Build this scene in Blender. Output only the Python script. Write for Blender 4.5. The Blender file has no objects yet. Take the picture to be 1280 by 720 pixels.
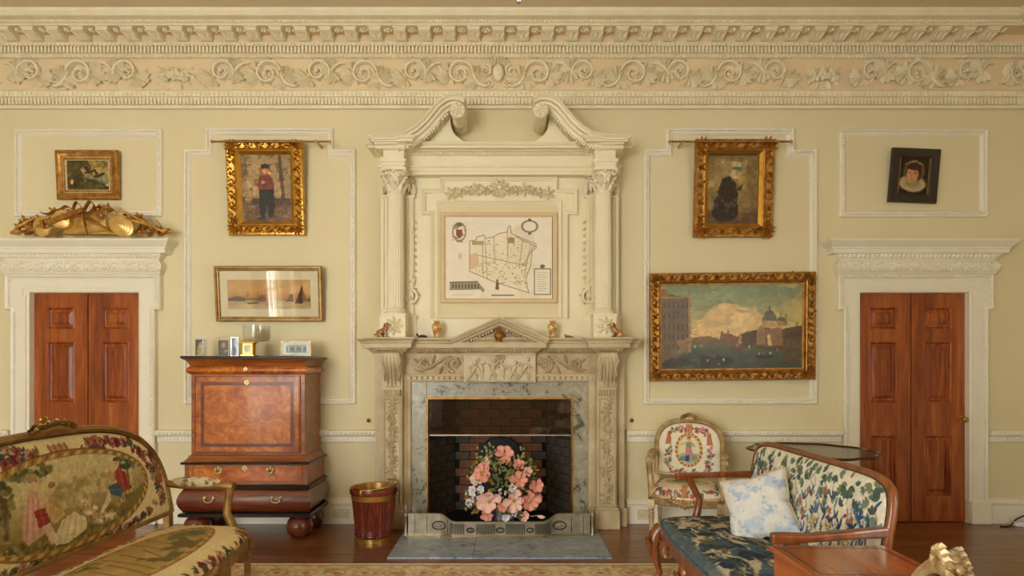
import bpy, math, random
import numpy as np
from mathutils import Vector, Matrix

random.seed(11)
RNG = np.random.default_rng(11)
PI = math.pi
SC = bpy.context.scene
COL = SC.collection

# ---------------------------------------------------------------- camera
EYE, DIST, FPX, CX, CY = 1.395, 5.4, 745.0, 636.0, 461.0
cam_data = bpy.data.cameras.new('camera')
cam = bpy.data.objects.new('camera', cam_data)
COL.objects.link(cam)
cam.location = (0, -DIST, EYE)
cam.rotation_euler = (PI / 2, 0, 0)
cam_data.sensor_width = 36.0
cam_data.lens = FPX / 1280 * 36.0
cam_data.shift_x = (640 - CX) / 1280
cam_data.shift_y = (CY - 360) / 1280
cam_data.clip_start = 0.05
SC.camera = cam
SC.view_settings.view_transform = 'Standard'
SC.view_settings.look = 'None'
SC.view_settings.gamma = 1.0
SC.view_settings.use_curve_mapping = False
SC.view_settings.exposure = 0.0

# ---------------------------------------------------------------- world and daylight
# a bright overcast sky lights the room through its windows only; each window carries a light portal
world = bpy.data.worlds.new('World')
SC.world = world
world.use_nodes = True
wbg = world.node_tree.nodes['Background']
wbg.inputs['Color'].default_value = (0.965, 0.985, 1.0, 1.0)
wbg.inputs['Strength'].default_value = 17.5

ROOM_L, ROOM_R, ROOM_B, CEIL = -4.84, 4.69, -8.6, 4.447
# windows: (centre, width) on the rear wall, the left wall and the right wall
WIN_REAR = [(-3.15, 2.5), (3.85, 0.42)]
WIN_LEFT = [(-6.95, 0.85)]
WIN_RIGHT_FILL = [(-5.8, 0.9)]  # window added on the unseen right wall to brighten the sofa front
WZ0, WZ1 = 0.30, 3.25


def portal(loc, rot, sx, sz):
    l = bpy.data.lights.new('window_portal', 'AREA')
    l.shape = 'RECTANGLE'
    l.size, l.size_y = sx, sz
    l.cycles.is_portal = True
    o = bpy.data.objects.new('window_portal', l)
    COL.objects.link(o)
    o.location, o.rotation_euler = loc, rot


for wx, ww in WIN_REAR:
    portal((wx, ROOM_B - 0.13, (WZ0 + WZ1) / 2), (PI / 2, 0, 0), ww, WZ1 - WZ0)
for wy, ww in WIN_LEFT:
    portal((ROOM_L - 0.13, wy, (WZ0 + WZ1) / 2), (PI / 2, 0, -PI / 2), ww, WZ1 - WZ0)
for wy, ww in WIN_RIGHT_FILL:
    portal((ROOM_R + 0.13, wy, (WZ0 + WZ1) / 2), (PI / 2, 0, PI / 2), ww, WZ1 - WZ0)


# ---------------------------------------------------------------- helpers
def X(px, d=0.0):
    return (px - CX) * (DIST - d) / FPX


def Z(py, d=0.0):
    return EYE - (py - CY) * (DIST - d) / FPX


def lin(c):
    c = np.asarray(c, float) / 255.0
    return np.where(c <= 0.04045, c / 12.92, ((c + 0.055) / 1.055) ** 2.4)


def lc(c):
    return tuple(lin(c)) + (1.0,)


class MB:
    """collects faces for one mesh"""

    def __init__(s):
        s.v, s.f = [], []

    def add(s, vs, fs):
        n = len(s.v)
        s.v += [(float(p[0]), float(p[1]), float(p[2])) for p in vs]
        s.f += [tuple(i + n for i in f) for f in fs]
        return s

    def join(s, o, m=None):
        vs = o.v if m is None else [tuple(m @ Vector(p)) for p in o.v]
        return s.add(vs, o.f)

    def xf(s, m):
        s.v = [tuple(m @ Vector(p)) for p in s.v]
        return s

    def box(s, x0, x1, y0, y1, z0, z1):
        vs = [(x, y, z) for z in (z0, z1) for y in (y0, y1) for x in (x0, x1)]
        return s.add(vs, [(0, 2, 3, 1), (4, 5, 7, 6), (0, 1, 5, 4), (2, 6, 7, 3), (0, 4, 6, 2), (1, 3, 7, 5)])

    def loft(s, rings, closed=True, cap0=True, cap1=True):
        n = len(rings[0])
        vs = [p for r in rings for p in r]
        fs = []
        for i in range(len(rings) - 1):
            for j in range(n if closed else n - 1):
                k = (j + 1) % n
                fs.append((i * n + j, i * n + k, (i + 1) * n + k, (i + 1) * n + j))
        if cap0:
            fs.append(tuple(range(n - 1, -1, -1)))
        if cap1:
            fs.append(tuple(range((len(rings) - 1) * n, len(rings) * n)))
        return s.add(vs, fs)

    def lathe(s, prof, c=(0, 0, 0), seg=20, axis='z', flute=0.0):
        rings = []
        for r, h in prof:
            ring = []
            for j in range(seg):
                a = 2 * PI * j / seg
                rr = r * (1 - (flute if j % 2 else 0))
                p = (rr * math.cos(a), rr * math.sin(a), h)
                if axis == 'y':
                    p = (p[0], -p[2], p[1])
                elif axis == 'x':
                    p = (p[2], p[0], p[1])
                ring.append((p[0] + c[0], p[1] + c[1], p[2] + c[2]))
            rings.append(ring)
        return s.loft(rings, True, False, False)

    def tube(s, pts, rad, seg=8, sq=None, up=None, closed=False):
        """round or squashed tube along pts; sq = (a, b) scales across and along the up vector"""
        P = [Vector(p) for p in pts]
        n = len(P)
        if not hasattr(rad, '__len__'):
            rad = [rad] * n
        rings = []
        ref = Vector(up) if up else None
        prev = None
        for i in range(n):
            if closed:
                t = P[(i + 1) % n] - P[i - 1]
            else:
                t = P[min(i + 1, n - 1)] - P[max(i - 1, 0)]
            if t.length < 1e-9:
                t = Vector((0, 0, 1))
            t.normalize()
            if ref is not None:
                b = ref - t * ref.dot(t)
            else:
                if prev is None:
                    q = Vector((0, 0, 1)) if abs(t.z) < 0.9 else Vector((1, 0, 0))
                    b = q - t * q.dot(t)
                else:
                    b = prev - t * prev.dot(t)
            if b.length < 1e-6:
                b = t.orthogonal()
            b.normalize()
            prev = b
            a = t.cross(b)
            sa, sb = sq if sq else (1, 1)
            rings.append([tuple(P[i] + a * (math.cos(2 * PI * j / seg) * rad[i] * sa) + b * (math.sin(2 * PI * j / seg) * rad[i] * sb)) for j in range(seg)])
        if closed:
            rings.append(rings[0])
            return s.loft(rings, True, False, False)
        return s.loft(rings)

    def bar(s, pts, w, h, up=(0, 0, 1)):
        """rectangular bar along pts, w across, h along up; w and h may be lists"""
        P = [Vector(p) for p in pts]
        n = len(P)
        w = w if hasattr(w, '__len__') else [w] * n
        h = h if hasattr(h, '__len__') else [h] * n
        rings = []
        for i in range(n):
            t = (P[min(i + 1, n - 1)] - P[max(i - 1, 0)]).normalized()
            u = Vector(up)
            u = (u - t * u.dot(t))
            if u.length < 1e-6:
                u = t.orthogonal()
            u.normalize()
            a = t.cross(u)
            rings.append([tuple(P[i] + a * (sx * w[i] / 2) + u * (sy * h[i] / 2)) for sx, sy in ((-1, -1), (1, -1), (1, 1), (-1, 1))])
        return s.loft(rings)

    def ball(s, c, rx, ry=None, rz=None, seg=10, rings=7, rot=None):
        ry = rx if ry is None else ry
        rz = rx if rz is None else rz
        vs = []
        for i in range(rings + 1):
            th = PI * i / rings
            for j in range(seg):
                a = 2 * PI * j / seg
                p = Vector((rx * math.sin(th) * math.cos(a), ry * math.sin(th) * math.sin(a), rz * math.cos(th)))
                if rot is not None:
                    p = rot @ p
                vs.append((p.x + c[0], p.y + c[1], p.z + c[2]))
        fs = []
        for i in range(rings):
            for j in range(seg):
                k = (j + 1) % seg
                fs.append((i * seg + j, (i + 1) * seg + j, (i + 1) * seg + k, i * seg + k))
        return s.add(vs, fs)

    def stepped(s, prof, x0, x1, base, yb=0.0):
        """moulding along x with mitred returns: prof = [(projection, z)...]"""
        rings = []
        for p, z in prof:
            y = -(base + p)
            rings.append([(x0 - p, yb, z), (x0 - p, y, z), (x1 + p, y, z), (x1 + p, yb, z)])
        return s.loft(rings)

    def sweep(s, path, prof, closed=True, yb=0.0):
        """profile [(inward offset, projection)] swept along a path [(x, z)] lying in a wall plane"""
        n = len(path)
        rings = []
        for i in range(n):
            p = Vector(path[i])
            if closed or 0 < i < n - 1:
                a = (p - Vector(path[i - 1])).normalized()
                b = (Vector(path[(i + 1) % n]) - p).normalized()
            elif i == 0:
                a = b = (Vector(path[1]) - p).normalized()
            else:
                a = b = (p - Vector(path[-2])).normalized()
            na, nb = Vector((-a.y, a.x)), Vector((-b.y, b.x))
            m = na + nb
            m = m / max(m.dot(na), 0.2)
            rings.append([(p.x + m.x * o, yb - d, p.y + m.y * o) for o, d in prof])
        k = len(prof)
        vs = [q for r in rings for q in r]
        fs = []
        for i in range(n if closed else n - 1):
            i2 = (i + 1) % n
            for j in range(k - 1):
                fs.append((i * k + j, i2 * k + j, i2 * k + j + 1, i * k + j + 1))
        if not closed:
            fs.append(tuple(range(k)))
            fs.append(tuple(range((n - 1) * k + k - 1, (n - 1) * k - 1, -1)))
        return s.add(vs, fs)

    def prism(s, poly, y0, y1):
        """polygon of (x, z) extruded along y"""
        n = len(poly)
        vs = [(x, y0, z) for x, z in poly] + [(x, y1, z) for x, z in poly]
        fs = [tuple(range(n)), tuple(range(2 * n - 1, n - 1, -1))]
        for i in range(n):
            j = (i + 1) % n
            fs.append((i, i + n, j + n, j))
        return s.add(vs, fs)

    def lobe(s, p, d, L, w, h, n=(0, -1, 0), curl=0.0):
        """a carved leaf lobe lying on a surface of normal n"""
        p, n = Vector(p), Vector(n)
        d = Vector(d)
        d = (d - n * d.dot(n)).normalized()
        a = d.cross(n)
        vs = [p - n * (h * .3)]
        for t, wf, hf in ((.12, .5, .6), (.45, 1, 1), (.78, .72, .85)):
            q = p + d * (L * t)
            cu = n * (curl * L * t * t)
            vs += [q - a * (w / 2 * wf) - n * (h * .3) + cu, q + n * (h * hf) + cu, q + a * (w / 2 * wf) - n * (h * .3) + cu]
        vs.append(p + d * L + n * (h * .15 + curl * L))
        f = [(0, 2, 1), (0, 3, 2)]
        for k in (1, 4):
            f += [(k, k + 1, k + 4, k + 3), (k + 1, k + 2, k + 5, k + 4)]
        f += [(7, 8, 10), (8, 9, 10)]
        return s.add(vs, f)

    def scroll(s, c, r, turns, a0, hand, w, h, y=0.0, lobes=5, seg=6, npt=26, r1=.16):
        """a spiral acanthus scroll in an x-z plane at depth y"""
        pts, rad = [], []
        for i in range(npt):
            t = i / (npt - 1)
            rr = r * ((1 - t) + r1 * t)
            a = a0 + hand * 2 * PI * turns * t
            pts.append((c[0] + rr * math.cos(a), y - h * .3, c[1] + rr * math.sin(a)))
            rad.append(w * (1 - .55 * t))
        s.tube(pts, rad, seg, (1.0, h / max(w, 1e-6) * .8), (0, -1, 0))
        s.ball((pts[-1][0], y - h * .5, pts[-1][2]), w * 1.2, h * .7, w * 1.2, 6, 4)
        for k in range(lobes):
            i = int((k + .4) / lobes * npt * .72)
            p, q = Vector(pts[i]), Vector(pts[i + 1])
            t = (q - p).normalized()
            out = Vector((p.x - c[0], 0, p.z - c[1])).normalized()
            L = r * (.55 - .05 * k)
            s.lobe((p.x, y, p.z), t * .75 + out * .8, L, L * .55, h * 1.0)
            s.lobe((p.x, y, p.z), t * .9 - out * .55, L * .7, L * .4, h * .8)
        return s

    def mesh(s, name):
        me = bpy.data.meshes.new(name)
        me.from_pydata(s.v, [], s.f)
        me.update()
        return me


WORLD_BUILT = {}


def tag(o, label=None, cat=None, group=None, kind=None):
    if label:
        o['label'] = label
    if cat:
        o['category'] = cat
    if group:
        o['group'] = group
    if kind:
        o['kind'] = kind
    return o


def thing(name, label, cat, loc=(0, 0, 0), rotz=0.0, group=None, world=False, kind=None):
    """an Empty at the base of a thing; world=True: its parts are given in room coordinates"""
    o = bpy.data.objects.new(name, None)
    o.empty_display_size = 0.1
    COL.objects.link(o)
    o.location = loc
    o.rotation_euler = (0, 0, rotz)
    if world:
        WORLD_BUILT[o.name] = Vector(loc)
    return tag(o, label, cat, group, kind)


def recalc(me):
    import bmesh
    bm = bmesh.new()
    bm.from_mesh(me)
    bmesh.ops.recalc_face_normals(bm, faces=bm.faces)
    bm.to_mesh(me)
    bm.free()


def part(mb, name, mat, parent=None, smooth=None, bevel=0.0, kind=None, label=None, normals=True):
    """links mb as ONE mesh object; smooth = angle in degrees"""
    if isinstance(mb, MB):
        me = mb.mesh(name)
        if normals:
            recalc(me)
    else:
        me = mb
    o = bpy.data.objects.new(name, me)
    COL.objects.link(o)
    if mat is not None and not me.materials:
        me.materials.append(MAT[mat])
    if parent is not None:
        o.parent = parent
        root = parent
        off = Vector((0, 0, 0))
        while root is not None:
            if root.name in WORLD_BUILT:
                off = WORLD_BUILT[root.name]
            root = root.parent
        if off.length > 0:
            # children of a room-built thing: move the vertices so that the thing's origin is its base
            if parent.name in WORLD_BUILT or True:
                if not me.get('shifted'):
                    me.transform(Matrix.Translation(-off))
                    me['shifted'] = 1
    if smooth is not None:
        me.polygons.foreach_set('use_smooth', [True] * len(me.polygons))
        if smooth < 179:
            me.set_sharp_from_angle(angle=math.radians(smooth))
    if bevel:
        b = o.modifiers.new('bevel', 'BEVEL')
        b.width = bevel
        b.segments = 2
        b.limit_method = 'ANGLE'
        b.angle_limit = math.radians(40)
        b.harden_normals = False
    if kind:
        o['kind'] = kind
    if label:
        o['label'] = label
    return o


def inst(me, name, parent, loc, rot=(0, 0, 0), scale=(1, 1, 1), kind=None):
    """one more piece that shares mesh data"""
    o = bpy.data.objects.new(name, me)
    COL.objects.link(o)
    if parent is not None:
        o.parent = parent
        off = WORLD_BUILT.get(parent.name)
        r = parent.parent
        while off is None and r is not None:
            off = WORLD_BUILT.get(r.name)
            r = r.parent
        if off is not None:
            loc = Vector(loc) - off
    o.location = loc
    o.rotation_euler = rot
    o.scale = scale
    if kind:
        o['kind'] = kind
    return o


def shared(mb, name, mat, smooth=None):
    me = mb.mesh(name)
    recalc(me)
    me.materials.append(MAT[mat])
    me['shifted'] = 1
    if smooth is not None:
        me.polygons.foreach_set('use_smooth', [True] * len(me.polygons))
        if smooth < 179:
            me.set_sharp_from_angle(angle=math.radians(smooth))
    return me


def copy_thing(root, loc, rotz, label, group=None):
    r = root.copy()
    COL.objects.link(r)
    r.location, r.rotation_euler = loc, (0, 0, rotz)
    tag(r, label, group=group)
    for ch in list(root.children):
        c = ch.copy()
        COL.objects.link(c)
        c.parent = r
        for g in list(ch.children):
            d = g.copy()
            COL.objects.link(d)
            d.parent = c
    return r


# ---------------------------------------------------------------- materials
MAT = {}


def nodes(name, rough=.5, metal=0.0, coat=0.0, spec=None):
    m = bpy.data.materials.new(name)
    m.use_nodes = True
    nt = m.node_tree
    b = nt.nodes['Principled BSDF']
    b.inputs['Roughness'].default_value = rough
    b.inputs['Metallic'].default_value = metal
    b.inputs['Coat Weight'].default_value = coat
    b.inputs['Coat Roughness'].default_value = .12
    if spec is not None:
        b.inputs['Specular IOR Level'].default_value = spec
    MAT[name] = m
    return m, nt, b


def coords(nt, scale=(1, 1, 1), rot=(0, 0, 0), kind='Object'):
    t = nt.nodes.new('ShaderNodeTexCoord')
    mp = nt.nodes.new('ShaderNodeMapping')
    mp.inputs['Scale'].default_value = scale
    mp.inputs['Rotation'].default_value = rot
    nt.links.new(t.outputs[kind], mp.inputs['Vector'])
    return mp.outputs['Vector']


def ramp(nt, fac, stops):
    r = nt.nodes.new('ShaderNodeValToRGB')
    el = r.color_ramp.elements
    while len(el) < len(stops):
        el.new(.5)
    for e, (p, c) in zip(el, stops):
        e.position, e.color = p, lc(c)
    nt.links.new(fac, r.inputs['Fac'])
    return r.outputs['Color']


def noise(nt, vec, scale, detail=4, rough=.55, dist=0.0):
    n = nt.nodes.new('ShaderNodeTexNoise')
    n.inputs['Scale'].default_value = scale
    n.inputs['Detail'].default_value = detail
    n.inputs['Roughness'].default_value = rough
    n.inputs['Distortion'].default_value = dist
    nt.links.new(vec, n.inputs['Vector'])
    return n.outputs['Fac']


def bump(nt, b, h, strength, dist=.01):
    n = nt.nodes.new('ShaderNodeBump')
    n.inputs['Strength'].default_value = strength
    n.inputs['Distance'].default_value = dist
    nt.links.new(h, n.inputs['Height'])
    nt.links.new(n.outputs['Normal'], b.inputs['Normal'])


def plain(name, c, c2=None, rough=.5, metal=0.0, scale=6.0, bmp=0.0, coat=0.0, bscale=None, stretch=(1, 1, 1), spec=None, lo=.3, hi=.7):
    m, nt, b = nodes(name, rough, metal, coat, spec)
    v = coords(nt, stretch)
    f = noise(nt, v, scale)
    c2 = c2 or tuple(x * .9 for x in c)
    nt.links.new(ramp(nt, f, [(lo, c2), (hi, c)]), b.inputs['Base Color'])
    if bmp:
        bump(nt, b, noise(nt, v, bscale or scale * 6), bmp)
    return m


def wood(name, dark, mid, light, along='z', scale=1.0, rough=.3, coat=.4, island=False, spec=None, burr=False):
    """figured wood with grain along one axis; pieces vary when island is set"""
    m, nt, b = nodes(name, rough, 0, coat, spec)
    st = {'x': (.9, 9, 9), 'y': (9, .9, 9), 'z': (9, 9, .9)}[along]
    if burr:
        st = (5.0, 5.0, 5.5)
    v = coords(nt, tuple(k * scale for k in st))
    if island:
        oi = nt.nodes.new('ShaderNodeObjectInfo')
        ad = nt.nodes.new('ShaderNodeVectorMath')
        ad.operation = 'MULTIPLY_ADD'
        cb = nt.nodes.new('ShaderNodeCombineXYZ')
        for k in range(3):
            nt.links.new(oi.outputs['Random'], cb.inputs[k])
        nt.links.new(cb.outputs[0], ad.inputs[0])
        ad.inputs[1].default_value = (31, 47, 23)
        nt.links.new(v, ad.inputs[2])
        v = ad.outputs[0]
    f1 = noise(nt, v, 1.6, 6, .6, 1.4)
    f2 = noise(nt, v, 9, 3, .5, .3)
    mx = nt.nodes.new('ShaderNodeMath')
    mx.operation = 'MULTIPLY_ADD'
    nt.links.new(f2, mx.inputs[0])
    mx.inputs[1].default_value = .35
    nt.links.new(f1, mx.inputs[2])
    c = ramp(nt, mx.outputs[0], [(.42, dark), (.66, mid), (.9, light)])
    if island:
        hs = nt.nodes.new('ShaderNodeHueSaturation')
        mr = nt.nodes.new('ShaderNodeMapRange')
        mr.inputs['To Min'].default_value = .8
        mr.inputs['To Max'].default_value = 1.2
        nt.links.new(oi.outputs['Random'], mr.inputs['Value'])
        nt.links.new(mr.outputs[0], hs.inputs['Value'])
        nt.links.new(c, hs.inputs['Color'])
        c = hs.outputs['Color']
    nt.links.new(c, b.inputs['Base Color'])
    bump(nt, b, f2, .04)
    return m


def painted(name, rough=.6, coat=0.0, weave=0.0, wscale=500, spec=None):
    """colour comes from the painted colour attribute of the mesh"""
    m, nt, b = nodes(name, rough, 0, coat, spec)
    a = nt.nodes.new('ShaderNodeAttribute')
    a.attribute_name = 'paint'
    nt.links.new(a.outputs['Color'], b.inputs['Base Color'])
    if weave:
        bump(nt, b, noise(nt, coords(nt), wscale, 2), weave, .003)
    return m


def marble(name, base, vein, light, scale=5.0, rough=.3, coat=.2):
    m, nt, b = nodes(name, rough, 0, coat)
    v = coords(nt)
    f = noise(nt, v, scale, 8, .62, 1.2)
    g = noise(nt, v, scale * 2.6, 6, .6, 2.0)
    mx = nt.nodes.new('ShaderNodeMath')
    mx.operation = 'MULTIPLY_ADD'
    nt.links.new(g, mx.inputs[0])
    mx.inputs[1].default_value = .5
    nt.links.new(f, mx.inputs[2])
    nt.links.new(ramp(nt, mx.outputs[0], [(.60, vein), (.69, base), (.80, base), (.92, light)]), b.inputs['Base Color'])
    return m


plain('wall_paint', (228, 215, 173), (224, 210, 167), .75, scale=1.2)
plain('rear_wall_dark', (176, 154, 112), (166, 144, 102), .75, scale=1.2)  # unseen rear wall only, darkened to cut the light bounced back
plain('ceiling_paint', (224, 206, 172), (220, 202, 168), .85, scale=1.0)
plain('trim_white', (242, 234, 212), (236, 227, 202), .45, scale=5)
plain('plaster_cream', (241, 230, 198), (232, 218, 182), .55, scale=7, bmp=.04)
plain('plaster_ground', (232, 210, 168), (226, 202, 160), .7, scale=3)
plain('overmantel_paint', (241, 230, 196), (236, 223, 186), .5, scale=6)
plain('panel_yellow', (226, 210, 168), (222, 205, 162), .6, scale=3)
plain('stone_carved', (205, 184, 144), (168, 143, 102), .55, scale=9, bmp=.08, bscale=60)
plain('stone_plain', (212, 194, 156), (184, 161, 120), .5, scale=5, bmp=.05, bscale=50)
plain('stone_tablet', (218, 203, 170), (196, 176, 138), .45, scale=8)
marble('slip_marble', (160, 153, 130), (86, 84, 74), (188, 176, 146), 7.5, .35, .08)
marble('hearth_marble', (150, 162, 176), (98, 110, 124), (182, 192, 202), 5.0, .4, .05)
wood('floor_wood', (84, 44, 20), (124, 72, 36), (152, 96, 50), 'x', .8, .3, .35, True)
wood('door_wood', (104, 42, 10), (152, 72, 22), (184, 104, 42), 'z', .55, .3, .45)
wood('door_panel_wood', (96, 36, 8), (144, 66, 20), (186, 100, 38), 'z', .9, .26, .5)
wood('walnut_burr', (112, 46, 8), (176, 88, 20), (214, 132, 46), 'x', .8, .22, .6, burr=True)
wood('walnut', (92, 42, 14), (140, 76, 28), (176, 104, 44), 'x', .8, .32, .25)
wood('walnut_dark', (62, 22, 12), (98, 42, 22), (128, 62, 34), 'x', .7, .25, .6)
wood('walnut_frame', (86, 40, 16), (132, 70, 32), (164, 96, 48), 'z', .8, .3, .4)
wood('mahogany', (66, 18, 10), (104, 34, 18), (134, 52, 28), 'z', 1.2, .25, .6)
wood('table_wood', (116, 48, 14), (172, 84, 30), (190, 100, 40), 'y', .4, .18, .7)
plain('ebony', (30, 26, 22), (22, 18, 16), .3, coat=.3)
plain('dark_frame', (44, 30, 18), (30, 20, 12), .4, scale=12, coat=.3)
plain('gilt', (220, 168, 70), (158, 106, 32), .36, .7, scale=18, bmp=.1, bscale=90)
plain('gilt_bright', (226, 176, 78), (196, 142, 50), .3, .85, scale=10)
plain('gilt_brown', (198, 144, 66), (132, 86, 32), .40, .6, scale=22, bmp=.12, bscale=110)
plain('gilt_dull', (172, 132, 70), (124, 88, 40), .42, .45, scale=14, bmp=.08, bscale=80)
plain('gilt_pale', (214, 190, 146), (166, 130, 76), .42, .35, scale=16, bmp=.06, bscale=90)
plain('brass', (206, 166, 92), (176, 134, 62), .32, .85, scale=8)
plain('gilt_trophy', (228, 184, 98), (164, 112, 42), .40, .5, scale=14, bmp=.08, bscale=80)
plain('gilt_trophy_pale', (236, 200, 124), (206, 160, 80), .38, .45, scale=10)
plain('brass_pale', (208, 188, 140), (170, 146, 94), .28, .9, scale=20)
plain('steel', (178, 168, 146), (146, 136, 112), .42, .6, scale=12)
plain('steel_dark', (86, 80, 70), (62, 58, 50), .4, .7, scale=12)
plain('silver', (226, 226, 224), (206, 206, 206), .15, 1.0)
plain('soot_brick', (104, 92, 80), (48, 41, 35), .8, scale=9, bmp=.2)
plain('soot_mortar', (18, 15, 13), (12, 10, 9), .9)
plain('warm_brick', (160, 104, 66), (70, 46, 32), .8, scale=7, bmp=.2)
plain('iron', (30, 27, 25), (20, 18, 17), .5, .4, scale=14, bmp=.1)
plain('black_thing', (26, 22, 20), (16, 14, 12), .35)
plain('paper', (236, 228, 208), (226, 214, 190), .8, scale=5)
plain('mat_board', (232, 220, 188), (224, 210, 176), .85, scale=6)
plain('linen_slip', (206, 188, 140), (188, 166, 116), .8, scale=20)
plain('socket_plastic', (222, 208, 172), (216, 200, 164), .45)
plain('white_plastic', (236, 236, 240), (226, 226, 232), .35)
plain('cable_black', (24, 22, 22), (18, 16, 16), .5)
plain('back_fabric', (196, 176, 130), (182, 160, 112), .9, scale=30)
plain('blue_piping', (92, 108, 120), (74, 90, 104), .8, scale=30)
plain('pink_petal', (238, 168, 150), (222, 132, 116), .55, scale=28)
plain('pale_petal', (246, 208, 190), (236, 172, 156), .55, scale=26)
plain('white_petal', (238, 230, 232), (214, 208, 222), .55, scale=26)
plain('stamen', (196, 170, 70), (146, 128, 48), .6, scale=60)
plain('leaf_green', (142, 150, 82), (92, 106, 54), .5, scale=22)
plain('leaf_ochre', (206, 158, 58), (162, 110, 36), .5, scale=22)
plain('bud_green', (150, 160, 96), (104, 120, 60), .55, scale=22)
plain('stem_brown', (92, 74, 40), (70, 56, 30), .7)
plain('ceramic_blue', (150, 160, 186), (110, 122, 156), .25, coat=.4)
plain('vase_cream', (226, 196, 130), (176, 116, 48), .25, scale=24, coat=.5, lo=.42, hi=.55)
plain('dog_brown', (222, 160, 88), (128, 70, 28), .22, scale=14, coat=.6, lo=.4, hi=.6)
plain('dog_base', (70, 60, 44), (50, 40, 28), .4)
plain('clock_face', (238, 228, 200), (228, 216, 184), .4)
plain('curtain', (232, 226, 210), (222, 214, 196), .9)
painted('oil_paint', .42, 0, .10, 260, .3)
painted('varnished_paint', .24, 0, .25, 240, .5)
painted('print_paint', .75)
painted('photo_paint', .3, .3)
painted('tapestry', .92, 0, .35, 420, .2)
painted('needlework', .92, 0, .4, 380, .2)
painted('cotton', .9, 0, .2, 500, .2)
painted('rug_pile', .95, 0, .5, 300, .1)


def glassy(name, ior, tint, mixf):
    m = bpy.data.materials.new(name)
    m.use_nodes = True
    nt = m.node_tree
    for n in list(nt.nodes):
        nt.nodes.remove(n)
    o = nt.nodes.new('ShaderNodeOutputMaterial')
    mx = nt.nodes.new('ShaderNodeMixShader')
    t = nt.nodes.new('ShaderNodeBsdfTransparent')
    t.inputs['Color'].default_value = tint
    g = nt.nodes.new('ShaderNodeBsdfGlossy')
    g.inputs['Roughness'].default_value = .03
    fr = nt.nodes.new('ShaderNodeLayerWeight')
    fr.inputs['Blend'].default_value = .5
    pw = nt.nodes.new('ShaderNodeMath')
    pw.operation = 'POWER'
    pw.inputs[1].default_value = 5.0
    nt.links.new(fr.outputs['Facing'], pw.inputs[0])
    f0 = ((ior - 1) / (ior + 1)) ** 2
    ml = nt.nodes.new('ShaderNodeMath')
    ml.operation = 'MULTIPLY_ADD'
    ml.use_clamp = True
    ml.inputs[1].default_value = (1 - f0) * min(mixf, 1.0)
    ml.inputs[2].default_value = f0 * mixf
    nt.links.new(pw.outputs[0], ml.inputs[0])
    nt.links.new(ml.outputs[0], mx.inputs[0])
    nt.links.new(t.outputs[0], mx.inputs[1])
    nt.links.new(g.outputs[0], mx.inputs[2])
    nt.links.new(mx.outputs[0], o.inputs['Surface'])
    MAT[name] = m


glassy('glass', 1.5, (.97, .98, .97, 1), 1.0)
glassy('glass_smoky', 1.55, (.72, .68, .62, 1), 1.6)
glassy('picture_glass', 1.5, (.98, .98, .97, 1), 1.2)


# ---------------------------------------------------------------- painter: colours per vertex
def vnoise(x, y, seed=0):
    xi, yi = np.floor(x).astype(np.int64), np.floor(y).astype(np.int64)
    fx, fy = x - xi, y - yi
    fx, fy = fx * fx * (3 - 2 * fx), fy * fy * (3 - 2 * fy)

    def h(a, b):
        n = (a * 374761393 + b * 668265263 + seed * 1442695041) & 0x7fffffff
        n = ((n ^ (n >> 13)) * 1274126177) & 0x7fffffff
        return ((n ^ (n >> 16)) & 0xffff) / 65535.0
    return (h(xi, yi) * (1 - fx) + h(xi + 1, yi) * fx) * (1 - fy) + (h(xi, yi + 1) * (1 - fx) + h(xi + 1, yi + 1) * fx) * fy


def fbm(x, y, seed=0, o=4):
    t, a, s = 0, .5, 0
    for k in range(o):
        t = t + a * vnoise(x * 2 ** k, y * 2 ** k, seed + k)
        s += a
        a *= .55
    return t / s


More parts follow.
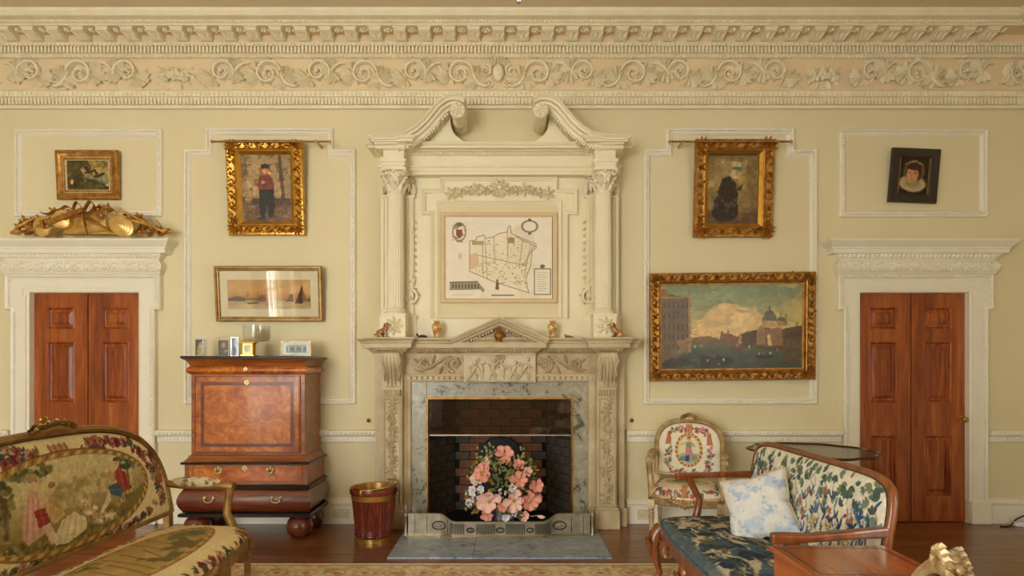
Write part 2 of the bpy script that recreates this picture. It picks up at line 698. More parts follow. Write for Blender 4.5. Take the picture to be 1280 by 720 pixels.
class Paint:
    """paints on points (x right, y down) in the units of the picture"""

    def __init__(s, x, y, base=(200, 180, 140), warp=0.0):
        s.x, s.y = np.asarray(x, float), np.asarray(y, float)
        if warp:
            nx = fbm(s.x / (warp * 2.2), s.y / (warp * 2.2), 71, 3) - .5
            ny = fbm(s.x / (warp * 2.2), s.y / (warp * 2.2), 83, 3) - .5
            s.x, s.y = s.x + nx * warp * 1.6, s.y + ny * warp * 1.6
        s.c = np.tile(np.asarray(base, float), (len(s.x), 1))

    def mix(s, m, col, op=1.0):
        m = (np.clip(m, 0, 1) * op)[:, None]
        s.c = s.c * (1 - m) + np.asarray(col, float) * m
        return s

    def vgrad(s, stops):
        ys = [p for p, _ in stops]
        for k in range(3):
            s.c[:, k] = np.interp(s.y, ys, [c[k] for _, c in stops])
        return s

    def ell(s, cx, cy, rx, ry, col, rot=0, soft=.25, op=1.0):
        a = math.radians(rot)
        dx, dy = s.x - cx, s.y - cy
        u = (dx * math.cos(a) + dy * math.sin(a)) / rx
        v = (-dx * math.sin(a) + dy * math.cos(a)) / ry
        r = np.sqrt(u * u + v * v)
        return s.mix((1 - r) / soft + .5, col, op)

    def ring(s, cx, cy, rx, ry, w, col, op=1.0):
        dx, dy = (s.x - cx) / rx, (s.y - cy) / ry
        r = np.sqrt(dx * dx + dy * dy)
        return s.mix(1.5 - np.abs(r - 1) * (rx + ry) / 2 / (w / 2), col, op)

    def poly(s, pts, col, op=1.0, rough=0.0):
        x, y = s.x, s.y
        if rough:
            x = x + (vnoise(s.x / rough * .5, s.y / rough * .5, 5) - .5) * rough
            y = y + (vnoise(s.x / rough * .5, s.y / rough * .5, 9) - .5) * rough
        ins = np.zeros(len(x), bool)
        n = len(pts)
        for i in range(n):
            x0, y0 = pts[i]
            x1, y1 = pts[(i + 1) % n]
            if y0 == y1:
                continue
            c = ((y0 > y) != (y1 > y)) & (x < (x1 - x0) * (y - y0) / (y1 - y0) + x0)
            ins ^= c
        return s.mix(ins.astype(float), col, op)

    def rect(s, x0, y0, x1, y1, col, op=1.0):
        m = (s.x >= x0) & (s.x <= x1) & (s.y >= y0) & (s.y <= y1)
        return s.mix(m.astype(float), col, op)

    def line(s, pts, w, col, op=1.0):
        best = np.full(len(s.x), 1e9)
        for (x0, y0), (x1, y1) in zip(pts[:-1], pts[1:]):
            dx, dy = x1 - x0, y1 - y0
            L = dx * dx + dy * dy + 1e-9
            t = np.clip(((s.x - x0) * dx + (s.y - y0) * dy) / L, 0, 1)
            best = np.minimum(best, np.hypot(s.x - x0 - t * dx, s.y - y0 - t * dy))
        return s.mix(1.2 - best / (w / 2) * .7 if w > 0 else best * 0, col, op)

    def mottle(s, scale, amt, seed=0, sx=1.0, sy=1.0):
        n = fbm(s.x / scale * sx, s.y / scale * sy, seed) - .5
        s.c = s.c * (1 + amt * 2 * n[:, None])
        return s

    def blotch(s, scale, lo, col, op=1.0, seed=0, sx=1.0, sy=1.0, within=None):
        n = fbm(s.x / scale * sx, s.y / scale * sy, seed, 3)
        m = np.clip((n - lo) / .06, 0, 1)
        if within is not None:
            m = m * within
        return s.mix(m, col, op)

    def strokes(s, n, L, w, seed, box, op=.3, ang=None):
        """short light and dark brush or stitch marks"""
        rnd = random.Random(seed)
        for k in range(n):
            x, y = rnd.uniform(box[0], box[2]), rnd.uniform(box[1], box[3])
            l = L * rnd.uniform(.5, 1.4)
            near = (np.abs(s.x - x) < l * 1.5) & (np.abs(s.y - y) < l * 1.5)
            if not near.any():
                continue
            a = rnd.uniform(0, PI) if ang is None else ang + rnd.uniform(-.5, .5)
            dx, dy = s.x[near] - x, s.y[near] - y
            u = (dx * math.cos(a) + dy * math.sin(a)) / l
            v = (-dx * math.sin(a) + dy * math.cos(a)) / w
            m = np.clip((1 - np.sqrt(u * u + v * v)) / .3 + .5, 0, 1)[:, None] * op
            f = rnd.choice([.55, .7, 1.2, 1.35])
            s.c[near] = s.c[near] * (1 - m) + np.clip(s.c[near] * f, 0, 255) * m
        return s

    def flower(s, cx, cy, r, col, dark=None, rot=0):
        dark = dark or tuple(k * .6 for k in col)
        for k in range(5):
            a = rot + k * 2 * PI / 5
            s.ell(cx + math.cos(a) * r * .55, cy + math.sin(a) * r * .55, r * .5, r * .42, tuple(np.clip(np.array(col) * (.85 + .3 * ((k * 37) % 5) / 5), 0, 255)), math.degrees(a), .3)
        s.ell(cx, cy, r * .32, r * .32, dark, 0, .4)
        return s

    def sprig(s, cx, cy, a, L, col, n=3, w=.35):
        for k in range(n):
            b = a + (k - (n - 1) / 2) * .7
            s.ell(cx + math.cos(b) * L * .5, cy + math.sin(b) * L * .5, L * .5, L * w * .5, col, math.degrees(b), .3)
        return s


def set_paint(me, rgb):
    at = me.color_attributes.new('paint', 'FLOAT_COLOR', 'POINT')
    arr = np.ones((len(me.vertices), 4), np.float32)
    arr[:, :3] = lin(np.clip(rgb, 0, 255))
    at.data.foreach_set('color', arr.ravel())


def grid_mesh(name, nu, nv, fn):
    """fn(u, v arrays) -> (n, 3) positions; returns mesh plus u, v per vertex"""
    u, v = np.meshgrid(np.linspace(0, 1, nu), np.linspace(0, 1, nv))
    u, v = u.ravel(), v.ravel()
    co = np.asarray(fn(u, v), np.float32)
    me = bpy.data.meshes.new(name)
    me.vertices.add(len(co))
    me.vertices.foreach_set('co', co.ravel())
    i = np.arange(nu * nv).reshape(nv, nu)
    q = np.stack([i[:-1, :-1], i[:-1, 1:], i[1:, 1:], i[1:, :-1]], -1).reshape(-1, 4)
    me.loops.add(q.size)
    me.loops.foreach_set('vertex_index', q.ravel().astype(np.int32))
    me.polygons.add(len(q))
    me.polygons.foreach_set('loop_start', np.arange(0, q.size, 4, dtype=np.int32))
    me.polygons.foreach_set('use_smooth', np.ones(len(q), bool))
    me.update()
    me.validate()
    return me, u, v, co

# ================================================================ the room
MIDX = -0.085          # axis of the fireplace wall
DOOR_L, DOOR_R = -3.828, 3.658
DHW = 0.493            # half width of a door opening
DZ1 = 2.083            # top of the door opening
FB0, FB1, FBZ = X(531), X(721), 1.16   # hole of the fireplace in the wall

mb = MB()
cuts = [(DOOR_L - DHW, DOOR_L + DHW, DZ1), (FB0, FB1, FBZ), (DOOR_R - DHW, DOOR_R + DHW, DZ1)]
x = ROOM_L - .3
for a, b, zt in cuts:
    mb.box(x, a, 0, .4, 0, CEIL)
    mb.box(a, b, 0, .4, zt, CEIL)
    x = b
mb.box(x, ROOM_R + .3, 0, .4, 0, CEIL)
tag(part(mb, 'wall_back', 'wall_paint'), 'pale yellow fireplace wall between the two mahogany doors', kind='structure')

tag(part(MB().box(ROOM_L - .3, ROOM_R + .3, ROOM_B - .3, .4, CEIL, CEIL + .1), 'ceiling', 'ceiling_paint'), 'plain warm cream plaster ceiling', kind='structure')


def wall_with_windows(name, axis, lo, hi, face, outer, wins, mat='wall_paint'):
    mb = MB()

    def bx(a, b, z0, z1):
        if axis == 'x':
            mb.box(a, b, min(face, outer), max(face, outer), z0, z1)
        else:
            mb.box(min(face, outer), max(face, outer), a, b, z0, z1)
    c = lo
    for w, ww in sorted(wins):
        bx(c, w - ww / 2, 0, CEIL)
        bx(w - ww / 2, w + ww / 2, 0, WZ0)
        bx(w - ww / 2, w + ww / 2, WZ1, CEIL)
        c = w + ww / 2
    bx(c, hi, 0, CEIL)
    return tag(part(mb, name, mat), kind='structure')


wall_with_windows('wall_rear', 'x', ROOM_L - .3, ROOM_R + .3, ROOM_B, ROOM_B - .14, WIN_REAR, 'rear_wall_dark')
wall_with_windows('wall_left', 'y', ROOM_B, 0, ROOM_L, ROOM_L - .14, WIN_LEFT)
wall_with_windows('wall_right', 'y', ROOM_B, 0, ROOM_R, ROOM_R + .14, WIN_RIGHT_FILL)


def window(n, axis, c, ww, face, flip=1):
    """tall sash window with glazing bars, panes and a pair of curtains"""
    w = tag(bpy.data.objects.new('window_%d' % n, None), 'unseen tall white sash window with pale curtains', kind='structure')
    COL.objects.link(w)
    if axis == 'x':
        w.location = (c, face, 0)
        w.rotation_euler = (0, 0, PI)
    else:
        w.location = (face, c, 0)
        w.rotation_euler = (0, 0, flip * PI / 2)
    h = ww / 2
    fr = MB().sweep([(-h - .1, WZ0 - .1), (h + .1, WZ0 - .1), (h + .1, WZ1 + .1), (-h - .1, WZ1 + .1)], [(0, 0), (0, .04), (.1, .05), (.12, 0)])
    part(fr, 'window_frame', 'trim_white', w)
    for k in range(5):
        z = WZ0 + (WZ1 - WZ0) * k / 4
        part(MB().box(-h, h, .06, .10, z - .02, z + .02), 'glazing_bar', 'trim_white', w)
    for k in range(4):
        xx = -h + ww * k / 3
        part(MB().box(xx - .02, xx + .02, .06, .10, WZ0, WZ1), 'glazing_bar', 'trim_white', w)
    for i in range(3):
        for k in range(4):
            a, b = -h + ww * i / 3, -h + ww * (i + 1) / 3
            z0, z1 = WZ0 + (WZ1 - WZ0) * k / 4, WZ0 + (WZ1 - WZ0) * (k + 1) / 4
            part(MB().box(a + .02, b - .02, .078, .082, z0 + .02, z1 - .02), 'pane', 'glass', w)
    for sgn in (-1, 1):
        def cf(u, v):
            xx = sgn * (h + .05 + .30 * u)
            return np.stack([xx, -.10 + .03 * np.sin(u * 40), .05 + v * (WZ1 + .15)], 1)
        me, _, _, _ = grid_mesh('curtain', 60, 4, cf)
        part(me, 'curtain', 'curtain', w)


n = 1
for c, ww in WIN_REAR:
    window(n, 'x', c, ww, ROOM_B)
    n += 1
for c, ww in WIN_LEFT:
    window(n, 'y', c, ww, ROOM_L)
    n += 1
for c, ww in WIN_RIGHT_FILL:
    window(n, 'y', c, ww, ROOM_R, -1)
    n += 1

# ---- floor of boards
fl = tag(part(MB().box(ROOM_L - .3, ROOM_R + .3, ROOM_B - .3, .6, -.12, -.022), 'floor', 'black_thing'), 'dark polished wooden floorboards', kind='structure')
BW = .185
rows = int(-ROOM_B / BW) + 2
board_me = {}
for i in range(rows):
    y1 = .18 - i * BW
    xs = [ROOM_L] + sorted([ROOM_L + 9.53 * (k + 1 + .55 * (random.random() - .5)) / 3 for k in range(2)]) + [ROOM_R]
    for a, b in zip(xs[:-1], xs[1:]):
        o = part(MB().box(a + .001, b - .001, y1 - BW + .0012, y1 - .0012, -.022, 0), 'floorboard', 'floor_wood', fl)

# ---- skirting and dado rail between the doors and the fireplace
SK = [(0.0, 0.0), (.035, 0.0), (.035, .16), (.03, .165), (.042, .175), (.042, .19), (.03, .205), (.012, .222), (0.0, .226)]


def runs(name, prof, zoff, mat, spans, n0, label, orn=None):
    for k, (a, b) in enumerate(spans):
        mb = MB()
        rings = []
        for d, z in prof:
            rings.append([(a, 0.0, z + zoff), (a, -d, z + zoff), (b, -d, z + zoff), (b, 0.0, z + zoff)])
        mb.loft(rings)
        o = tag(part(mb, name % (n0 + k), mat, smooth=30), label % ['beside the left door', 'left of the fireplace', 'right of the fireplace', 'beside the right door'][k], kind='structure')
        if orn:
            orn(o, a, b)


SPANS = [(ROOM_L, DOOR_L - .66), (DOOR_L + .66, X(478)), (X(782), DOOR_R - .66), (DOOR_R + .66, ROOM_R)]


def skirt_orn(o, a, b):
    m = MB()
    k = a
    while k < b - .01:
        m.box(k, k + .014, -.048, -.03, .178, .188)
        k += .026
    part(m, 'skirting_beading', 'trim_white', o, kind='stuff')


def dado_orn(o, a, b):
    m = MB()
    k = a + .02
    while k < b - .02:
        m.lobe((k, -.062, DADO + .006), (.6, 0, .55), .05, .026, .014)
        k += .037
    part(m, 'dado_leaf_carving', 'trim_white', o, kind='stuff')
    m = MB()
    k = a + .01
    while k < b - .02:
        m.box(k, k + .018, -.036, -.025, DADO - .052, DADO - .012)
        k += .032
    part(m, 'dado_fret', 'trim_white', o, kind='stuff')


DADO = Z(544)
runs('baseboard_%d', SK, 0, 'trim_white', SPANS, 1, 'white moulded skirting board %s', skirt_orn)
runs('trim_%d', [(0, -.065), (.02, -.062), (.028, -.058), (.028, -.008), (.045, -.004), (.06, .004), (.068, .03), (.068, .042), (.058, .05), (0, .052)], DADO, 'trim_white', SPANS, 1, 'white carved dado rail %s', dado_orn)

for sd, xw, s_ in (('left', ROOM_L, 1), ('right', ROOM_R, -1)):
    for nm, prof, zo, lb in (('baseboard_' + sd, SK, 0, 'white moulded skirting board along the %s wall'), ('trim_%d' % (12 if s_ > 0 else 13), [(0, -.065), (.028, -.058), (.028, -.008), (.06, .004), (.068, .03), (.068, .042), (.058, .05), (0, .052)], DADO, 'white dado rail along the %s wall')):
        m = MB().loft([[(xw, -.02, z + zo), (xw + s_ * d, -.02, z + zo), (xw + s_ * d, -5.2, z + zo), (xw, -5.2, z + zo)] for d, z in prof])
        tag(part(m, nm, 'trim_white', smooth=30), lb % sd, kind='structure')

# ---- panel mouldings on the wall
PROF_PANEL = [(0, 0), (0, .022), (.010, .032), (.022, .030), (.030, .020), (.044, .024), (.054, .016), (.062, .004), (.064, 0)]


def panel_moulding(n, path, label):
    t = tag(part(MB().sweep(path, PROF_PANEL, True), 'trim_%d' % n, 'trim_white', smooth=35), label, kind='structure')
    m = MB()
    L = len(path)
    for i in range(L):
        a, b = Vector(path[i]), Vector(path[(i + 1) % L])
        d = (b - a)
        ln = d.length
        d.normalize()
        nr = Vector((-d.y, d.x))
        k = .03
        while k < ln - .02:
            q = a + d * k + nr * .016
            m.lobe((q.x, -.030, q.y), (d.x + nr.x * .5, 0, d.y + nr.y * .5), .032, .02, .008)
            k += .03
    part(m, 'leaf_beading', 'trim_white', t, kind='stuff')


def rectpath(x0, x1, z0, z1):
    return [(x0, z0), (x1, z0), (x1, z1), (x0, z1)]


panel_moulding(5, rectpath(X(20), X(204), Z(271), Z(162)), 'thin white rectangular wall moulding around the duck painting')
panel_moulding(6, rectpath(X(1048), X(1233), Z(272), Z(162)), 'thin white rectangular wall moulding around the ruff portrait')


def stepped_panel(x0, x1, s0, s1):
    zb, zs, zt = Z(505), Z(187.5), Z(161)
    return [(x0, zb), (x1, zb), (x1, zs), (s1, zs), (s1, zt), (s0, zt), (s0, zs), (x0, zs)]


panel_moulding(7, stepped_panel(X(231), X(445), X(258), X(417)), 'tall white stepped wall moulding above the walnut bureau')
panel_moulding(8, stepped_panel(X(804), X(1020.5), X(832), X(992)), 'tall white stepped wall moulding around the canal painting')

# ---- cornice
SOF = Z(43.5, .125)
CPROF = [(0.0, Z(136)), (.035, Z(135.5, .035)), (.038, Z(132, .038)), (.026, Z(131, .026)), (.040, Z(121.5, .04)), (.058, Z(120.5, .058)), (.062, Z(113.5, .062)), (.04, Z(112.5, .04)),
         (.036, Z(112.3, .036)), (.036, Z(73, .036)), (.055, Z(72.6, .055)), (.085, Z(67.5, .085)), (.075, Z(66.6, .075)), (.075, Z(58, .075)), (.10, Z(57.5, .10)), (.125, Z(53, .125)),
         (.125, SOF), (.272, SOF), (.272, Z(28.4, .272)), (.285, Z(28, .285)), (.305, Z(24.2, .305)), (.312, Z(23.5, .312)), (.345, Z(19, .345)), (.368, Z(13, .368)), (.372, CEIL + .001)]


def ring3(p, z):
    return [(ROOM_L + p, ROOM_B, z), (ROOM_L + p, -p, z), (ROOM_R - p, -p, z), (ROOM_R - p, ROOM_B, z)]


mb = MB().loft([ring3(p, z) for p, z in CPROF], closed=False, cap0=False, cap1=False)
cor = tag(part(mb, 'trim_9', 'plaster_cream', smooth=28), 'deep white plaster cornice with carved foliage frieze', kind='structure')
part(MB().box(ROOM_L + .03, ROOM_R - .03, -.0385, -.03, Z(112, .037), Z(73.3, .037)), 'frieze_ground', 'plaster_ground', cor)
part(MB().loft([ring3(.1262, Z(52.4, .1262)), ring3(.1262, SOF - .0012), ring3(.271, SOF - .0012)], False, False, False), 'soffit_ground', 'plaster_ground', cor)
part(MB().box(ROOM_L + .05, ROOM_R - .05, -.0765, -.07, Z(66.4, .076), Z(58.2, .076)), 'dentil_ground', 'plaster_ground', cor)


def row(name, d, z, pitch, fn):
    m = MB()
    k = ROOM_L + .15
    while k < ROOM_R - .12:
        fn(m, k)
        k += pitch
    part(m, name, 'plaster_cream', cor, kind='stuff')


row('dentils', 0, 0, .0327, lambda m, k: m.box(k, k + .019, -.098, -.074, Z(66, .09), Z(58.3, .09)))
zz = Z(117, .06)
row('egg_moulding', 0, 0, .041, lambda m, k: m.ball((k, -.060, zz), .014, .012, .019, 6, 4))
za, zb_ = Z(130.5, .04), Z(122.5, .04)
row('fluted_moulding', 0, 0, .0327, lambda m, k: m.box(k, k + .018, -.050, -.03, za, zb_))
zc = Z(55, .115)
row('upper_egg_moulding', 0, 0, .041, lambda m, k: m.ball((k, -.112, zc), .014, .012, .016, 6, 4))
zd = Z(70, .07)
row('leaf_moulding', 0, 0, .036, lambda m, k: m.lobe((k, -.068, zd - .014), (.2, 0, 1), .034, .024, .010))
ze = Z(26, .296)
row('bead_moulding', 0, 0, .030, lambda m, k: m.lobe((k, -.293, ze - .012), (.35, 0, 1), .026, .018, .009))

m = MB()
pr = [(-.118, 0), (-.118, -.058), (-.135, -.066), (-.165, -.062), (-.19, -.044), (-.215, -.034), (-.24, -.036), (-.256, -.026), (-.256, 0)]
vs = [(-.05, y, z) for y, z in pr] + [(.05, y, z) for y, z in pr]
n_ = len(pr)
m.add(vs, [tuple(range(n_)), tuple(range(2 * n_ - 1, n_ - 1, -1))] + [(i, (i + 1) % n_, (i + 1) % n_ + n_, i + n_) for i in range(n_)])
m.box(-.058, .058, -.262, -.12, -.012, .004)
for sx in (-1, 0, 1):
    m.lobe((sx * .02, -.14, -.060), (sx * .35, -1, .18), .10, .034, .010, (0, -.3, -1))
m.tube([(-.052, -.145, -.04), (.052, -.145, -.04)], .022, 8)
mod_me = shared(m, 'modillion', 'plaster_cream', 40)
m = MB()
for k in range(6):
    a = k * PI / 3
    m.lobe((.006 * math.cos(a), .006 * math.sin(a), 0), (math.cos(a), math.sin(a), 0), .036, .03, .012, (0, 0, -1))
m.ball((0, 0, -.008), .013, .013, .012, 7, 4)
ros_me = shared(m, 'rosette', 'plaster_cream', 60)
MP = .2143
mx0 = X(623, .25)
for k in range(-22, 23):
    xm = mx0 + k * MP
    if ROOM_L + .28 < xm < ROOM_R - .28:
        inst(mod_me, 'modillion', cor, (xm, 0, SOF))
    if ROOM_L + .28 < xm + MP / 2 < ROOM_R - .28:
        inst(ros_me, 'rosette', cor, (xm + MP / 2, -.2, SOF - .003))
for k in range(1, 19):
    inst(mod_me, 'modillion', cor, (ROOM_L, -.27 - k * MP, SOF), (0, 0, PI / 2))
    inst(mod_me, 'modillion', cor, (ROOM_R, -.27 - k * MP, SOF), (0, 0, -PI / 2))

# foliage scrolls of the frieze: two kinds of scroll, a bouquet and a mask in the middle
FZ = (Z(112, .037) + Z(73.3, .037)) / 2
m = MB()
m.scroll((0.02, -.008), .118, 1.5, PI * .95, -1, .018, .055, 0, 8)
m.tube([(-.24, -.012, -.10), (-.2, -.02, -.118), (-.15, -.022, -.10), (-.11, -.02, -.05), (-.095, -.018, 0)], [.010, .014, .017, .016, .014], 6, (1, 1.2), (0, -1, 0))
for a, L in ((-.5, .12), (-1.2, .08), (.35, .13), (2.6, .12), (1.7, .14), (2.15, .13), (1.2, .12), (3.3, .1)):
    m.lobe((-.13, -.006, -.07), (math.cos(a), 0, math.sin(a)), L, .05, .042, curl=.2)
for a in range(5):
    b = a * 2 * PI / 5
    m.lobe((.035, -.012, -.02), (math.cos(b), 0, math.sin(b)), .042, .034, .02)
for a, L in ((.6, .12), (-.3, .13), (1.4, .11), (-1.1, .12), (.1, .14), (-.7, .13), (2.0, .09)):
    m.lobe((.11, -.004, -.01), (math.cos(a), 0, math.sin(a)), L, .048, .04, curl=.22)
scr_me = shared(m, 'acanthus_scroll', 'plaster_cream', 60)
m = MB()
m.scroll((0.0, .01), .108, 1.4, PI * 1.1, -1, .017, .05, 0, 7)
m.tube([(-.24, -.012, .09), (-.19, -.02, .085), (-.14, -.022, .05), (-.10, -.02, 0), (-.09, -.018, -.03)], [.009, .013, .015, .015, .013], 6, (1, 1.2), (0, -1, 0))
for a, L in ((.5, .12), (1.1, .10), (-.4, .13), (-2.2, .13), (-1.4, .14), (2.3, .09), (-1.8, .13), (-.9, .12), (1.8, .09)):
    m.lobe((-.12, -.005, .035), (math.cos(a), 0, math.sin(a)), L, .052, .042, curl=.2)
for a, L in ((-.8, .11), (-.1, .14), (.7, .13), (.3, .14), (-.45, .12), (-1.5, .07), (-2.2, .08)):
    m.lobe((.08, -.004, -.05), (math.cos(a), 0, math.sin(a)), L, .05, .04, curl=.22)
for a in range(7):
    b = a * 2 * PI / 7
    m.ball((.0 + .03 * math.cos(b), -.02, .01 + .03 * math.sin(b)), .013, .012, .013, 5, 3)
scr2_me = shared(m, 'acanthus_scroll', 'plaster_cream', 60)
m = MB()
for k in range(3):
    cx_ = (k - 1) * .085
    for a in range(7):
        b = a * 2 * PI / 7 + k
        m.lobe((cx_, -.02, -.01 * abs(k - 1)), (math.cos(b), 0, math.sin(b)), .062, .04, .028, curl=.2)
    m.ball((cx_, -.04, -.01 * abs(k - 1)), .018, .018, .018, 6, 4)
for a in (-2.4, -1.9, -1.2, -.7, 2.6, .5, 3.4, -.1):
    m.lobe((.1 * math.cos(a), 0, .04 * math.sin(a)), (math.cos(a), 0, math.sin(a)), .09, .045, .025, curl=.15)
bou_me = shared(m, 'flower_bouquet', 'plaster_cream', 60)
U = .43
for sgn in (-1, 1):
    seq = 0
    xx = .33
    while True:
        x_ = mx0 + sgn * xx
        if x_ < ROOM_L + .2 or x_ > ROOM_R - .2:
            break
        if abs(xx - 2.95) < .215:
            inst(bou_me, 'flower_bouquet', cor, (x_, -.036, FZ - .01), (0, 0, 0), (1, 1, 1.1))
        else:
            me_ = scr_me if seq % 2 == 0 else scr2_me
            flip = 1 if xx < 2.95 else -1
            inst(me_, 'acanthus_scroll', cor, (x_, -.036, FZ), (0, 0, 0), (sgn * flip * 1.02, 1, 1.02))
        seq += 1
        xx += U
for xe, sx in ((ROOM_R - .135, 1), (ROOM_L + .135, -1)):
    inst(scr2_me, 'acanthus_scroll', cor, (xe, -.036, FZ), (0, 0, 0), (sx * .62, 1, -.95))
# mask in the middle
m = MB()
m.ball((0, -.03, -.005), .052, .05, .078, 12, 9)
m.lobe((0, -.078, .02), (0, 0, -1), .04, .018, .014)
m.ball((-.02, -.072, .022), .012, .008, .006, 6, 4)
m.ball((.02, -.072, .022), .012, .008, .006, 6, 4)
m.ball((0, -.068, -.042), .018, .01, .007, 6, 4)
for k in range(9):
    a = PI * (.08 + .84 * k / 8)
    m.lobe((.05 * math.cos(a), -.02, .05 + .03 * math.sin(a)), (math.cos(a), 0, math.sin(a) + .3), .07, .035, .03, curl=.2)
for s_ in (-1, 1):
    m.scroll((s_ * .115, .02), .06, 1.2, PI / 2, s_, .012, .03, 0, 4)
    m.scroll((s_ * .085, -.085), .04, 1.1, -PI / 2, -s_, .010, .026, 0, 3)
o = part(m, 'frieze_mask', 'plaster_cream', cor, smooth=60)
o.location = (mx0 - .005, -.036, FZ)


# ---- doors with their surrounds
def door(n, cx, knob_side, knob_z, label):
    t = thing('door_%d' % n, label, None, (cx, 0, 0), kind='structure')
    yf = .022
    part(MB().box(-DHW - .02, DHW + .02, .075, .40, -.02, DZ1 + .02), 'door_light_stop', 'black_thing', t)  # black box added to block sky light; its colour makes the gap's shade
    for side in (-1, 1):
        a, b = (-DHW, -.005) if side < 0 else (.005, DHW)
        z0, z1 = .008, DZ1 - .004
        w = b - a
        pa, pb = a + .235 * w, a + .755 * w
        if n == 1:
            pa, pb = a + .24 * w, a + .76 * w
        pz = [(Z(620.5), Z(544.5)), (Z(503.5), Z(427)), (Z(411), Z(384))]
        m = MB()
        m.box(a, pa, yf, yf + .045, z0, z1)
        m.box(pb, b, yf, yf + .045, z0, z1)
        zs = [z0] + [q for p in pz for q in p] + [z1]
        for i in range(0, len(zs), 2):
            m.box(pa, pb, yf, yf + .045, zs[i], zs[i + 1])
        leaf = part(m, 'door_leaf', 'door_wood', t)
        for (q0, q1) in pz:
            m = MB().sweep(rectpath(pa, pb, q0, q1), [(0, 0), (.008, .004), (.016, -.006), (.02, -.022), (.034, -.022), (.058, -.010), (.06, -.010)], True, yf)
            m.box(pa + .058, pb - .058, yf + .010, yf + .03, q0 + .058, q1 - .058)
            part(m, 'door_panel', 'door_panel_wood', leaf)
        if side == knob_side:
            kx = b - .085 * w if side > 0 else a + .22 * w
            k = MB().lathe([(.0, 0), (.028, 0), (.028, .006), (.012, .01), (.011, .03), (.022, .042), (.027, .055), (.024, .068), (.012, .075), (0, .076)], (kx, yf, knob_z), 16, 'y')
            part(k, 'door_knob', 'brass', leaf, smooth=50)
    return t


door(1, DOOR_L, -1, Z(524), 'panelled mahogany double door behind the tapestry sofa')
door(2, DOOR_R, 1, Z(524), 'panelled mahogany double door below the ruff portrait')


def surround(n, cx, label):
    t = thing('trim_%d' % n, label, None, (cx, 0, 0), kind='structure')
    h = DHW
    jamb = [(h + .10, .2), (h + .10, DZ1 + .10), (-h - .10, DZ1 + .10), (-h - .10, .2)]
    m = MB().sweep(jamb, [(0, 0), (0, .040), (.045, .040), (.048, .030), (.085, .030), (.088, .036), (.100, .030), (.104, -.03)], False)
    part(m, 'architrave_fascia', 'trim_white', t, smooth=30)
    zc = Z(388)
    A, B = h + .155, h + .205
    zt = Z(342.5)
    out = [(A, .2), (A, zc), (B, zc), (B, zt), (-B, zt), (-B, zc), (-A, zc), (-A, .2)]
    m = MB().sweep(out, [(0, 0), (0, .050), (.012, .062), (.024, .056), (.045, .044), (.062, .042), (.13, .040), (.13, 0)], False)
    part(m, 'architrave_moulding', 'trim_white', t, smooth=30)
    m = MB()
    for (x0, z0), (x1, z1) in zip(out[:-1], out[1:]):
        L = math.hypot(x1 - x0, z1 - z0)
        k = .02
        dx, dz = (x1 - x0) / L, (z1 - z0) / L
        while k < L - .01:
            px, pz = x0 + dx * k - dz * .028, z0 + dz * k + dx * .028
            m.lobe((px, -.054, pz), (dx - dz * .4, 0, dz + dx * .4), .028, .022, .008)
            k += .028
    part(m, 'leaf_beading', 'trim_white', t, kind='stuff')
    for s_ in (-1, 1):
        a, b = sorted((s_ * (h - .004), s_ * (A + .02)))
        part(MB().box(a, b, -.075, .0, 0, .205), 'plinth_block', 'trim_white', t, bevel=.012)
    # entablature
    f0, f1 = Z(342.5, .07), Z(325, .08)
    fx = h + .205
    m = MB().stepped([(0, zt - .01), (.0, f0), (.012, f0 + .004), (.012, f0 + .012)], -fx, fx, .055)
    prof = [(.0, f0 + .01)] + [(.030 * math.sin(PI * k / 10) ** .8 if 0 < k < 10 else 0, f0 + .01 + (f1 - f0 - .01) * k / 10) for k in range(1, 11)]
    m.stepped(prof, -fx, fx, .06)
    part(m, 'pulvinated_frieze', 'trim_white', t, smooth=40)
    m = MB()
    zm = (f0 + f1) / 2
    k = -fx + .03
    i = 0
    while k < fx - .02:
        i += 1
        s2 = 1 if i % 2 else -1
        m.scroll((k, zm + .004 * s2), .036, 1.0, PI if s2 > 0 else 0, -s2, .008, .018, -.078, 4, 5, 12)
        for a in (.4, 1.2, 2.2, -.8):
            m.lobe((k + .04, -.084, zm), (math.cos(a * s2), 0, math.sin(a * s2)), .045, .026, .012)
        k += .082
    part(m, 'frieze_foliage', 'trim_white', t, kind='stuff')
    b1 = Z(316.5, .10)
    m = MB().stepped([(0, f1 - .004), (.01, f1 + .004), (.012, f1 + .012), (.022, f1 + .02), (.04, b1 - .01), (.044, b1)], -fx + .012, fx - .012, .055)
    part(m, 'bed_moulding', 'trim_white', t, smooth=30)
    m = MB()
    k = -fx
    while k < fx:
        m.lobe((k, -.082, f1 + .014), (.15, 0, 1), .044, .036, .012, (0, -1, -.3))
        k += .04
    part(m, 'bed_leaf_carving', 'trim_white', t, kind='stuff')
    c1 = Z(298, .17)
    m = MB().stepped([(0, b1 - .004), (.04, b1), (.045, b1 + .035), (.05, b1 + .04), (.052, b1 + .052), (.06, b1 + .058), (.074, b1 + .075), (.092, c1 - .024), (.10, c1 - .012), (.10, c1)], -fx - .04, fx + .04, .075)
    part(m, 'door_cornice', 'trim_white', t, smooth=28)
    return c1


DOORTOP = surround(10, DOOR_L, 'white carved door surround carrying the gilded trophy')
surround(11, DOOR_R, 'white carved door surround below the ruff portrait')

# ================================================================ fireplace
OM = -0.08
fp = thing('fireplace', 'carved stone chimneypiece with grey marble slips and small pediment', 'fireplace', (OM, 0, 0), world=True)
SHELF = 1.664


def both(fn):
    for s_ in (-1, 1):
        fn(s_)


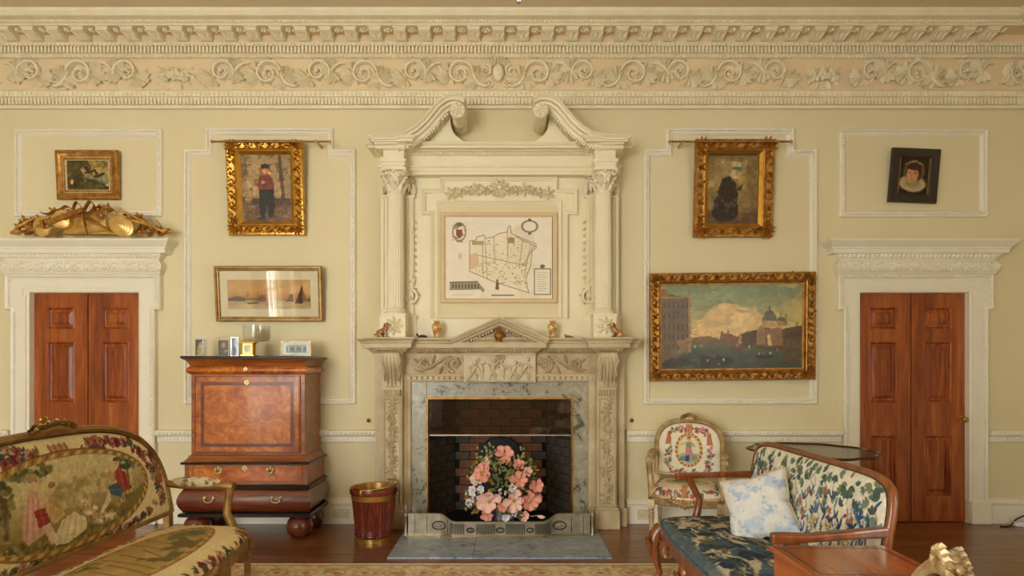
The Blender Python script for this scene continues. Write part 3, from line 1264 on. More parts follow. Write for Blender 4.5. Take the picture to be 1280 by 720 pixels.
def bx(mb, s_, a, b, y0, y1, z0, z1):
    """box between |x| a..b on one side of the fireplace axis"""
    p, q = OM + s_ * a, OM + s_ * b
    return mb.box(min(p, q), max(p, q), y0, y1, z0, z1)


def jamb(s_):
    m = MB()
    bx(m, s_, .785, 1.105, -.12, 0, 0, 1.53)
    part(m, 'jamb', 'stone_plain', fp, bevel=.004)
    m = MB()
    bx(m, s_, .849, 1.023, -.20, -.12, .17, 1.53)
    pil = part(m, 'pilaster', 'stone_plain', fp, bevel=.004)
    m = MB()
    c = OM + s_ * .936
    m.sweep(rectpath(c - .078, c + .078, .20, Z(497, .2)), [(0, 0), (0, .010), (.008, .014), (.016, .006), (.02, 0)], True, -.20)
    part(m, 'pilaster_moulding', 'stone_plain', pil)
    m = MB()
    bx(m, s_, .83, 1.045, -.235, 0, 0, .165)
    bx(m, s_, .84, 1.035, -.222, 0, .165, .185)
    bx(m, s_, 1.0, 1.125, -.14, 0, 0, .165)
    part(m, 'plinth', 'stone_plain', fp, bevel=.006)
    # acanthus console
    m = MB()
    pr = [(-.195, 1.235), (-.215, 1.24), (-.225, 1.30), (-.25, 1.38), (-.285, 1.46), (-.295, 1.53), (-.195, 1.53)]
    n = len(pr)
    m.add([(c - .07, y, z) for y, z in pr] + [(c + .07, y, z) for y, z in pr], [tuple(range(n)), tuple(range(2 * n - 1, n - 1, -1))] + [(i, (i + 1) % n, (i + 1) % n + n, i + n) for i in range(n)])
    con = part(m, 'console', 'stone_plain', fp)
    m = MB()
    for k, (dx, L, z) in enumerate(((-.06, .20, 1.52), (-.03, .27, 1.52), (0, .30, 1.525), (.03, .27, 1.52), (.06, .2, 1.52))):
        m.lobe((c + dx, -.294, z), (dx * .8, .36, -1), L, .040, .034, (0, -1, -.45), .10)
        m.lobe((c + dx * .8, -.256, 1.40), (dx * 2.5, .30, -1), L * .6, .032, .032, (0, -1, -.4), .12)
    for s2 in (-1, 1):
        m.tube([(c + s2 * .068, -.295, 1.52), (c + s2 * .082, -.285, 1.46), (c + s2 * .06, -.27, 1.41), (c + s2 * .074, -.25, 1.35), (c + s2 * .05, -.235, 1.29)], [.012, .016, .013, .013, .006], 6)
    part(m, 'acanthus_leaf', 'stone_tablet', con, smooth=60)
    m = MB()
    bx(m, s_, .862, 1.01, -.232, -.19, Z(495, .22), Z(487, .22))
    for k in range(6):
        m.tube([(c - .062 + k * .025, -.236, Z(494.5, .22)), (c - .062 + k * .025, -.236, Z(487.5, .22))], .010, 6)
    part(m, 'reeded_block', 'stone_carved', fp)
    # carved drop below
    m = MB()
    z = 1.10
    k = 0
    while z > .27:
        k += 1
        r = .034 + .012 * ((k * 7) % 3) / 2
        off = .012 * math.sin(k * 2.1)
        for a in range(6):
            b = a * PI / 3 + k
            m.lobe((c + off, -.205, z), (math.cos(b), 0, math.sin(b)), r * 1.25, r * .8, .022, curl=.15)
        m.ball((c + off, -.222, z), .012, .012, .012, 6, 4)
        for sx in (-1, 1):
            m.lobe((c + off, -.203, z - .03), (sx * .8, 0, -.7), .055, .028, .018, curl=.1)
        z -= .082
    m.tube([(c, -.21, 1.14), (c + .01, -.21, .9), (c - .01, -.21, .6), (c, -.21, .27)], .008, 6)
    part(m, 'carved_drop', 'stone_tablet', pil, smooth=60)


both(jamb)
m = MB().box(OM - .86, OM + .86, -.13, 0, 1.30, 1.53)
lint = part(m, 'lintel', 'stone_carved', fp)
# moulding round the marble slips
m = MB().sweep([(OM + .85, 0.0), (OM + .85, 1.345), (OM - .85, 1.345), (OM - .85, 0.0)], [(0, .11), (0, .150), (.014, .158), (.028, .148), (.04, .135), (.058, .130), (.066, .118), (.066, .09)], False)
part(m, 'slip_moulding', 'stone_plain', fp, smooth=30)
m = MB()
for k in range(34):
    x_ = OM - .80 + 1.6 * k / 33
    if abs(x_ - OM) > .32:
        m.box(x_ - .017, x_ + .017, -.165, -.15, 1.304, 1.326)
for s_ in (-1, 1):
    for k in range(24):
        z = .22 + 1.04 * k / 23
        m.lobe((OM + s_ * .832, -.152, z), (0, 0, 1), .034, .022, .008)
part(m, 'slip_beading', 'stone_plain', fp, kind='stuff')
# lintel scrolls either side of the tablet
for s_ in (-1, 1):
    m = MB()
    m.scroll((OM + s_ * .40, 1.44), .072, 1.4, -PI / 2, s_, .013, .03, -.13, 6)
    m.scroll((OM + s_ * .66, 1.425), .055, 1.2, PI / 2, -s_, .011, .026, -.13, 5)
    m.tube([(OM + s_ * .76, -.145, 1.39), (OM + s_ * .70, -.145, 1.37), (OM + s_ * .6, -.145, 1.42), (OM + s_ * .52, -.145, 1.47), (OM + s_ * .45, -.145, 1.51)], [.008, .012, .014, .012, .01], 6)
    for a, xx in ((2.4, .56), (1.9, .6), (-.4, .55), (.6, .68), (-1.2, .5), (2.8, .72)):
        m.lobe((OM + s_ * xx, -.13, 1.43), (s_ * math.cos(a), 0, math.sin(a)), .10, .04, .026, curl=.12)
    part(m, 'lintel_scroll', 'stone_carved', fp, smooth=60)
# tablet with a relief of dancing children
tab = part(MB().box(OM - .316, OM + .316, -.175, -.12, 1.276, 1.54), 'tablet', 'stone_tablet', fp, bevel=.004)


def figure(xc, lean, arm, leg, h=.17):
    m = MB()
    y = -.178
    z0 = 1.292
    hip = (xc, y, z0 + h * .45)
    ch = (xc + lean * .03, y, z0 + h * .68)
    hd = (xc + lean * .045, y - .012, z0 + h * .92)
    m.ball(hd, .017, .015, .020, 8, 6)
    m.tube([hip, (xc + lean * .015, y - .008, z0 + h * .57), ch, (ch[0], y, z0 + h * .78)], [.018, .022, .021, .012], 8)
    for s2 in (-1, 1):
        k = (hip[0] + s2 * .014 + leg * s2 * .012 + leg * .01, y - .01, z0 + h * .25)
        f = (k[0] + s2 * leg * .012 - leg * .014, y - .002, z0)
        m.tube([hip, k, f], [.014, .012, .007], 6)
        e = (ch[0] + s2 * .03, y - .012, ch[2] + arm * .012 * s2)
        ha = (e[0] + s2 * .018, y - .01, e[2] + arm * .03)
        m.tube([(ch[0], y, ch[2] + .01), e, ha], [.010, .009, .006], 6)
    return m


for k, (xc, le, ar, lg) in enumerate(((-.24, .6, -.8, 1.2), (-.15, -.8, .7, -1), (-.065, .4, 1, .6), (.03, -.3, -.6, -.8), (.115, .5, 1.1, .9), (.205, .9, -.7, 1.6))):
    part(figure(OM + xc, le, ar, lg, .17 + .03 * ((k * 3) % 4) / 3), 'relief_figure', 'stone_tablet', tab, smooth=60)
m = MB()
m.tube([(OM - .29, -.178, 1.29), (OM - .1, -.18, 1.286), (OM + .1, -.18, 1.29), (OM + .29, -.178, 1.287)], .008, 6)
for k in range(9):
    a = 2 * PI * k / 9
    m.lobe((OM + .01, -.176, 1.50), (math.cos(a), 0, .6 * math.sin(a)), .05, .026, .016)
part(m, 'relief_foliage', 'stone_tablet', tab, smooth=60)

# shelf: back slab, projecting side blocks, central pediment
SP = [(0, 1.515), (0, 1.530), (.012, 1.535), (.03, 1.555), (.048, 1.566), (.05, 1.572), (.088, 1.576), (.09, 1.612), (.098, 1.616), (.104, 1.634), (.122, 1.648), (.126, 1.652), (.126, SHELF)]
part(MB().stepped(SP, OM - 1.115, OM + 1.115, .125), 'mantel_shelf', 'stone_plain', fp, smooth=28)
for s_ in (-1, 1):
    a, b = sorted((OM + s_ * .845, OM + s_ * 1.027))
    blk = part(MB().stepped(SP, a, b, .22), 'shelf_block', 'stone_plain', fp, smooth=28)
    m = MB()
    k = a - .03
    while k < b + .03:
        m.lobe((k, -.255, 1.538), (.2, 0, 1), .028, .02, .01)
        k += .024
    part(m, 'leaf_moulding', 'stone_carved', blk, kind='stuff')
m = MB()
k = OM - .72
while k < OM + .72:
    m.lobe((k, -.165 if abs(k - OM) > .33 else -.23, 1.532), (.2, 0, 1), .03, .022, .01)
    k += .026
part(m, 'leaf_moulding', 'stone_carved', fp, kind='stuff')
ped = part(MB().stepped([q for q in SP if q[1] < 1.615] + [(.092, 1.622)], OM - .315, OM + .315, .205), 'pediment_base', 'stone_plain', fp, smooth=28)
rk = [(OM - .425, 1.650), (OM, 1.842), (OM + .425, 1.650)]
m = MB().sweep(rk, [(0, .12), (0, .335), (-.012, .338), (-.03, .318), (-.042, .312), (-.046, .285), (-.062, .280), (-.074, .262), (-.074, .12)], False)
part(m, 'pediment_rake', 'stone_plain', ped, smooth=28)
part(MB().prism([(OM - .38, 1.62), (OM + .38, 1.62), (OM, 1.80)], -.20, -.05), 'tympanum', 'stone_carved', ped)
m = MB()
for s_ in (-1, 1):
    for k in range(13):
        t = .12 + .72 * k / 12
        x_, z = OM + s_ * .425 * (1 - t), 1.650 + .192 * t - .094
        m.box(x_ - .008, x_ + .008, -.262, -.19, z - .004, z + .018)
part(m, 'rake_dentils', 'stone_carved', ped, kind='stuff')
# marble slips
part(MB().box(OM - .795, OM - .65, -.105, 0, 0, 1.285), 'marble_slip', 'slip_marble', fp, bevel=.003)
part(MB().box(OM + .65, OM + .795, -.105, 0, 0, 1.285), 'marble_slip', 'slip_marble', fp, bevel=.003)
part(MB().box(OM - .649, OM + .649, -.105, 0, 1.137, 1.285), 'marble_slip', 'slip_marble', fp, bevel=.003)
m = MB().sweep([(OM + .65, .0), (OM + .65, 1.137), (OM - .65, 1.137), (OM - .65, .0)], [(0, .0), (0, .112), (.012, .112), (.012, .0)], False)
part(m, 'brass_edging', 'gilt_brown', fp)
# firebox
fb = MB()
fb.box(OM - .9, OM + .9, .50, .56, -.02, 1.4)
fb.box(OM - .9, OM + .9, .0, .56, 1.25, 1.4)
fb.box(OM - .9, OM + .9, -.10, .56, -.02, .004)
for s_ in (-1, 1):
    p = [(OM + s_ * .688, .0), (OM + s_ * .455, .5), (OM + s_ * .9, .5), (OM + s_ * .9, .0)]
    fb.add([(x_, y, z) for z in (0, 1.3) for x_, y in p], [(0, 1, 2, 3), (7, 6, 5, 4)] + [(i, (i + 1) % 4, (i + 1) % 4 + 4, i + 4) for i in range(4)])
box_o = part(fb, 'firebox', 'soot_mortar', fp)


def brick_mesh(L, mat):
    m = MB().box(-L / 2 + .004, L / 2 - .004, -.014, .012, .004, .078)
    return shared(m, 'brick', mat)


BM = {}
for c_ in range(15):
    z = c_ * .083
    sh = .5 if c_ % 2 else 0
    for k in range(-3, 4):          # back wall
        L = .205
        a = (k - .5 + sh) * L
        x0, x1 = max(a, -.45), min(a + L, .45)
        if x1 - x0 < .05:
            continue
        mid = (x0 + x1) / 2
        warm = z > .62 and abs(mid) < .33 or (abs(abs(mid) - .34 + z * .12) < .09 and z > .08)
        key = (round(x1 - x0, 3), warm)
        if key not in BM:
            BM[key] = brick_mesh(x1 - x0, 'warm_brick' if warm else 'soot_brick')
        inst(BM[key], 'brick', box_o, (OM + mid, .50 - random.random() * .008, z))
    for s_ in (-1, 1):              # splayed cheeks
        ang = math.atan2(.5, -s_ * (.688 - .455))
        Lw = math.hypot(.5, .233)
        a = -.09 * (c_ % 2)
        while a < Lw:
            x0, x1 = max(a, .005), min(a + .18, Lw - .02)
            a += .18
            if x1 - x0 < .04:
                continue
            key = (round(x1 - x0, 3), False)
            if key not in BM:
                BM[key] = brick_mesh(x1 - x0, 'soot_brick')
            t = (x0 + x1) / 2
            dx, dy = -s_ * .233 / Lw, .5 / Lw
            inst(BM[key], 'brick', box_o, (OM + s_ * .688 + dx * t, dy * t, z), (0, 0, math.atan2(dy, dx) if s_ < 0 else math.atan2(-dy, -dx)))
# iron fireback with an arched top
arch = [(OM - .21, .01), (OM + .21, .01), (OM + .21, .56)] + [(OM + .21 * math.cos(a), .56 + .17 * math.sin(a)) for a in np.linspace(.2, PI - .2, 9)] + [(OM - .21, .56)]
fbk = tag(part(MB().prism(arch, .44, .47), 'fireback', 'iron', bevel=.008), 'dark iron arched fireback standing inside the fireplace', 'fireback')

sg = thing('smoke_guard', 'smoky glass smoke guard across the top of the fire opening', 'smoke guard', (OM, -.06, .80), world=True)
part(MB().box(OM - .636, OM + .636, -.056, -.050, .806, 1.136), 'glass_pane', 'glass_smoky', sg)
part(MB().box(OM - .637, OM + .637, -.060, -.046, .794, .806), 'edge_strip', 'steel', sg)

# hearth of two slabs
he = thing('hearth', 'flat grey veined marble hearth slab in front of the fender', 'hearth', (OM, -.6, 0), world=True)
h0, h1 = X(484, 1.03), X(765, 1.03)
hj = X(592, .95)
part(MB().box(h0, hj - .0015, -1.035, -.236, 0, .013), 'hearth_slab', 'hearth_marble', he, bevel=.003)
part(MB().box(hj + .0015, h1, -1.035, -.236, 0, .013), 'hearth_slab', 'hearth_marble', he, bevel=.003)

# ---- steel fender, dipped and bowed in the middle
fe = thing('fender', 'low steel serpentine fender with oval bosses around the fire', 'fender', (OM, -.45, .013), world=True)
HZ = .014


def fplan(x_):
    t = min(1, max(0, (abs(x_) - .36) / .14))
    t = t * t * (3 - 2 * t)
    return .50 - .05 * t, (.118 + .056 * t)


xs = np.linspace(-.768, .768, 61)


def fstrip(z0, z1, dy0, dy1, ztop=None):
    m = MB()
    rings = []
    for x_ in xs:
        d, h = fplan(x_)
        t0, t1 = (z0, z1) if ztop is None else (h + z0, h + z1)
        rings.append([(OM + x_, -d + dy1, HZ + t0), (OM + x_, -d + dy0, HZ + t0), (OM + x_, -d + dy0, HZ + t1), (OM + x_, -d + dy1, HZ + t1)])
    return m.loft(rings)


m = MB()
rings = []
for x_ in xs:
    d, h = fplan(x_)
    rings.append([(OM + x_, -d + .012, HZ + .012), (OM + x_, -d, HZ + .012), (OM + x_, -d, HZ + h), (OM + x_, -d + .012, HZ + h)])
m.loft(rings)
for s_ in (-1, 1):
    bx(m, s_, .756, .768, -.45, -.245, HZ, HZ + .165)
part(m, 'fender_plate', 'steel', fe)
part(fstrip(0, .014, -.016, .014), 'fender_foot_rail', 'brass_pale', fe)
part(fstrip(-.006, .006, -.008, .018, True), 'fender_top_rail', 'steel', fe)
for xb, rx in ((-.50, .054), (.50, .054), (-.235, .028), (.255, .028), (.01, .032)):
    d, h = fplan(xb)
    z = HZ + h * .47
    m = MB()
    ring = [(OM + xb + rx * math.cos(a), -fplan(xb + rx * math.cos(a))[0] - .006, z + rx * .62 * math.sin(a)) for a in np.linspace(0, 2 * PI, 20, False)]
    m.tube(ring, .005, 6, closed=True)
    o = part(m, 'oval_boss', 'steel_dark', fe, smooth=60)
    part(MB().ball((OM + xb, -d, z), rx * .55, .014, rx * .32, 10, 6), 'boss_centre', 'steel', o, smooth=60)
m = MB()
for xr in np.arange(-.40, .41, .0135):
    if min(abs(xr + .235), abs(xr - .255), abs(xr - .01)) > .045:
        d, h = fplan(xr)
        m.box(OM + xr - .0035, OM + xr + .0035, -d - .006, -d, HZ + .022, HZ + h - .014)
part(m, 'reeding', 'steel_dark', fe, kind='stuff')
for xl in (-.70, -.60, -.425, .425, .60, .70):
    d, h = fplan(xl)
    part(MB().box(OM + xl - .002, OM + xl + .002, -d - .003, -d, HZ + .016, HZ + h - .008), 'engraved_line', 'steel_dark', fe)
for s_ in (-1, 1):
    pr = [(0, 0), (.02, 0), (.02, .01), (.012, .02), (.012, .15), (.018, .16), (.018, .175), (.008, .185), (.007, .195), (.016, .21), (.018, .222), (.012, .236), (.005, .245), (.004, .252), (0, .258)]
    part(MB().lathe(pr, (OM + s_ * .775, -.452, HZ), 12), 'finial_post', 'steel', fe, smooth=50)


# ---- flowers in front of the grate
FD = .30
fa = thing('flower_arrangement', 'pink and cream silk flower arrangement in front of the fire', 'flowers', (X(628, FD), -FD, .013), world=True)
fx, fy = X(628, FD), -FD
part(MB().lathe([(.0, .014), (.08, .014), (.085, .022), (.06, .04), (.10, .09), (.125, .16), (.13, .185), (.118, .185), (.10, .14), (0, .08)], (fx, fy, 0), 24), 'bowl', 'ceramic_blue', fa, smooth=50)


def petal_mesh(r, mat):
    m = MB()
    vs, fs = [(0, 0, 0)], []
    nr = 3
    A = np.linspace(-.62, .62, 5)
    for i in range(1, nr + 1):
        t = i / nr
        for a in A:
            wob = 1 - .22 * (a / .62) ** 2 * t
            vs.append((r * t * wob * math.cos(a), r * t * wob * math.sin(a), r * (.42 * t * t - .1 * t + .12 * abs(a) * t)))
    k = len(A)
    for j in range(k - 1):
        fs.append((0, 1 + j, 2 + j))
    for i in range(nr - 1):
        for j in range(k - 1):
            fs.append((1 + i * k + j, 1 + (i + 1) * k + j, 2 + (i + 1) * k + j, 2 + i * k + j))
    m.add(vs, fs)
    return shared(m, 'petal', mat, 180)


PET = {}


def blossom(px, py, rpx, mat, dd=0.0, rot=0.0, tilt=None):
    d = FD + .16 + dd
    r = rpx * (DIST - d) / FPX
    p = Vector((X(px, d), -d, Z(py, d)))
    nrm = (p - Vector((fx, fy + .05, .36))).normalized() * .7 + Vector((0, -1, .12))
    q = nrm.normalized().to_track_quat('Z', 'Y')
    key = (round(r, 3), mat)
    if key not in PET:
        PET[key] = petal_mesh(r, mat)
    f = part(MB().ball((0, 0, 0), r * .2, r * .2, r * .14, 8, 5), 'flower', 'stamen', None, smooth=60)
    f.parent = fa
    f.location = p - WORLD_BUILT[fa.name]
    f.rotation_euler = q.to_euler()
    for k in range(6):
        o = bpy.data.objects.new('petal', PET[key])
        COL.objects.link(o)
        o.parent = f
        o.rotation_euler = (random.uniform(-.18, .18), random.uniform(-.3, .2), rot + k * PI / 3 + random.uniform(-.16, .16))
        o.location = (0, 0, .004 * (k % 2))
        s_ = random.uniform(.82, 1.12)
        o.scale = (s_, s_ * random.uniform(.75, 1.0), s_)


for a in ((630, 569, 12, 'pink_petal', -.06), (604, 591, 13, 'pink_petal', .0), (648.5, 600, 13, 'pink_petal', .05), (669, 607, 10, 'pink_petal', -.03),
          (612, 627, 15, 'pale_petal', .04), (642, 626, 14, 'pale_petal', .06), (662.5, 627, 13, 'pink_petal', .02), (609, 643, 9, 'pink_petal', .02),
          (608, 578, 8, 'pale_petal', -.05), (647, 581, 8, 'pink_petal', -.05), (596, 600, 9, 'pale_petal', -.02), (655, 645, 7, 'pale_petal', .03),
          (591, 613, 7, 'white_petal', .0), (640, 610, 6, 'white_petal', .06), (601, 612, 6, 'white_petal', .03), (628, 634, 7, 'pink_petal', .06),
          (672, 622, 7, 'pink_petal', -.04), (632, 646, 6, 'white_petal', .04), (588, 628, 6, 'white_petal', -.03), (658, 590, 7, 'pale_petal', -.04)):
    blossom(*a[:4], dd=a[4], rot=random.random())
# leaves
leaf_me = {}
for mt in ('leaf_green', 'leaf_ochre'):
    m = MB().lobe((0, 0, 0), (1, 0, 0), .062, .030, .006, (0, 0, 1), .15)
    leaf_me[mt] = shared(m, 'leaf', mt, 180)
for k in range(280):
    a = random.random() * 2 * PI
    rr = math.sqrt(random.random()) * .30
    px_, pz_ = rr * math.cos(a), rr * 1.0 * math.sin(a)
    depth = .19 * (1 - (rr / .33) ** 2) + random.uniform(-.05, .03)
    loc = (fx + px_, fy - depth, .40 + pz_)
    if loc[2] < .10:
        continue
    ochre = (random.random() < .4)
    d = Vector((math.cos(a) + random.uniform(-.8, .8), -.5 + random.uniform(-.5, .4), math.sin(a) + random.uniform(-.8, .8)))
    d.normalize()
    nv = Vector((random.uniform(-.5, .5), -1, .45 + random.uniform(-.4, .4)))
    nv = (nv - d * nv.dot(d)).normalized()
    q = Matrix((d, nv.cross(d), nv)).transposed().to_quaternion()
    inst(leaf_me['leaf_ochre' if ochre else 'leaf_green'], 'leaf', fa, loc, q.to_euler(), (1, 1, 1) if k % 3 else (.75, .75, .75))
# clusters of buds
bud = shared(MB().ball((0, 0, 0), .011, .011, .013, 6, 4), 'bud', 'bud_green', 180)
budw = shared(MB().ball((0, 0, 0), .012, .012, .012, 6, 4), 'bud', 'white_petal', 180)
for cx_, cy_, r_, n_b, me_ in ((607, 566, 13, 22, bud), (626, 587, 13, 24, bud), (628, 602, 9, 10, bud), (590, 618, 9, 14, budw), (627, 618, 7, 9, budw), (597, 607, 6, 8, budw), (584, 634, 5, 6, bud), (650, 566, 8, 10, bud), (640, 640, 7, 8, budw)):
    for k in range(n_b):
        a, rr = random.random() * 2 * PI, r_ * math.sqrt(random.random())
        d = FD + .12 + .05 * random.random()
        inst(me_, 'bud', fa, (X(cx_ + rr * math.cos(a), d), -d, Z(cy_ + rr * math.sin(a), d)))
m = MB()
for k in range(36):
    a = random.random() * 2 * PI
    rr = .28 * math.sqrt(random.random())
    m.tube([(fx + .03 * math.cos(a), fy, .17), (fx + .5 * rr * math.cos(a), fy - .06, .30), (fx + rr * math.cos(a), fy - .10 * (1 - rr), .40 + rr * math.sin(a))], [.004, .003, .002], 5)
part(m, 'stems', 'stem_brown', fa, kind='stuff')
m = MB()
m.tube([(fx + .15, fy - .1, .20), (fx + .24, fy - .13, .165), (fx + .31, fy - .15, .178)], .003, 5)
m.lobe((fx + .29, fy - .15, .175), (1, -.3, .15), .07, .035, .014, (0, -.6, 1))
part(m, 'drooping_bud', 'pale_petal', fa)

# ---- peat bucket
bk = thing('peat_bucket', 'reeded mahogany bucket bound with brass beside the fireplace', 'bucket', (X(467.5, .50), -.50, 0))
part(MB().lathe([(0, .02), (.148, .02), (.150, .06), (.158, .14), (.168, .25), (.178, .345), (.170, .345), (.160, .25), (.15, .1), (0, .05)], (0, 0, 0), 88, flute=.035), 'bucket_body', 'mahogany', bk, smooth=30)
part(MB().lathe([(.140, 0), (.156, 0), (.156, .03), (.148, .034), (.140, .03)], (0, 0, 0), 40), 'foot_ring', 'brass', bk, smooth=30)
for z in (.052, .07, .088):
    part(MB().tube([(.152 * math.cos(a), .152 * math.sin(a), z) for a in np.linspace(0, 2 * PI, 40, False)], .006, 6, closed=True), 'hoop', 'mahogany', bk, smooth=60)
part(MB().lathe([(.172, .335), (.182, .335), (.185, .38), (.178, .38)], (0, 0, 0), 48), 'brass_band', 'brass', bk, smooth=40)
part(MB().lathe([(.172, .378), (.192, .378), (.196, .40), (.193, .425), (.184, .43), (.176, .42), (.172, .40)], (0, 0, 0), 48), 'rim', 'mahogany', bk, smooth=40)
part(MB().lathe([(.178, .432), (.170, .425), (.160, .30), (.13, .08), (0, .07), (0, .065), (.135, .07), (.166, .30), (.174, .40)], (0, 0, 0), 40), 'brass_liner', 'brass', bk, smooth=40)
hpts = [(.186 * math.cos(a), -.186 * math.sin(a) * .95, .44 + .012 * math.sin(a)) for a in np.linspace(-.15, PI * .55, 16)]
hpts = [(.198 * math.cos(a), .198 * math.sin(a), .441 + .02 * math.sin((a + 1.2))) for a in np.linspace(-1.9, 1.2, 18)]
hd = part(MB().tube(hpts, .007, 8), 'handle', 'brass', bk, smooth=60)
for a in (-1.9, 1.2):
    part(MB().ball((.194 * math.cos(a), .194 * math.sin(a), .41), .013, .013, .03, 8, 6), 'handle_lug', 'brass', hd, smooth=60)

# ================================================================ overmantel
om = thing('overmantel', 'cream carved overmantel with fluted columns and broken swan-neck pediment', 'overmantel', (OM, 0, SHELF), world=True)
part(MB().box(OM - 1.06, OM + 1.06, -.055, 0, SHELF, 3.12), 'back_board', 'overmantel_paint', om)
COLC = .906
for s_ in (-1, 1):
    cx = OM + s_ * COLC
    m = MB().box(cx + s_ * .009 - .145, cx + s_ * .009 + .145, -.09, 0, 1.87, 2.93)
    for k in range(9):
        xr = cx + s_ * .009 - .125 + .25 * k / 8
        m.box(xr - .009, xr + .009, -.100, -.085, 1.93, 2.91)
    part(m, 'fluted_pilaster', 'overmantel_paint', om)
    m = MB()
    m.box(cx - .100, cx + .100, -.292, 0, SHELF, 1.855)
    m.box(cx - .165, cx + .165, -.10, 0, SHELF, 1.87)
    m.box(cx - .105, cx + .105, -.298, 0, 1.85, 1.868)
    pl = part(m, 'plinth', 'overmantel_paint', om, bevel=.004)
    m = MB()
    for k in range(8):
        a = k * PI / 4
        m.lobe((cx, -.292, 1.765), (math.cos(a), 0, math.sin(a)), .085, .05, .022, curl=.15)
        m.lobe((cx, -.297, 1.765), (math.cos(a + .4), 0, math.sin(a + .4)), .05, .035, .03, curl=.25)
    m.ball((cx, -.312, 1.765), .016, .016, .016, 7, 5)
    part(m, 'leaf_rosette', 'overmantel_paint', pl, smooth=60)
    part(MB().lathe([(0, 1.868), (.094, 1.868), (.098, 1.878), (.092, 1.889), (.082, 1.893), (.080, 1.90), (.086, 1.907), (.080, 1.916), (.072, 1.922)], (cx, -.196, 0), 28), 'column_base', 'overmantel_paint', om, smooth=40)
    part(MB().lathe([(.071, 1.92), (.0715, 2.2), (.069, 2.6), (.065, 2.905), (.070, 2.912), (.070, 2.92)], (cx, -.196, 0), 44, flute=.07), 'column_shaft', 'overmantel_paint', om, smooth=25)
    # capital: bell, two rows of leaves, volutes, abacus
    m = MB().lathe([(.066, 2.915), (.066, 2.95), (.074, 3.02), (.092, 3.08), (.10, 3.095)], (cx, -.196, 0), 20)
    capo = part(m, 'capital', 'plaster_cream', om, smooth=50)
    for rw, (z0, L, r0, nn, ph) in enumerate(((2.922, .085, .066, 8, 0), (2.965, .10, .070, 8, PI / 8))):
        m = MB()
        for k in range(nn):
            a = ph + 2 * PI * k / nn
            nr = Vector((math.cos(a), math.sin(a), 0))
            m.lobe((cx + r0 * nr.x, -.196 + r0 * nr.y, z0), (0, 0, 1), L, .046, .014, nr, .35)
            tp = Vector((cx, -.196, z0 + L * .86)) + nr * (r0 + .036)
            m.ball(tp, .017, .017, .012, 6, 4)
        part(m, 'acanthus_row', 'plaster_cream', capo, smooth=60)
    m = MB()
    for k in range(4):
        a = PI / 4 + k * PI / 2
        c0 = Vector((cx + .118 * math.cos(a), -.196 + .118 * math.sin(a), 3.075))
        side = Vector((-math.sin(a), math.cos(a), 0))
        pts = [c0 + Vector((math.cos(a), math.sin(a), 0)) * (.03 * (1 - t * .75) * math.cos(6.5 * t)) + Vector((0, 0, 1)) * (.03 * (1 - t * .75) * math.sin(6.5 * t)) for t in np.linspace(0, 1, 12)]
        part(MB().tube(pts, [.009] * 12, 6), 'volute', 'plaster_cream', capo, smooth=60)
    for k in range(4):
        a = k * PI / 2
        part(MB().ball((cx + .098 * math.cos(a), -.196 + .098 * math.sin(a), 3.095), .018, .018, .02, 6, 4), 'fleuron', 'plaster_cream', capo, smooth=60)
    part(MB().box(cx - .105, cx + .105, -.305, 0, 3.098, 3.12), 'abacus', 'plaster_cream', capo, bevel=.004)
    # capital of the pilaster behind
    m = MB()
    m.box(cx - .15, cx + .15, -.10, 0, 2.92, 2.94)
    m.box(cx - .155, cx + .155, -.14, 0, 3.098, 3.12)
    for k in range(7):
        xr = cx - .135 + .27 * k / 6
        m.lobe((xr, -.09, 2.935 + .03 * (k % 2)), (0, 0, 1), .10, .05, .018, (0, -1, 0), .35)
    for s2 in (-1, 1):
        m.scroll((cx + s2 * .125, 3.065), .026, 1.3, PI / 2, s2, .008, .02, -.11, 0, 6, 14)
    part(m, 'pilaster_capital', 'plaster_cream', om, smooth=50)
EP = [(0, 3.105), (0, 3.132), (.006, 3.136), (.006, 3.160), (.016, 3.166), (.020, 3.182), (.018, 3.186), (0, 3.188), (0, 3.268), (.012, 3.272), (.014, 3.298), (.034, 3.300), (.044, 3.308), (.085, 3.312), (.088, 3.326), (.098, 3.330), (.112, 3.342), (.118, 3.352)]
part(MB().stepped(EP, OM - 1.055, OM + 1.055, .15), 'entablature', 'overmantel_paint', om, smooth=28)
for s_ in (-1, 1):
    cx = OM + s_ * COLC
    eb = part(MB().stepped(EP, cx - .088, cx + .088, .30), 'entablature_block', 'overmantel_paint', om, smooth=28)
    m = MB()
    for k in range(9):
        xr = cx - .09 + .18 * k / 8
        m.box(xr - .007, xr + .007, -.330, -.31, 3.274, 3.297)
    part(m, 'dentils', 'overmantel_paint', eb, kind='stuff')
m = MB()
k = OM - .76
while k < OM + .77:
    m.box(k - .007, k + .007, -.180, -.16, 3.274, 3.297)
    k += .0245
part(m, 'dentils', 'overmantel_paint', om, kind='stuff')
m = MB()
k = OM - .76
while k < OM + .77:
    m.lobe((k, -.166, 3.166), (.3, 0, 1), .02, .016, .006)
    k += .022
part(m, 'leaf_moulding', 'overmantel_paint', om, kind='stuff')
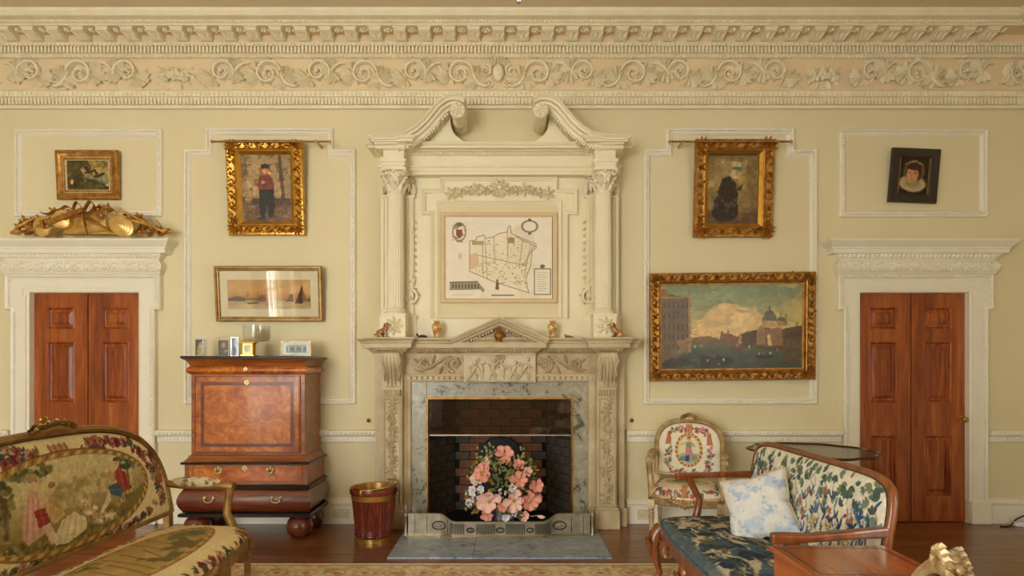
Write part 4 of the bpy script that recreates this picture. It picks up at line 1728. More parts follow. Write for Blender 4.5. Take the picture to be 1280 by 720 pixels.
# swan-neck pediment
upper = [(466, 167.5), (490, 167.5), (506, 164), (518, 157), (529, 147), (538, 136), (546, 126.5), (556, 119.5), (566, 117), (575, 118), (582, 122)]
lower = [(505, 177), (521, 173), (533, 163), (543, 150), (552, 139), (560, 133), (567, 130)]
SWPROF = [(0, .10), (0, .425), (-.010, .430), (-.024, .408), (-.036, .402), (-.040, .365), (-.056, .360), (-.066, .335), (-.085, .325), (-.092, .30), (-.092, .10)]
for s_ in (-1, 1):
    def mx(px, d):
        x_ = X(px, d)
        return x_ if s_ < 0 else 2 * OM - x_
    path = [(mx(px, .42), Z(py, .42)) for px, py in upper]
    prof = SWPROF
    if s_ > 0:
        path = path[::-1]
    sw = part(MB().sweep(path, prof, False), 'swan_neck', 'overmantel_paint', om, smooth=28)
    m = MB()
    pp = [Vector(q) for q in path]
    for i in range(len(pp) - 1):
        a, b = pp[i], pp[i + 1]
        dvec = (b - a)
        L = dvec.length
        dvec.normalize()
        nr = Vector((dvec.y, -dvec.x))
        if max(abs(a.x - OM), abs(b.x - OM)) > .92:
            continue
        k = .005
        while k < L:
            q = a + dvec * k + nr * .098
            ang = math.atan2(dvec.y, dvec.x)
            r_ = Matrix.Translation((q.x, -.30, q.y)) @ Matrix.Rotation(-ang, 4, 'Y')
            m.join(MB().box(-.006, .006, -.02, .08, -.008, .012), r_)
            k += .022
    part(m, 'dentils', 'overmantel_paint', sw, kind='stuff')
    ty = [(mx(px, .22), Z(py, .22)) for px, py in [(500, 181)] + lower + [(566, 140), (563, 150), (564, 160), (569, 169), (577, 175), (586, 178.5), (586, 181)]]
    part(MB().prism(ty, -.22, -.02), 'pediment_board', 'overmantel_paint', sw)
    cx, cz = mx(572.5, .40), Z(139, .40)
    sc = part(MB().lathe([(0, .06), (.058, .06), (.060, .20), (.064, .21), (.060, .22), (.060, .395), (.066, .40), (.066, .42), (.058, .43), (0, .425)], (cx, 0, cz), 22, 'y'), 'scroll_end', 'overmantel_paint', sw, smooth=40)
    m = MB()
    for k in range(7):
        a = 2 * PI * k / 7
        m.lobe((cx, -.43, cz), (math.cos(a), 0, math.sin(a)), .058, .042, .016, curl=.15)
    m.ball((cx, -.445, cz), .014, .012, .014, 7, 4)
    part(m, 'rosette', 'plaster_cream', sc, smooth=60)
# crossetted frame and inner panel
fr = [(710, 398), (710, 268), (722, 268), (722, 236), (697, 236), (697, 221), (550, 221), (550, 236), (527, 236), (527, 268), (538, 268), (538, 398)]
path = [(X(px, .08), Z(py, .08)) for px, py in fr]
part(MB().sweep(path, [(0, .05), (0, .088), (.010, .095), (.022, .085), (.034, .075), (.04, .05)], False), 'shouldered_frame', 'overmantel_paint', om, smooth=28)
part(MB().box(X(540, .06), X(708, .06), -.068, 0, 1.70, Z(238, .06)), 'field', 'overmantel_paint', om)
part(MB().box(X(553, .06), X(694, .06), -.066, 0, Z(242, .06), Z(224, .06)), 'field', 'overmantel_paint', om)
inner = rectpath(X(545.5, .08), X(702.5, .08), Z(398, .08), Z(251, .08))
part(MB().sweep(inner, [(0, .06), (0, .085), (.010, .094), (.024, .084), (.034, .074), (.036, .06)], True), 'inner_moulding', 'overmantel_paint', om, smooth=28)
part(MB().box(X(549, .07), X(699, .07), -.072, 0, Z(395, .07), Z(254, .07)), 'yellow_panel', 'panel_yellow', om)
m = MB().box(OM - .80, OM + .80, -.085, 0, SHELF, Z(399, .085))
part(m, 'base_panel', 'overmantel_paint', om, bevel=.003)
# garland above the plan
m = MB()
for k in range(13):
    t = k / 12 * 2 - 1
    xg = OM + .43 * t
    zg = Z(241, .07) + .035 * (1 - math.cos(t * 2 * PI)) * .5 - .01 + (.02 if abs(t) < .2 else 0)
    r = .052 if k % 3 else .068
    for a in range(6):
        b = a * PI / 3 + k
        m.lobe((xg, -.07, zg), (math.cos(b), 0, math.sin(b)), r, r * .6, .034, curl=.3)
    m.ball((xg, -.105, zg), .014, .012, .012, 6, 4)
for k in range(10):
    a = 2 * PI * k / 10
    m.lobe((OM, -.075, Z(236, .07)), (math.cos(a), 0, math.sin(a) * .85), .09, .045, .03, curl=.2)
m.ball((OM, -.105, Z(236, .07)), .024, .024, .024, 7, 5)
part(m, 'flower_garland', 'plaster_cream', om, smooth=60)
for s_ in (-1, 1):
    m = MB()
    cx = OM + s_ * .79
    for k in range(9):
        z = Z(274, .06) - k * .062
        for a in (-.9, 0, .9):
            m.lobe((cx, -.055, z), (math.sin(a), 0, -math.cos(a)), .062, .036, .028, curl=.2)
    part(m, 'husk_drop', 'plaster_cream', om, smooth=60)
    m = MB()
    cz = Z(372, .06)
    m.scroll((cx + s_ * .012, cz), .075, 1.4, PI / 2, s_, .018, .06, -.055, 7)
    m.scroll((cx - s_ * .0, cz + .14), .05, 1.3, -PI / 2, s_, .014, .05, -.055, 6)
    m.tube([(cx + s_ * .07, -.07, cz + .02), (cx + s_ * .055, -.075, cz + .10), (cx + s_ * .02, -.07, cz + .17), (cx - s_ * .005, -.065, cz + .23)], [.022, .024, .018, .008], 6)
    part(m, 'scroll_bracket', 'plaster_cream', om, smooth=60)

# ================================================================ pictures on the wall
def picture(name, label, x0, x1, y0, y1, canvas, prof, fmat, paint, pmat='oil_paint', lean=0.0, roll=0.0, d0=.012, res=2.0, cat='painting'):
    """a framed picture: outer pixel box, canvas pixel box (at the depth of the picture)"""
    dm = d0 + .03
    k = (DIST - dm) / FPX
    w, h = (x1 - x0) * k, (y1 - y0) * k
    cx, cz = X((x0 + x1) / 2, dm), Z((y0 + y1) / 2, dm)
    t = thing(name, label, cat, (cx, -(d0 + h / 2 * math.sin(lean)), cz))
    t.rotation_euler = (lean, roll, 0)
    fw = max((canvas[0] - x0), 1) * k
    rp = rectpath(-w / 2, w / 2, -h / 2, h / 2)
    s = fw / prof[-1][0]
    pf = [(a * s, b) for a, b in prof]
    fr = part(MB().sweep(rp, pf, True), 'frame', fmat, t, smooth=30)
    part(MB().box(-w / 2 + .01, w / 2 - .01, -.006, .0, -h / 2 + .01, h / 2 - .01), 'backing', 'dark_frame', t)
    cw, ch = canvas[1] - canvas[0], canvas[3] - canvas[2]
    ox = (canvas[0] + canvas[1] - x0 - x1) / 2 * k
    oz = -(canvas[2] + canvas[3] - y0 - y1) / 2 * k
    me, u, v, co = grid_mesh('canvas', int(cw * res) + 2, int(ch * res) + 2, lambda u, v: np.stack([ox + (u - .5) * (cw * k + .004), u * 0 - .010, oz + (v - .5) * (ch * k + .004)], 1))
    P = Paint(u * cw, (1 - v) * ch, warp=0.0 if pmat == 'print_paint' else 1.3)
    paint(P)
    if pmat != 'print_paint':
        P.c = P.c * np.array([1.02, .96, .84])      # old yellowed varnish
    set_paint(me, P.c)
    part(me, 'canvas', pmat, t)
    return t, fr, w, h, fw, k


PF_GILT = [(0, 0), (0, .03), (.006, .046), (.02, .05), (.05, .04), (.07, .036), (.085, .044), (.092, .040), (.10, .016), (.118, .010), (.12, .006)]
PF_FLAT = [(0, 0), (0, .02), (.006, .03), (.02, .03), (.03, .022), (.045, .018), (.06, .020), (.07, .010), (.072, .004)]


def carve(fr, w, h, fw, mat, dens=.05, size=.05, hh=.014, d=.042, seed=1, corner=1.0, inner=True):
    """carved leaves and scrolls along a gilt frame"""
    rnd = random.Random(seed)
    m = MB()
    a, b = w / 2 - fw * .36, h / 2 - fw * .36
    for (p, q) in (((-a, -b), (a, -b)), ((a, -b), (a, b)), ((a, b), (-a, b)), ((-a, b), (-a, -b))):
        L = math.hypot(q[0] - p[0], q[1] - p[1])
        dx, dz = (q[0] - p[0]) / L, (q[1] - p[1]) / L
        k = size
        n = 0
        while k < L - size * .5:
            n += 1
            px_, pz_ = p[0] + dx * k, p[1] + dz * k
            s2 = 1 if n % 2 else -1
            for ang in (.5 * s2, -.7 * s2, 2.4 * s2):
                aa = math.atan2(dz, dx) + ang + rnd.uniform(-.3, .3)
                m.lobe((px_ - dz * s2 * fw * .08, -d, pz_ + dx * s2 * fw * .08), (math.cos(aa), 0, math.sin(aa)), size * rnd.uniform(.7, 1.1), size * .5, hh, curl=.12)
            if n % 2:
                m.scroll((px_ + dz * fw * .06, pz_ - dx * fw * .06), size * .36, 1.1, rnd.random() * 6, s2, size * .09, hh * 1.2, -d, 2, 5, 12)
            k += dens
    part(m, 'carving', mat, fr, smooth=60, kind='stuff')
    for sx in (-1, 1):
        for sz in (-1, 1):
            c = MB()
            for ang in np.linspace(-.2, PI / 2 + .2, 5):
                c.lobe((sx * (a - fw * .2), -d, sz * (b - fw * .2)), (sx * math.cos(ang), 0, sz * math.sin(ang)), fw * .62 * corner, fw * .26, hh * 1.4, curl=.15)
            c.scroll((sx * (a - fw * .05), sz * (b - fw * .62)), fw * .2, 1.1, 0, sx, fw * .06, hh * 1.3, -d, 3, 5, 12)
            c.scroll((sx * (a - fw * .62), sz * (b - fw * .05)), fw * .2, 1.1, PI / 2, -sx, fw * .06, hh * 1.3, -d, 3, 5, 12)
            part(c, 'corner_carving', mat, fr, smooth=60)


# ---- 1 ducks
def p_duck(P):
    P.vgrad([(0, (150, 128, 78)), (16, (176, 150, 92)), (24, (128, 132, 112)), (30, (96, 104, 86)), (39, (70, 66, 36))])
    P.poly([(0, 0), (26, 0), (30, 10), (22, 20), (18, 39), (0, 39)], (66, 60, 34), .9, 5)
    P.blotch(7, .56, (92, 86, 46), .7, 3)
    P.poly([(0, 26), (20, 22), (40, 28), (55, 31), (55, 39), (0, 39)], (58, 56, 30), .85, 4)
    P.blotch(4, .6, (120, 112, 60), .6, 8)
    P.poly([(17, 12), (20, 9), (24, 14), (27, 18), (22, 20)], (180, 160, 126), .8)
    P.ell(29, 15, 7, 2.0, (64, 52, 34), -12, .5).ell(35, 13.5, 2.2, 1.5, (46, 44, 30), 0, .5)
    P.poly([(24, 14), (21, 6), (29, 12)], (60, 50, 36))
    P.ell(39, 20, 6.5, 1.9, (66, 56, 38), -14, .5).ell(45, 17.5, 2, 1.4, (48, 46, 32), 0, .5)
    P.poly([(36, 19), (33, 12), (40, 17)], (64, 56, 40))
    P.ell(6, 27, 2, 3, (190, 150, 110), 20).ell(50, 31, 2.4, 1.5, (200, 190, 120))
    for k in range(26):
        P.line([(k * 2.1 + 1, 39), (k * 2.1 + 3 * math.sin(k * 3), 26 + 6 * ((k * 5) % 7) / 7)], .7, (104, 100, 52), .5)
    P.strokes(160, 2.2, .8, 3, (0, 0, 55, 39), .35)
    P.mottle(5, .25, 4)


t, fr, w, h, fw, k = picture('duck_painting', 'small gilt-framed painting of flying ducks above the gilded trophy', 70, 148.5, 188, 249, (83, 138, 199.5, 238), PF_FLAT, 'gilt_brown', p_duck, lean=.06, res=3)
part(MB().sweep(rectpath(-w / 2 + fw * .72, w / 2 - fw * .72, -h / 2 + fw * .66, h / 2 - fw * .66), [(0, 0), (0, .020), (fw * .3, .014), (fw * .32, .008)], True), 'linen_slip', 'linen_slip', t)


# ---- 2 boy
def p_boy(P):
    P.vgrad([(0, (150, 130, 98)), (50, (168, 146, 110)), (58, (120, 98, 72)), (82, (108, 84, 62))])
    P.poly([(0, 0), (10, 0), (4, 30), (0, 56)], (128, 116, 92), .8, 3)
    P.poly([(12, 0), (46, 0), (50, 52), (6, 52)], (176, 154, 116), .6, 4)
    P.poly([(46, 0), (50, 0), (54, 55), (49, 56)], (86, 68, 50), .9, 1.5)
    P.poly([(52, 6), (61, 4), (61, 50), (56, 52)], (150, 136, 110), .8, 3)
    P.poly([(0, 50), (20, 52), (61, 53), (61, 60), (0, 60)], (72, 58, 44), .8, 4)
    P.ell(9, 53, 5, 2.6, (150, 126, 96), 0, .4)
    P.blotch(9, .58, (190, 166, 124), .35, 4)
    P.blotch(6, .6, (84, 66, 48), .5, 12)
    P.poly([(22, 40), (40, 40), (41, 62), (38, 75), (32, 75), (31, 60), (28, 77), (22, 77), (21, 58)], (48, 46, 38), 1, 1.5)
    P.ell(24, 78, 5, 2, (66, 52, 38)).ell(37, 75, 5, 2, (70, 56, 42))
    P.poly([(22, 27), (27, 24), (34, 24), (39, 28), (41, 40), (37, 42), (23, 42), (19, 38)], (120, 62, 52), 1, 1.2)
    P.blotch(4, .58, (150, 84, 66), .5, 7, within=((P.x > 19) & (P.x < 41) & (P.y > 24) & (P.y < 42)).astype(float))
    P.ell(27, 33, 2.4, 1.8, (190, 140, 104))
    P.ell(30, 20, 4.4, 4.6, (176, 112, 76)).ell(29, 20, 2, 2.4, (196, 134, 96), 0, .6)
    P.poly([(25, 17), (25, 12), (30, 10.5), (35, 12), (35, 17)], (44, 40, 36), 1, .8)
    P.strokes(220, 2.6, .9, 4, (0, 0, 61, 82), .3)
    P.mottle(4, .18, 5)


t, fr, w, h, fw, k = picture('boy_painting', 'ornate gilt-framed oil painting of a standing boy in red shirt and cap', 286, 381.5, 178, 294, (303, 365.5, 195.5, 278), PF_GILT, 'gilt', p_boy, lean=.085, res=2.6, d0=.012)
carve(fr, w, h, fw, 'gilt', .05, .044, .014, .044, 3)
part(MB().sweep(rectpath(-w / 2 + fw * .74, w / 2 - fw * .74, -h / 2 + fw * .74, h / 2 - fw * .74), [(0, .01), (0, .034), (fw * .05, .036), (fw * .26, .012), (fw * .28, .006)], True), 'gilt_slip', 'gilt_bright', t)


def rod(label, px0, px1, py):
    d = .15
    t = thing('picture_rod', label, 'rod', (X((px0 + px1) / 2, d), -d, Z(py, d)), group='brass picture rods')
    L = X(px1, d) - X(px0, d)
    r = part(MB().tube([(-L / 2, 0, 0), (L / 2, 0, 0)], .0085, 10), 'rod', 'gilt_dull', t, smooth=60)
    for s_ in (-1, 1):
        part(MB().ball((s_ * (L / 2 + .012), 0, 0), .018, .014, .014, 8, 6), 'finial', 'brass', t, smooth=60)
        part(MB().box(s_ * L * .40 - .008, s_ * L * .40 + .008, -.012, d, -.012, .012), 'bracket', 'brass_pale', t, bevel=.003)
    return t


rod('brass picture rod above the boy painting', 267, 410, 177)
rod('brass picture rod above the woman at the window painting', 839, 987, 177)


# ---- 3 watercolour of boats
def p_boats(P):
    P.vgrad([(0, (206, 160, 100)), (12, (214, 164, 96)), (22, (196, 138, 76)), (25, (186, 150, 104)), (36, (208, 184, 140))])
    P.blotch(14, .55, (224, 186, 130), .6, 2, .5, 1)
    P.rect(0, 22, 47, 25.5, (120, 92, 66), .8)
    P.rect(62, 22.5, 104, 25, (150, 116, 82), .7)
    P.poly([(0, 24), (6, 21), (14, 20), (22, 22), (22, 26), (0, 26)], (84, 74, 66), .85, 1)
    for xx, hh, c in ((25, 14, (110, 84, 60)), (38, 15, (146, 100, 66)), (43, 14, (150, 104, 70)), (47, 12, (150, 104, 70))):
        P.line([(xx, 25), (xx, hh)], .8, c)
        P.line([(xx - 3, 20), (xx + 3, 19)], .6, c, .7)
    P.poly([(22, 28), (26, 30), (38, 29), (38, 27)], (70, 56, 44))
    P.poly([(36, 26), (39, 19), (46, 18), (48, 27)], (130, 84, 56), .7)
    P.poly([(83, 29), (90, 13), (93, 5), (93, 29)], (78, 48, 34), 1, .5)
    P.poly([(93, 8), (98, 26), (93, 28)], (120, 80, 52), .8)
    P.poly([(74, 25), (78, 17), (81, 18), (81, 25)], (104, 60, 42))
    P.rect(72, 25, 82, 26.5, (84, 60, 44))
    P.poly([(98, 24), (104, 20), (104, 27), (98, 27)], (110, 84, 62))
    P.blotch(5, .6, (176, 140, 92), .5, 5, .3, 1.5, (P.y > 26).astype(float))
    P.mottle(8, .1, 7)


t, fr, w, h, fw, k = picture('boat_watercolour', 'gold-framed sepia watercolour of sailing boats above the walnut bureau', 269.5, 403.5, 333, 401.5, (285, 388, 350, 386), PF_FLAT, 'gilt_dull', p_boats, 'print_paint', lean=.09, res=2.4, d0=.03)
part(MB().box(-w / 2 + .03, w / 2 - .03, -.0095, -.006, -h / 2 + .03, h / 2 - .03), 'mat', 'mat_board', t)
part(MB().sweep(rectpath(-.372, .372, -.135, .126), [(0, .009), (.0, .0105), (.004, .0105), (.004, .009)], True), 'mat_line', 'linen_slip', t)
part(MB().box(-w / 2 + .03, w / 2 - .03, -.0145, -.013, -h / 2 + .03, h / 2 - .03), 'glass', 'picture_glass', t)
fr.data.transform(Matrix.Identity(4))
# the watercolour's frame is narrow: rebuild it with its own section
old = fr.data
m = MB().sweep(rectpath(-w / 2, w / 2, -h / 2, h / 2), [(0, 0), (0, .024), (.008, .034), (.02, .034), (.026, .024), (.036, .022), (.042, .012), (.043, .004)], True)
fr.data = m.mesh('frame')
recalc(fr.data)
fr.data.materials.append(MAT['gilt_dull'])


# ---- 4 estate plan over the mantel
def p_plan(P):
    P.c[:] = (238, 226, 202)
    P.blotch(26, .6, (228, 212, 180), .7, 3)
    ink, tan, red = (110, 96, 70), (206, 182, 128), (150, 92, 56)
    pl = [(30, 31), (38, 30), (39, 26), (48, 24), (50, 28), (60, 26), (66, 22), (77, 20), (79, 12), (81, 13), (82, 22), (98, 29), (113, 35), (113, 40), (108, 44), (106, 62), (102, 74), (100, 80), (104, 96), (60, 82), (30, 69)]
    P.poly(pl, (234, 221, 186), .7)
    P.line(pl + [pl[0]], .8, ink, .8)
    for a, b in (((49, 28), (52, 78)), ((60, 26), (62, 60)), ((77, 20), (78, 52)), ((96, 30), (92, 66)), ((106, 36), (98, 78)), ((36, 48), (100, 62))):
        P.line([a, b], .8, ink, .6)
    rnd = random.Random(4)
    for k in range(120):
        x_, y = rnd.uniform(50, 100), rnd.uniform(24, 62)
        if y > 22 + abs(x_ - 74) * .35:
            P.rect(x_, y, x_ + rnd.uniform(1, 2.6), y + rnd.uniform(.8, 1.8), rnd.choice([tan, (176, 156, 108), (150, 138, 100), (222, 200, 130)]), .7)
    for k in range(190):
        x_, y = rnd.uniform(38, 103), rnd.uniform(58, 92)
        if y < 66 + (x_ - 30) * .34:
            P.ell(x_, y, .9, .7, rnd.choice([(190, 166, 84), (150, 136, 84), (206, 172, 96)]), 0, .5, .8)
    P.rect(78, 27, 86, 34, (168, 118, 70), .85)
    P.poly([(30, 48), (40, 46), (42, 62), (31, 67)], (214, 170, 120), .6)
    P.rect(33, 31, 48, 36, (150, 130, 92), .7)
    P.line([(46, 34), (47, 76)], 1.2, (200, 150, 110), .8)
    P.line([(88, 26), (112, 38)], 1.6, (150, 138, 110), .7).line([(97, 62), (110, 38)], 2.2, (160, 148, 118), .6)
    # arms
    P.ring(17, 20, 8, 11, 2, (140, 120, 86), .8)
    P.poly([(13, 17), (21, 17), (21, 24), (17, 28), (13, 24)], (150, 80, 44))
    P.ell(17, 11, 4, 2.5, (120, 104, 76), 0, .4)
    P.blotch(3, .55, (120, 100, 70), .6, 6, within=((np.abs(P.x - 17) < 9) & (np.abs(P.y - 20) < 13)).astype(float))
    # cartouche
    P.ring(105, 13, 9.5, 7, 2.2, (120, 112, 92), .9)
    P.ell(105, 5, 2, 2, (110, 100, 80)).ell(105, 22, 2.2, 1.5, (110, 100, 80))
    # key
    for a in ([(111, 66), (131, 66), (131, 98), (111, 98), (111, 66)],):
        P.line(a, 1.2, (110, 100, 78), .9)
    P.ell(121, 63, 3, 2.4, (110, 100, 80), 0, .5)
    for k in range(9):
        P.line([(114, 71 + k * 2.8), (128 - (k * 3) % 5, 71 + k * 2.8)], .6, (178, 160, 128), .8)
    # elevation of a building
    P.poly([(5, 84), (9, 82), (40, 82), (49, 92), (47, 96), (42, 91), (5, 92)], (150, 140, 112), .9)
    for k in range(9):
        P.rect(8 + k * 4, 85, 10 + k * 4, 90, (96, 88, 70), .9)
    P.line([(5, 83), (40, 82)], 1.2, (90, 84, 68)).line([(5, 92), (42, 91)], .8, (90, 84, 68))
    P.line([(8, 99), (34, 98)], .7, (200, 170, 120), .7)
    # surveyor figure and scale
    P.poly([(62, 92), (63, 82), (66, 82), (67, 92)], (130, 96, 60)).ell(64.5, 80.5, 1.3, 1.5, (120, 84, 54)).line([(66, 85), (74, 83)], .7, ink)
    P.line([(58, 99), (85, 99)], 1.3, (90, 80, 62)).ell(18, 50, 2.5, 4, (200, 170, 140), 0, .5, .6)
    P.mottle(10, .03, 9)


PF_MAP = [(0, 0), (0, .018), (.010, .026), (.03, .026), (.038, .018), (.05, .014), (.052, .006)]
plain('frame_pinkbeige', (222, 196, 152), (214, 186, 142), .45, scale=8)
picture('estate_plan', 'old ink estate plan in a plain beige frame over the fireplace', 551, 697, 265, 378.5, (557, 690, 269.5, 374.5), PF_MAP, 'frame_pinkbeige', p_plan, 'print_paint', lean=.0, res=2.8, d0=.0735, cat='map')
t = bpy.data.objects['estate_plan']


# ---- 5 woman at the window
def p_woman(P):
    P.vgrad([(0, (128, 112, 78)), (40, (140, 122, 84)), (60, (112, 94, 62)), (84, (96, 74, 48))])
    P.poly([(8, 2), (20, 4), (18, 40), (6, 44)], (150, 134, 92), .7, 4)
    P.poly([(18, 6), (48, 6), (46, 42), (40, 42), (40, 10), (30, 8), (29, 40), (18, 40)], (162, 146, 104), .8, 3)
    P.rect(30, 8, 41, 15, (190, 192, 160), .9)
    P.rect(30, 14, 42, 18, (92, 112, 108), .9)
    P.poly([(48, 6), (60, 4), (60, 80), (50, 78)], (118, 100, 66), .7, 3)
    P.poly([(36, 44), (54, 44), (54, 70), (36, 70)], (150, 130, 90), .5, 2)
    P.ell(5, 34, 4, 5, (180, 164, 120), 0, .6).ell(4, 58, 3, 8, (150, 130, 92), 0, .6)
    P.poly([(0, 72), (62, 68), (62, 84), (0, 84)], (96, 70, 46), .7, 4)
    P.poly([(18, 28), (26, 25), (34, 32), (37, 50), (38, 72), (30, 80), (12, 80), (6, 72), (10, 52), (14, 38)], (56, 46, 34), 1, 2)
    P.poly([(30, 34), (36, 40), (44, 34), (42, 42), (34, 44)], (66, 54, 40), 1, 1)
    P.ell(25, 30, 6, 5, (52, 44, 34))
    P.ell(34, 23, 6.2, 5.6, (196, 182, 140)).ell(37, 22, 3.4, 4, (170, 150, 108), 0, .5)
    P.ell(41, 28, 3.4, 5, (176, 150, 62), 20).ell(44, 32, 2, 2, (170, 126, 84))
    P.blotch(6, .6, (160, 140, 98), .3, 5)
    P.strokes(220, 2.6, .9, 5, (0, 0, 62, 84), .28)
    P.mottle(5, .16, 3)


t, fr, w, h, fw, k = picture('woman_painting', 'ornate gilt-framed oil painting of a woman in black at a window', 867, 965, 176.5, 296.5, (884.5, 946.5, 196, 280), PF_GILT, 'gilt_brown', p_woman, lean=.07, res=2.6, d0=.012)
carve(fr, w, h, fw, 'gilt', .075, .05, .016, .044, 8, 1.25)
part(MB().sweep(rectpath(-w / 2 + fw * .72, w / 2 - fw * .72, -h / 2 + fw * .72, h / 2 - fw * .72), [(0, .01), (0, .034), (fw * .05, .036), (fw * .28, .012), (fw * .30, .006)], True), 'gilt_slip', 'gilt_bright', t)


# ---- 6 canal view
def p_canal(P):
    P.vgrad([(0, (122, 142, 116)), (22, (142, 154, 122)), (45, (176, 172, 122)), (66, (214, 192, 134)), (70, (120, 116, 84)), (80, (72, 84, 66)), (106, (56, 62, 48))])
    P.blotch(40, .55, (196, 186, 132), .6, 3, .7, 1.2, (P.y < 68).astype(float))
    P.poly([(38, 60), (44, 46), (56, 36), (70, 26), (80, 22), (92, 24), (104, 28), (118, 31), (126, 40), (128, 62), (100, 70), (40, 70)], (214, 188, 138), .9, 5)
    P.poly([(70, 30), (84, 24), (104, 32), (120, 44), (100, 52), (80, 40)], (226, 202, 152), .7, 6)
    P.poly([(92, 33), (100, 30), (112, 36), (100, 36)], (150, 130, 96), .6, 2)
    P.poly([(140, 30), (177, 8), (177, 54), (150, 60)], (190, 178, 122), .5, 8)
    P.blotch(14, .6, (226, 204, 150), .4, 6, .6, 1.4, (P.y < 60).astype(float))
    # far banks
    P.poly([(38, 66), (60, 64), (72, 68), (72, 74), (38, 74)], (110, 92, 62), .9, 2)
    P.poly([(74, 62), (76, 57), (78, 62), (82, 61), (83, 55), (85, 61), (90, 64), (98, 65), (98, 74), (72, 74)], (122, 84, 56), .95, 1)
    P.poly([(97, 66), (98, 60), (100, 60), (101, 74), (96, 74)], (170, 140, 96))
    # left palace
    P.poly([(0, 6), (6, 5), (10, 12), (37, 16), (37, 84), (30, 86), (0, 100)], (112, 96, 76), 1, 1)
    P.poly([(0, 5), (8, 6), (10, 16), (0, 18)], (140, 104, 72), .9)
    P.rect(0, 15, 37, 16.6, (176, 142, 98), .8)
    for i in range(6):
        for j in range(5):
            P.rect(3 + i * 5.6, 22 + j * 13, 5.2 + i * 5.6, 29 + j * 13, (72, 64, 56), .75)
    P.poly([(34, 16), (37, 16), (37, 84), (34, 85)], (172, 140, 100), .8)
    P.poly([(20, 70), (34, 66), (36, 84), (22, 86)], (156, 116, 80), .8, 2)
    P.line([(34, 16), (34, 6)], 1.2, (140, 120, 86))
    # right domed church and houses
    P.poly([(100, 62), (118, 57), (126, 54), (150, 56), (160, 54), (177, 52), (177, 90), (140, 82), (100, 78)], (86, 66, 46), 1, 1.5)
    P.poly([(119, 56), (124, 52), (130, 56), (130, 76), (119, 76)], (150, 124, 86), .9)
    P.poly([(130, 56), (150, 54), (152, 76), (132, 78)], (136, 108, 76), .9)
    P.poly([(126, 47), (127, 40), (131, 34), (135, 32), (139, 34), (143, 40), (144, 47)], (92, 100, 86))
    P.rect(126, 46, 144, 53, (176, 148, 102)).rect(134, 28, 136.5, 33, (100, 92, 74))
    P.line([(128, 44), (131, 36)], 1, (130, 134, 112), .7)
    P.ell(149.5, 46, 5.4, 5, (98, 100, 84)).rect(144, 46, 155, 53, (160, 130, 90)).line([(149, 42), (149, 36)], 1, (96, 88, 70))
    P.line([(155, 52), (156, 38)], 1.4, (110, 84, 58))
    P.poly([(132, 64), (135, 62), (138, 76), (133, 76)], (214, 192, 140), .9)
    for k in range(6):
        P.rect(156 + k * 3.6, 60, 157.6 + k * 3.6, 66, (60, 46, 34), .8)
        P.rect(156 + k * 3.6, 70, 157.6 + k * 3.6, 75, (130, 88, 58), .7)
    P.line([(168, 54), (170, 48)], 1, (80, 60, 44))
    # water, boats
    P.blotch(9, .55, (96, 108, 80), .4, 7, .4, 2.0, (P.y > 76).astype(float))
    P.poly([(46, 90), (60, 88), (84, 92), (92, 98), (70, 104), (50, 102)], (44, 42, 34), .9, 4)
    P.poly([(84, 80), (90, 77), (104, 78), (106, 85), (88, 86)], (96, 72, 48), .9, 1)
    P.poly([(116, 90), (120, 88), (138, 89), (140, 92), (120, 93)], (40, 34, 28), .95)
    P.poly([(150, 92), (160, 88), (172, 92), (168, 97), (154, 97)], (92, 64, 44), .9, 1)
    P.poly([(0, 96), (14, 90), (30, 92), (50, 96), (30, 102), (0, 104)], (60, 52, 44), .8, 3)
    for k, (x_, y) in enumerate(((58, 94), (66, 90), (78, 94), (122, 87), (128, 86), (136, 86), (145, 82), (165, 88), (42, 77), (50, 76), (72, 99), (110, 78), (95, 76))):
        P.ell(x_, y, .9, 1.8, [(180, 150, 110), (140, 92, 62), (210, 200, 170)][k % 3], 0, .4)
    P.strokes(300, 3.0, .7, 6, (0, 50, 177, 106), .3, 0.0)
    P.strokes(160, 5.0, 1.6, 7, (0, 0, 177, 60), .12, 0.0)
    P.mottle(7, .14, 8)


t, fr, w, h, fw, k = picture('canal_painting', 'large gilt-framed canal view with a domed church beside the right door', 811.5, 1018, 341, 475.5, (827, 1003, 355.5, 461), PF_GILT, 'gilt_brown', p_canal, 'varnished_paint', lean=.035, roll=math.radians(-.6), res=1.9, d0=.03)
carve(fr, w, h, fw, 'gilt_brown', .05, .042, .012, .044, 12, .9)


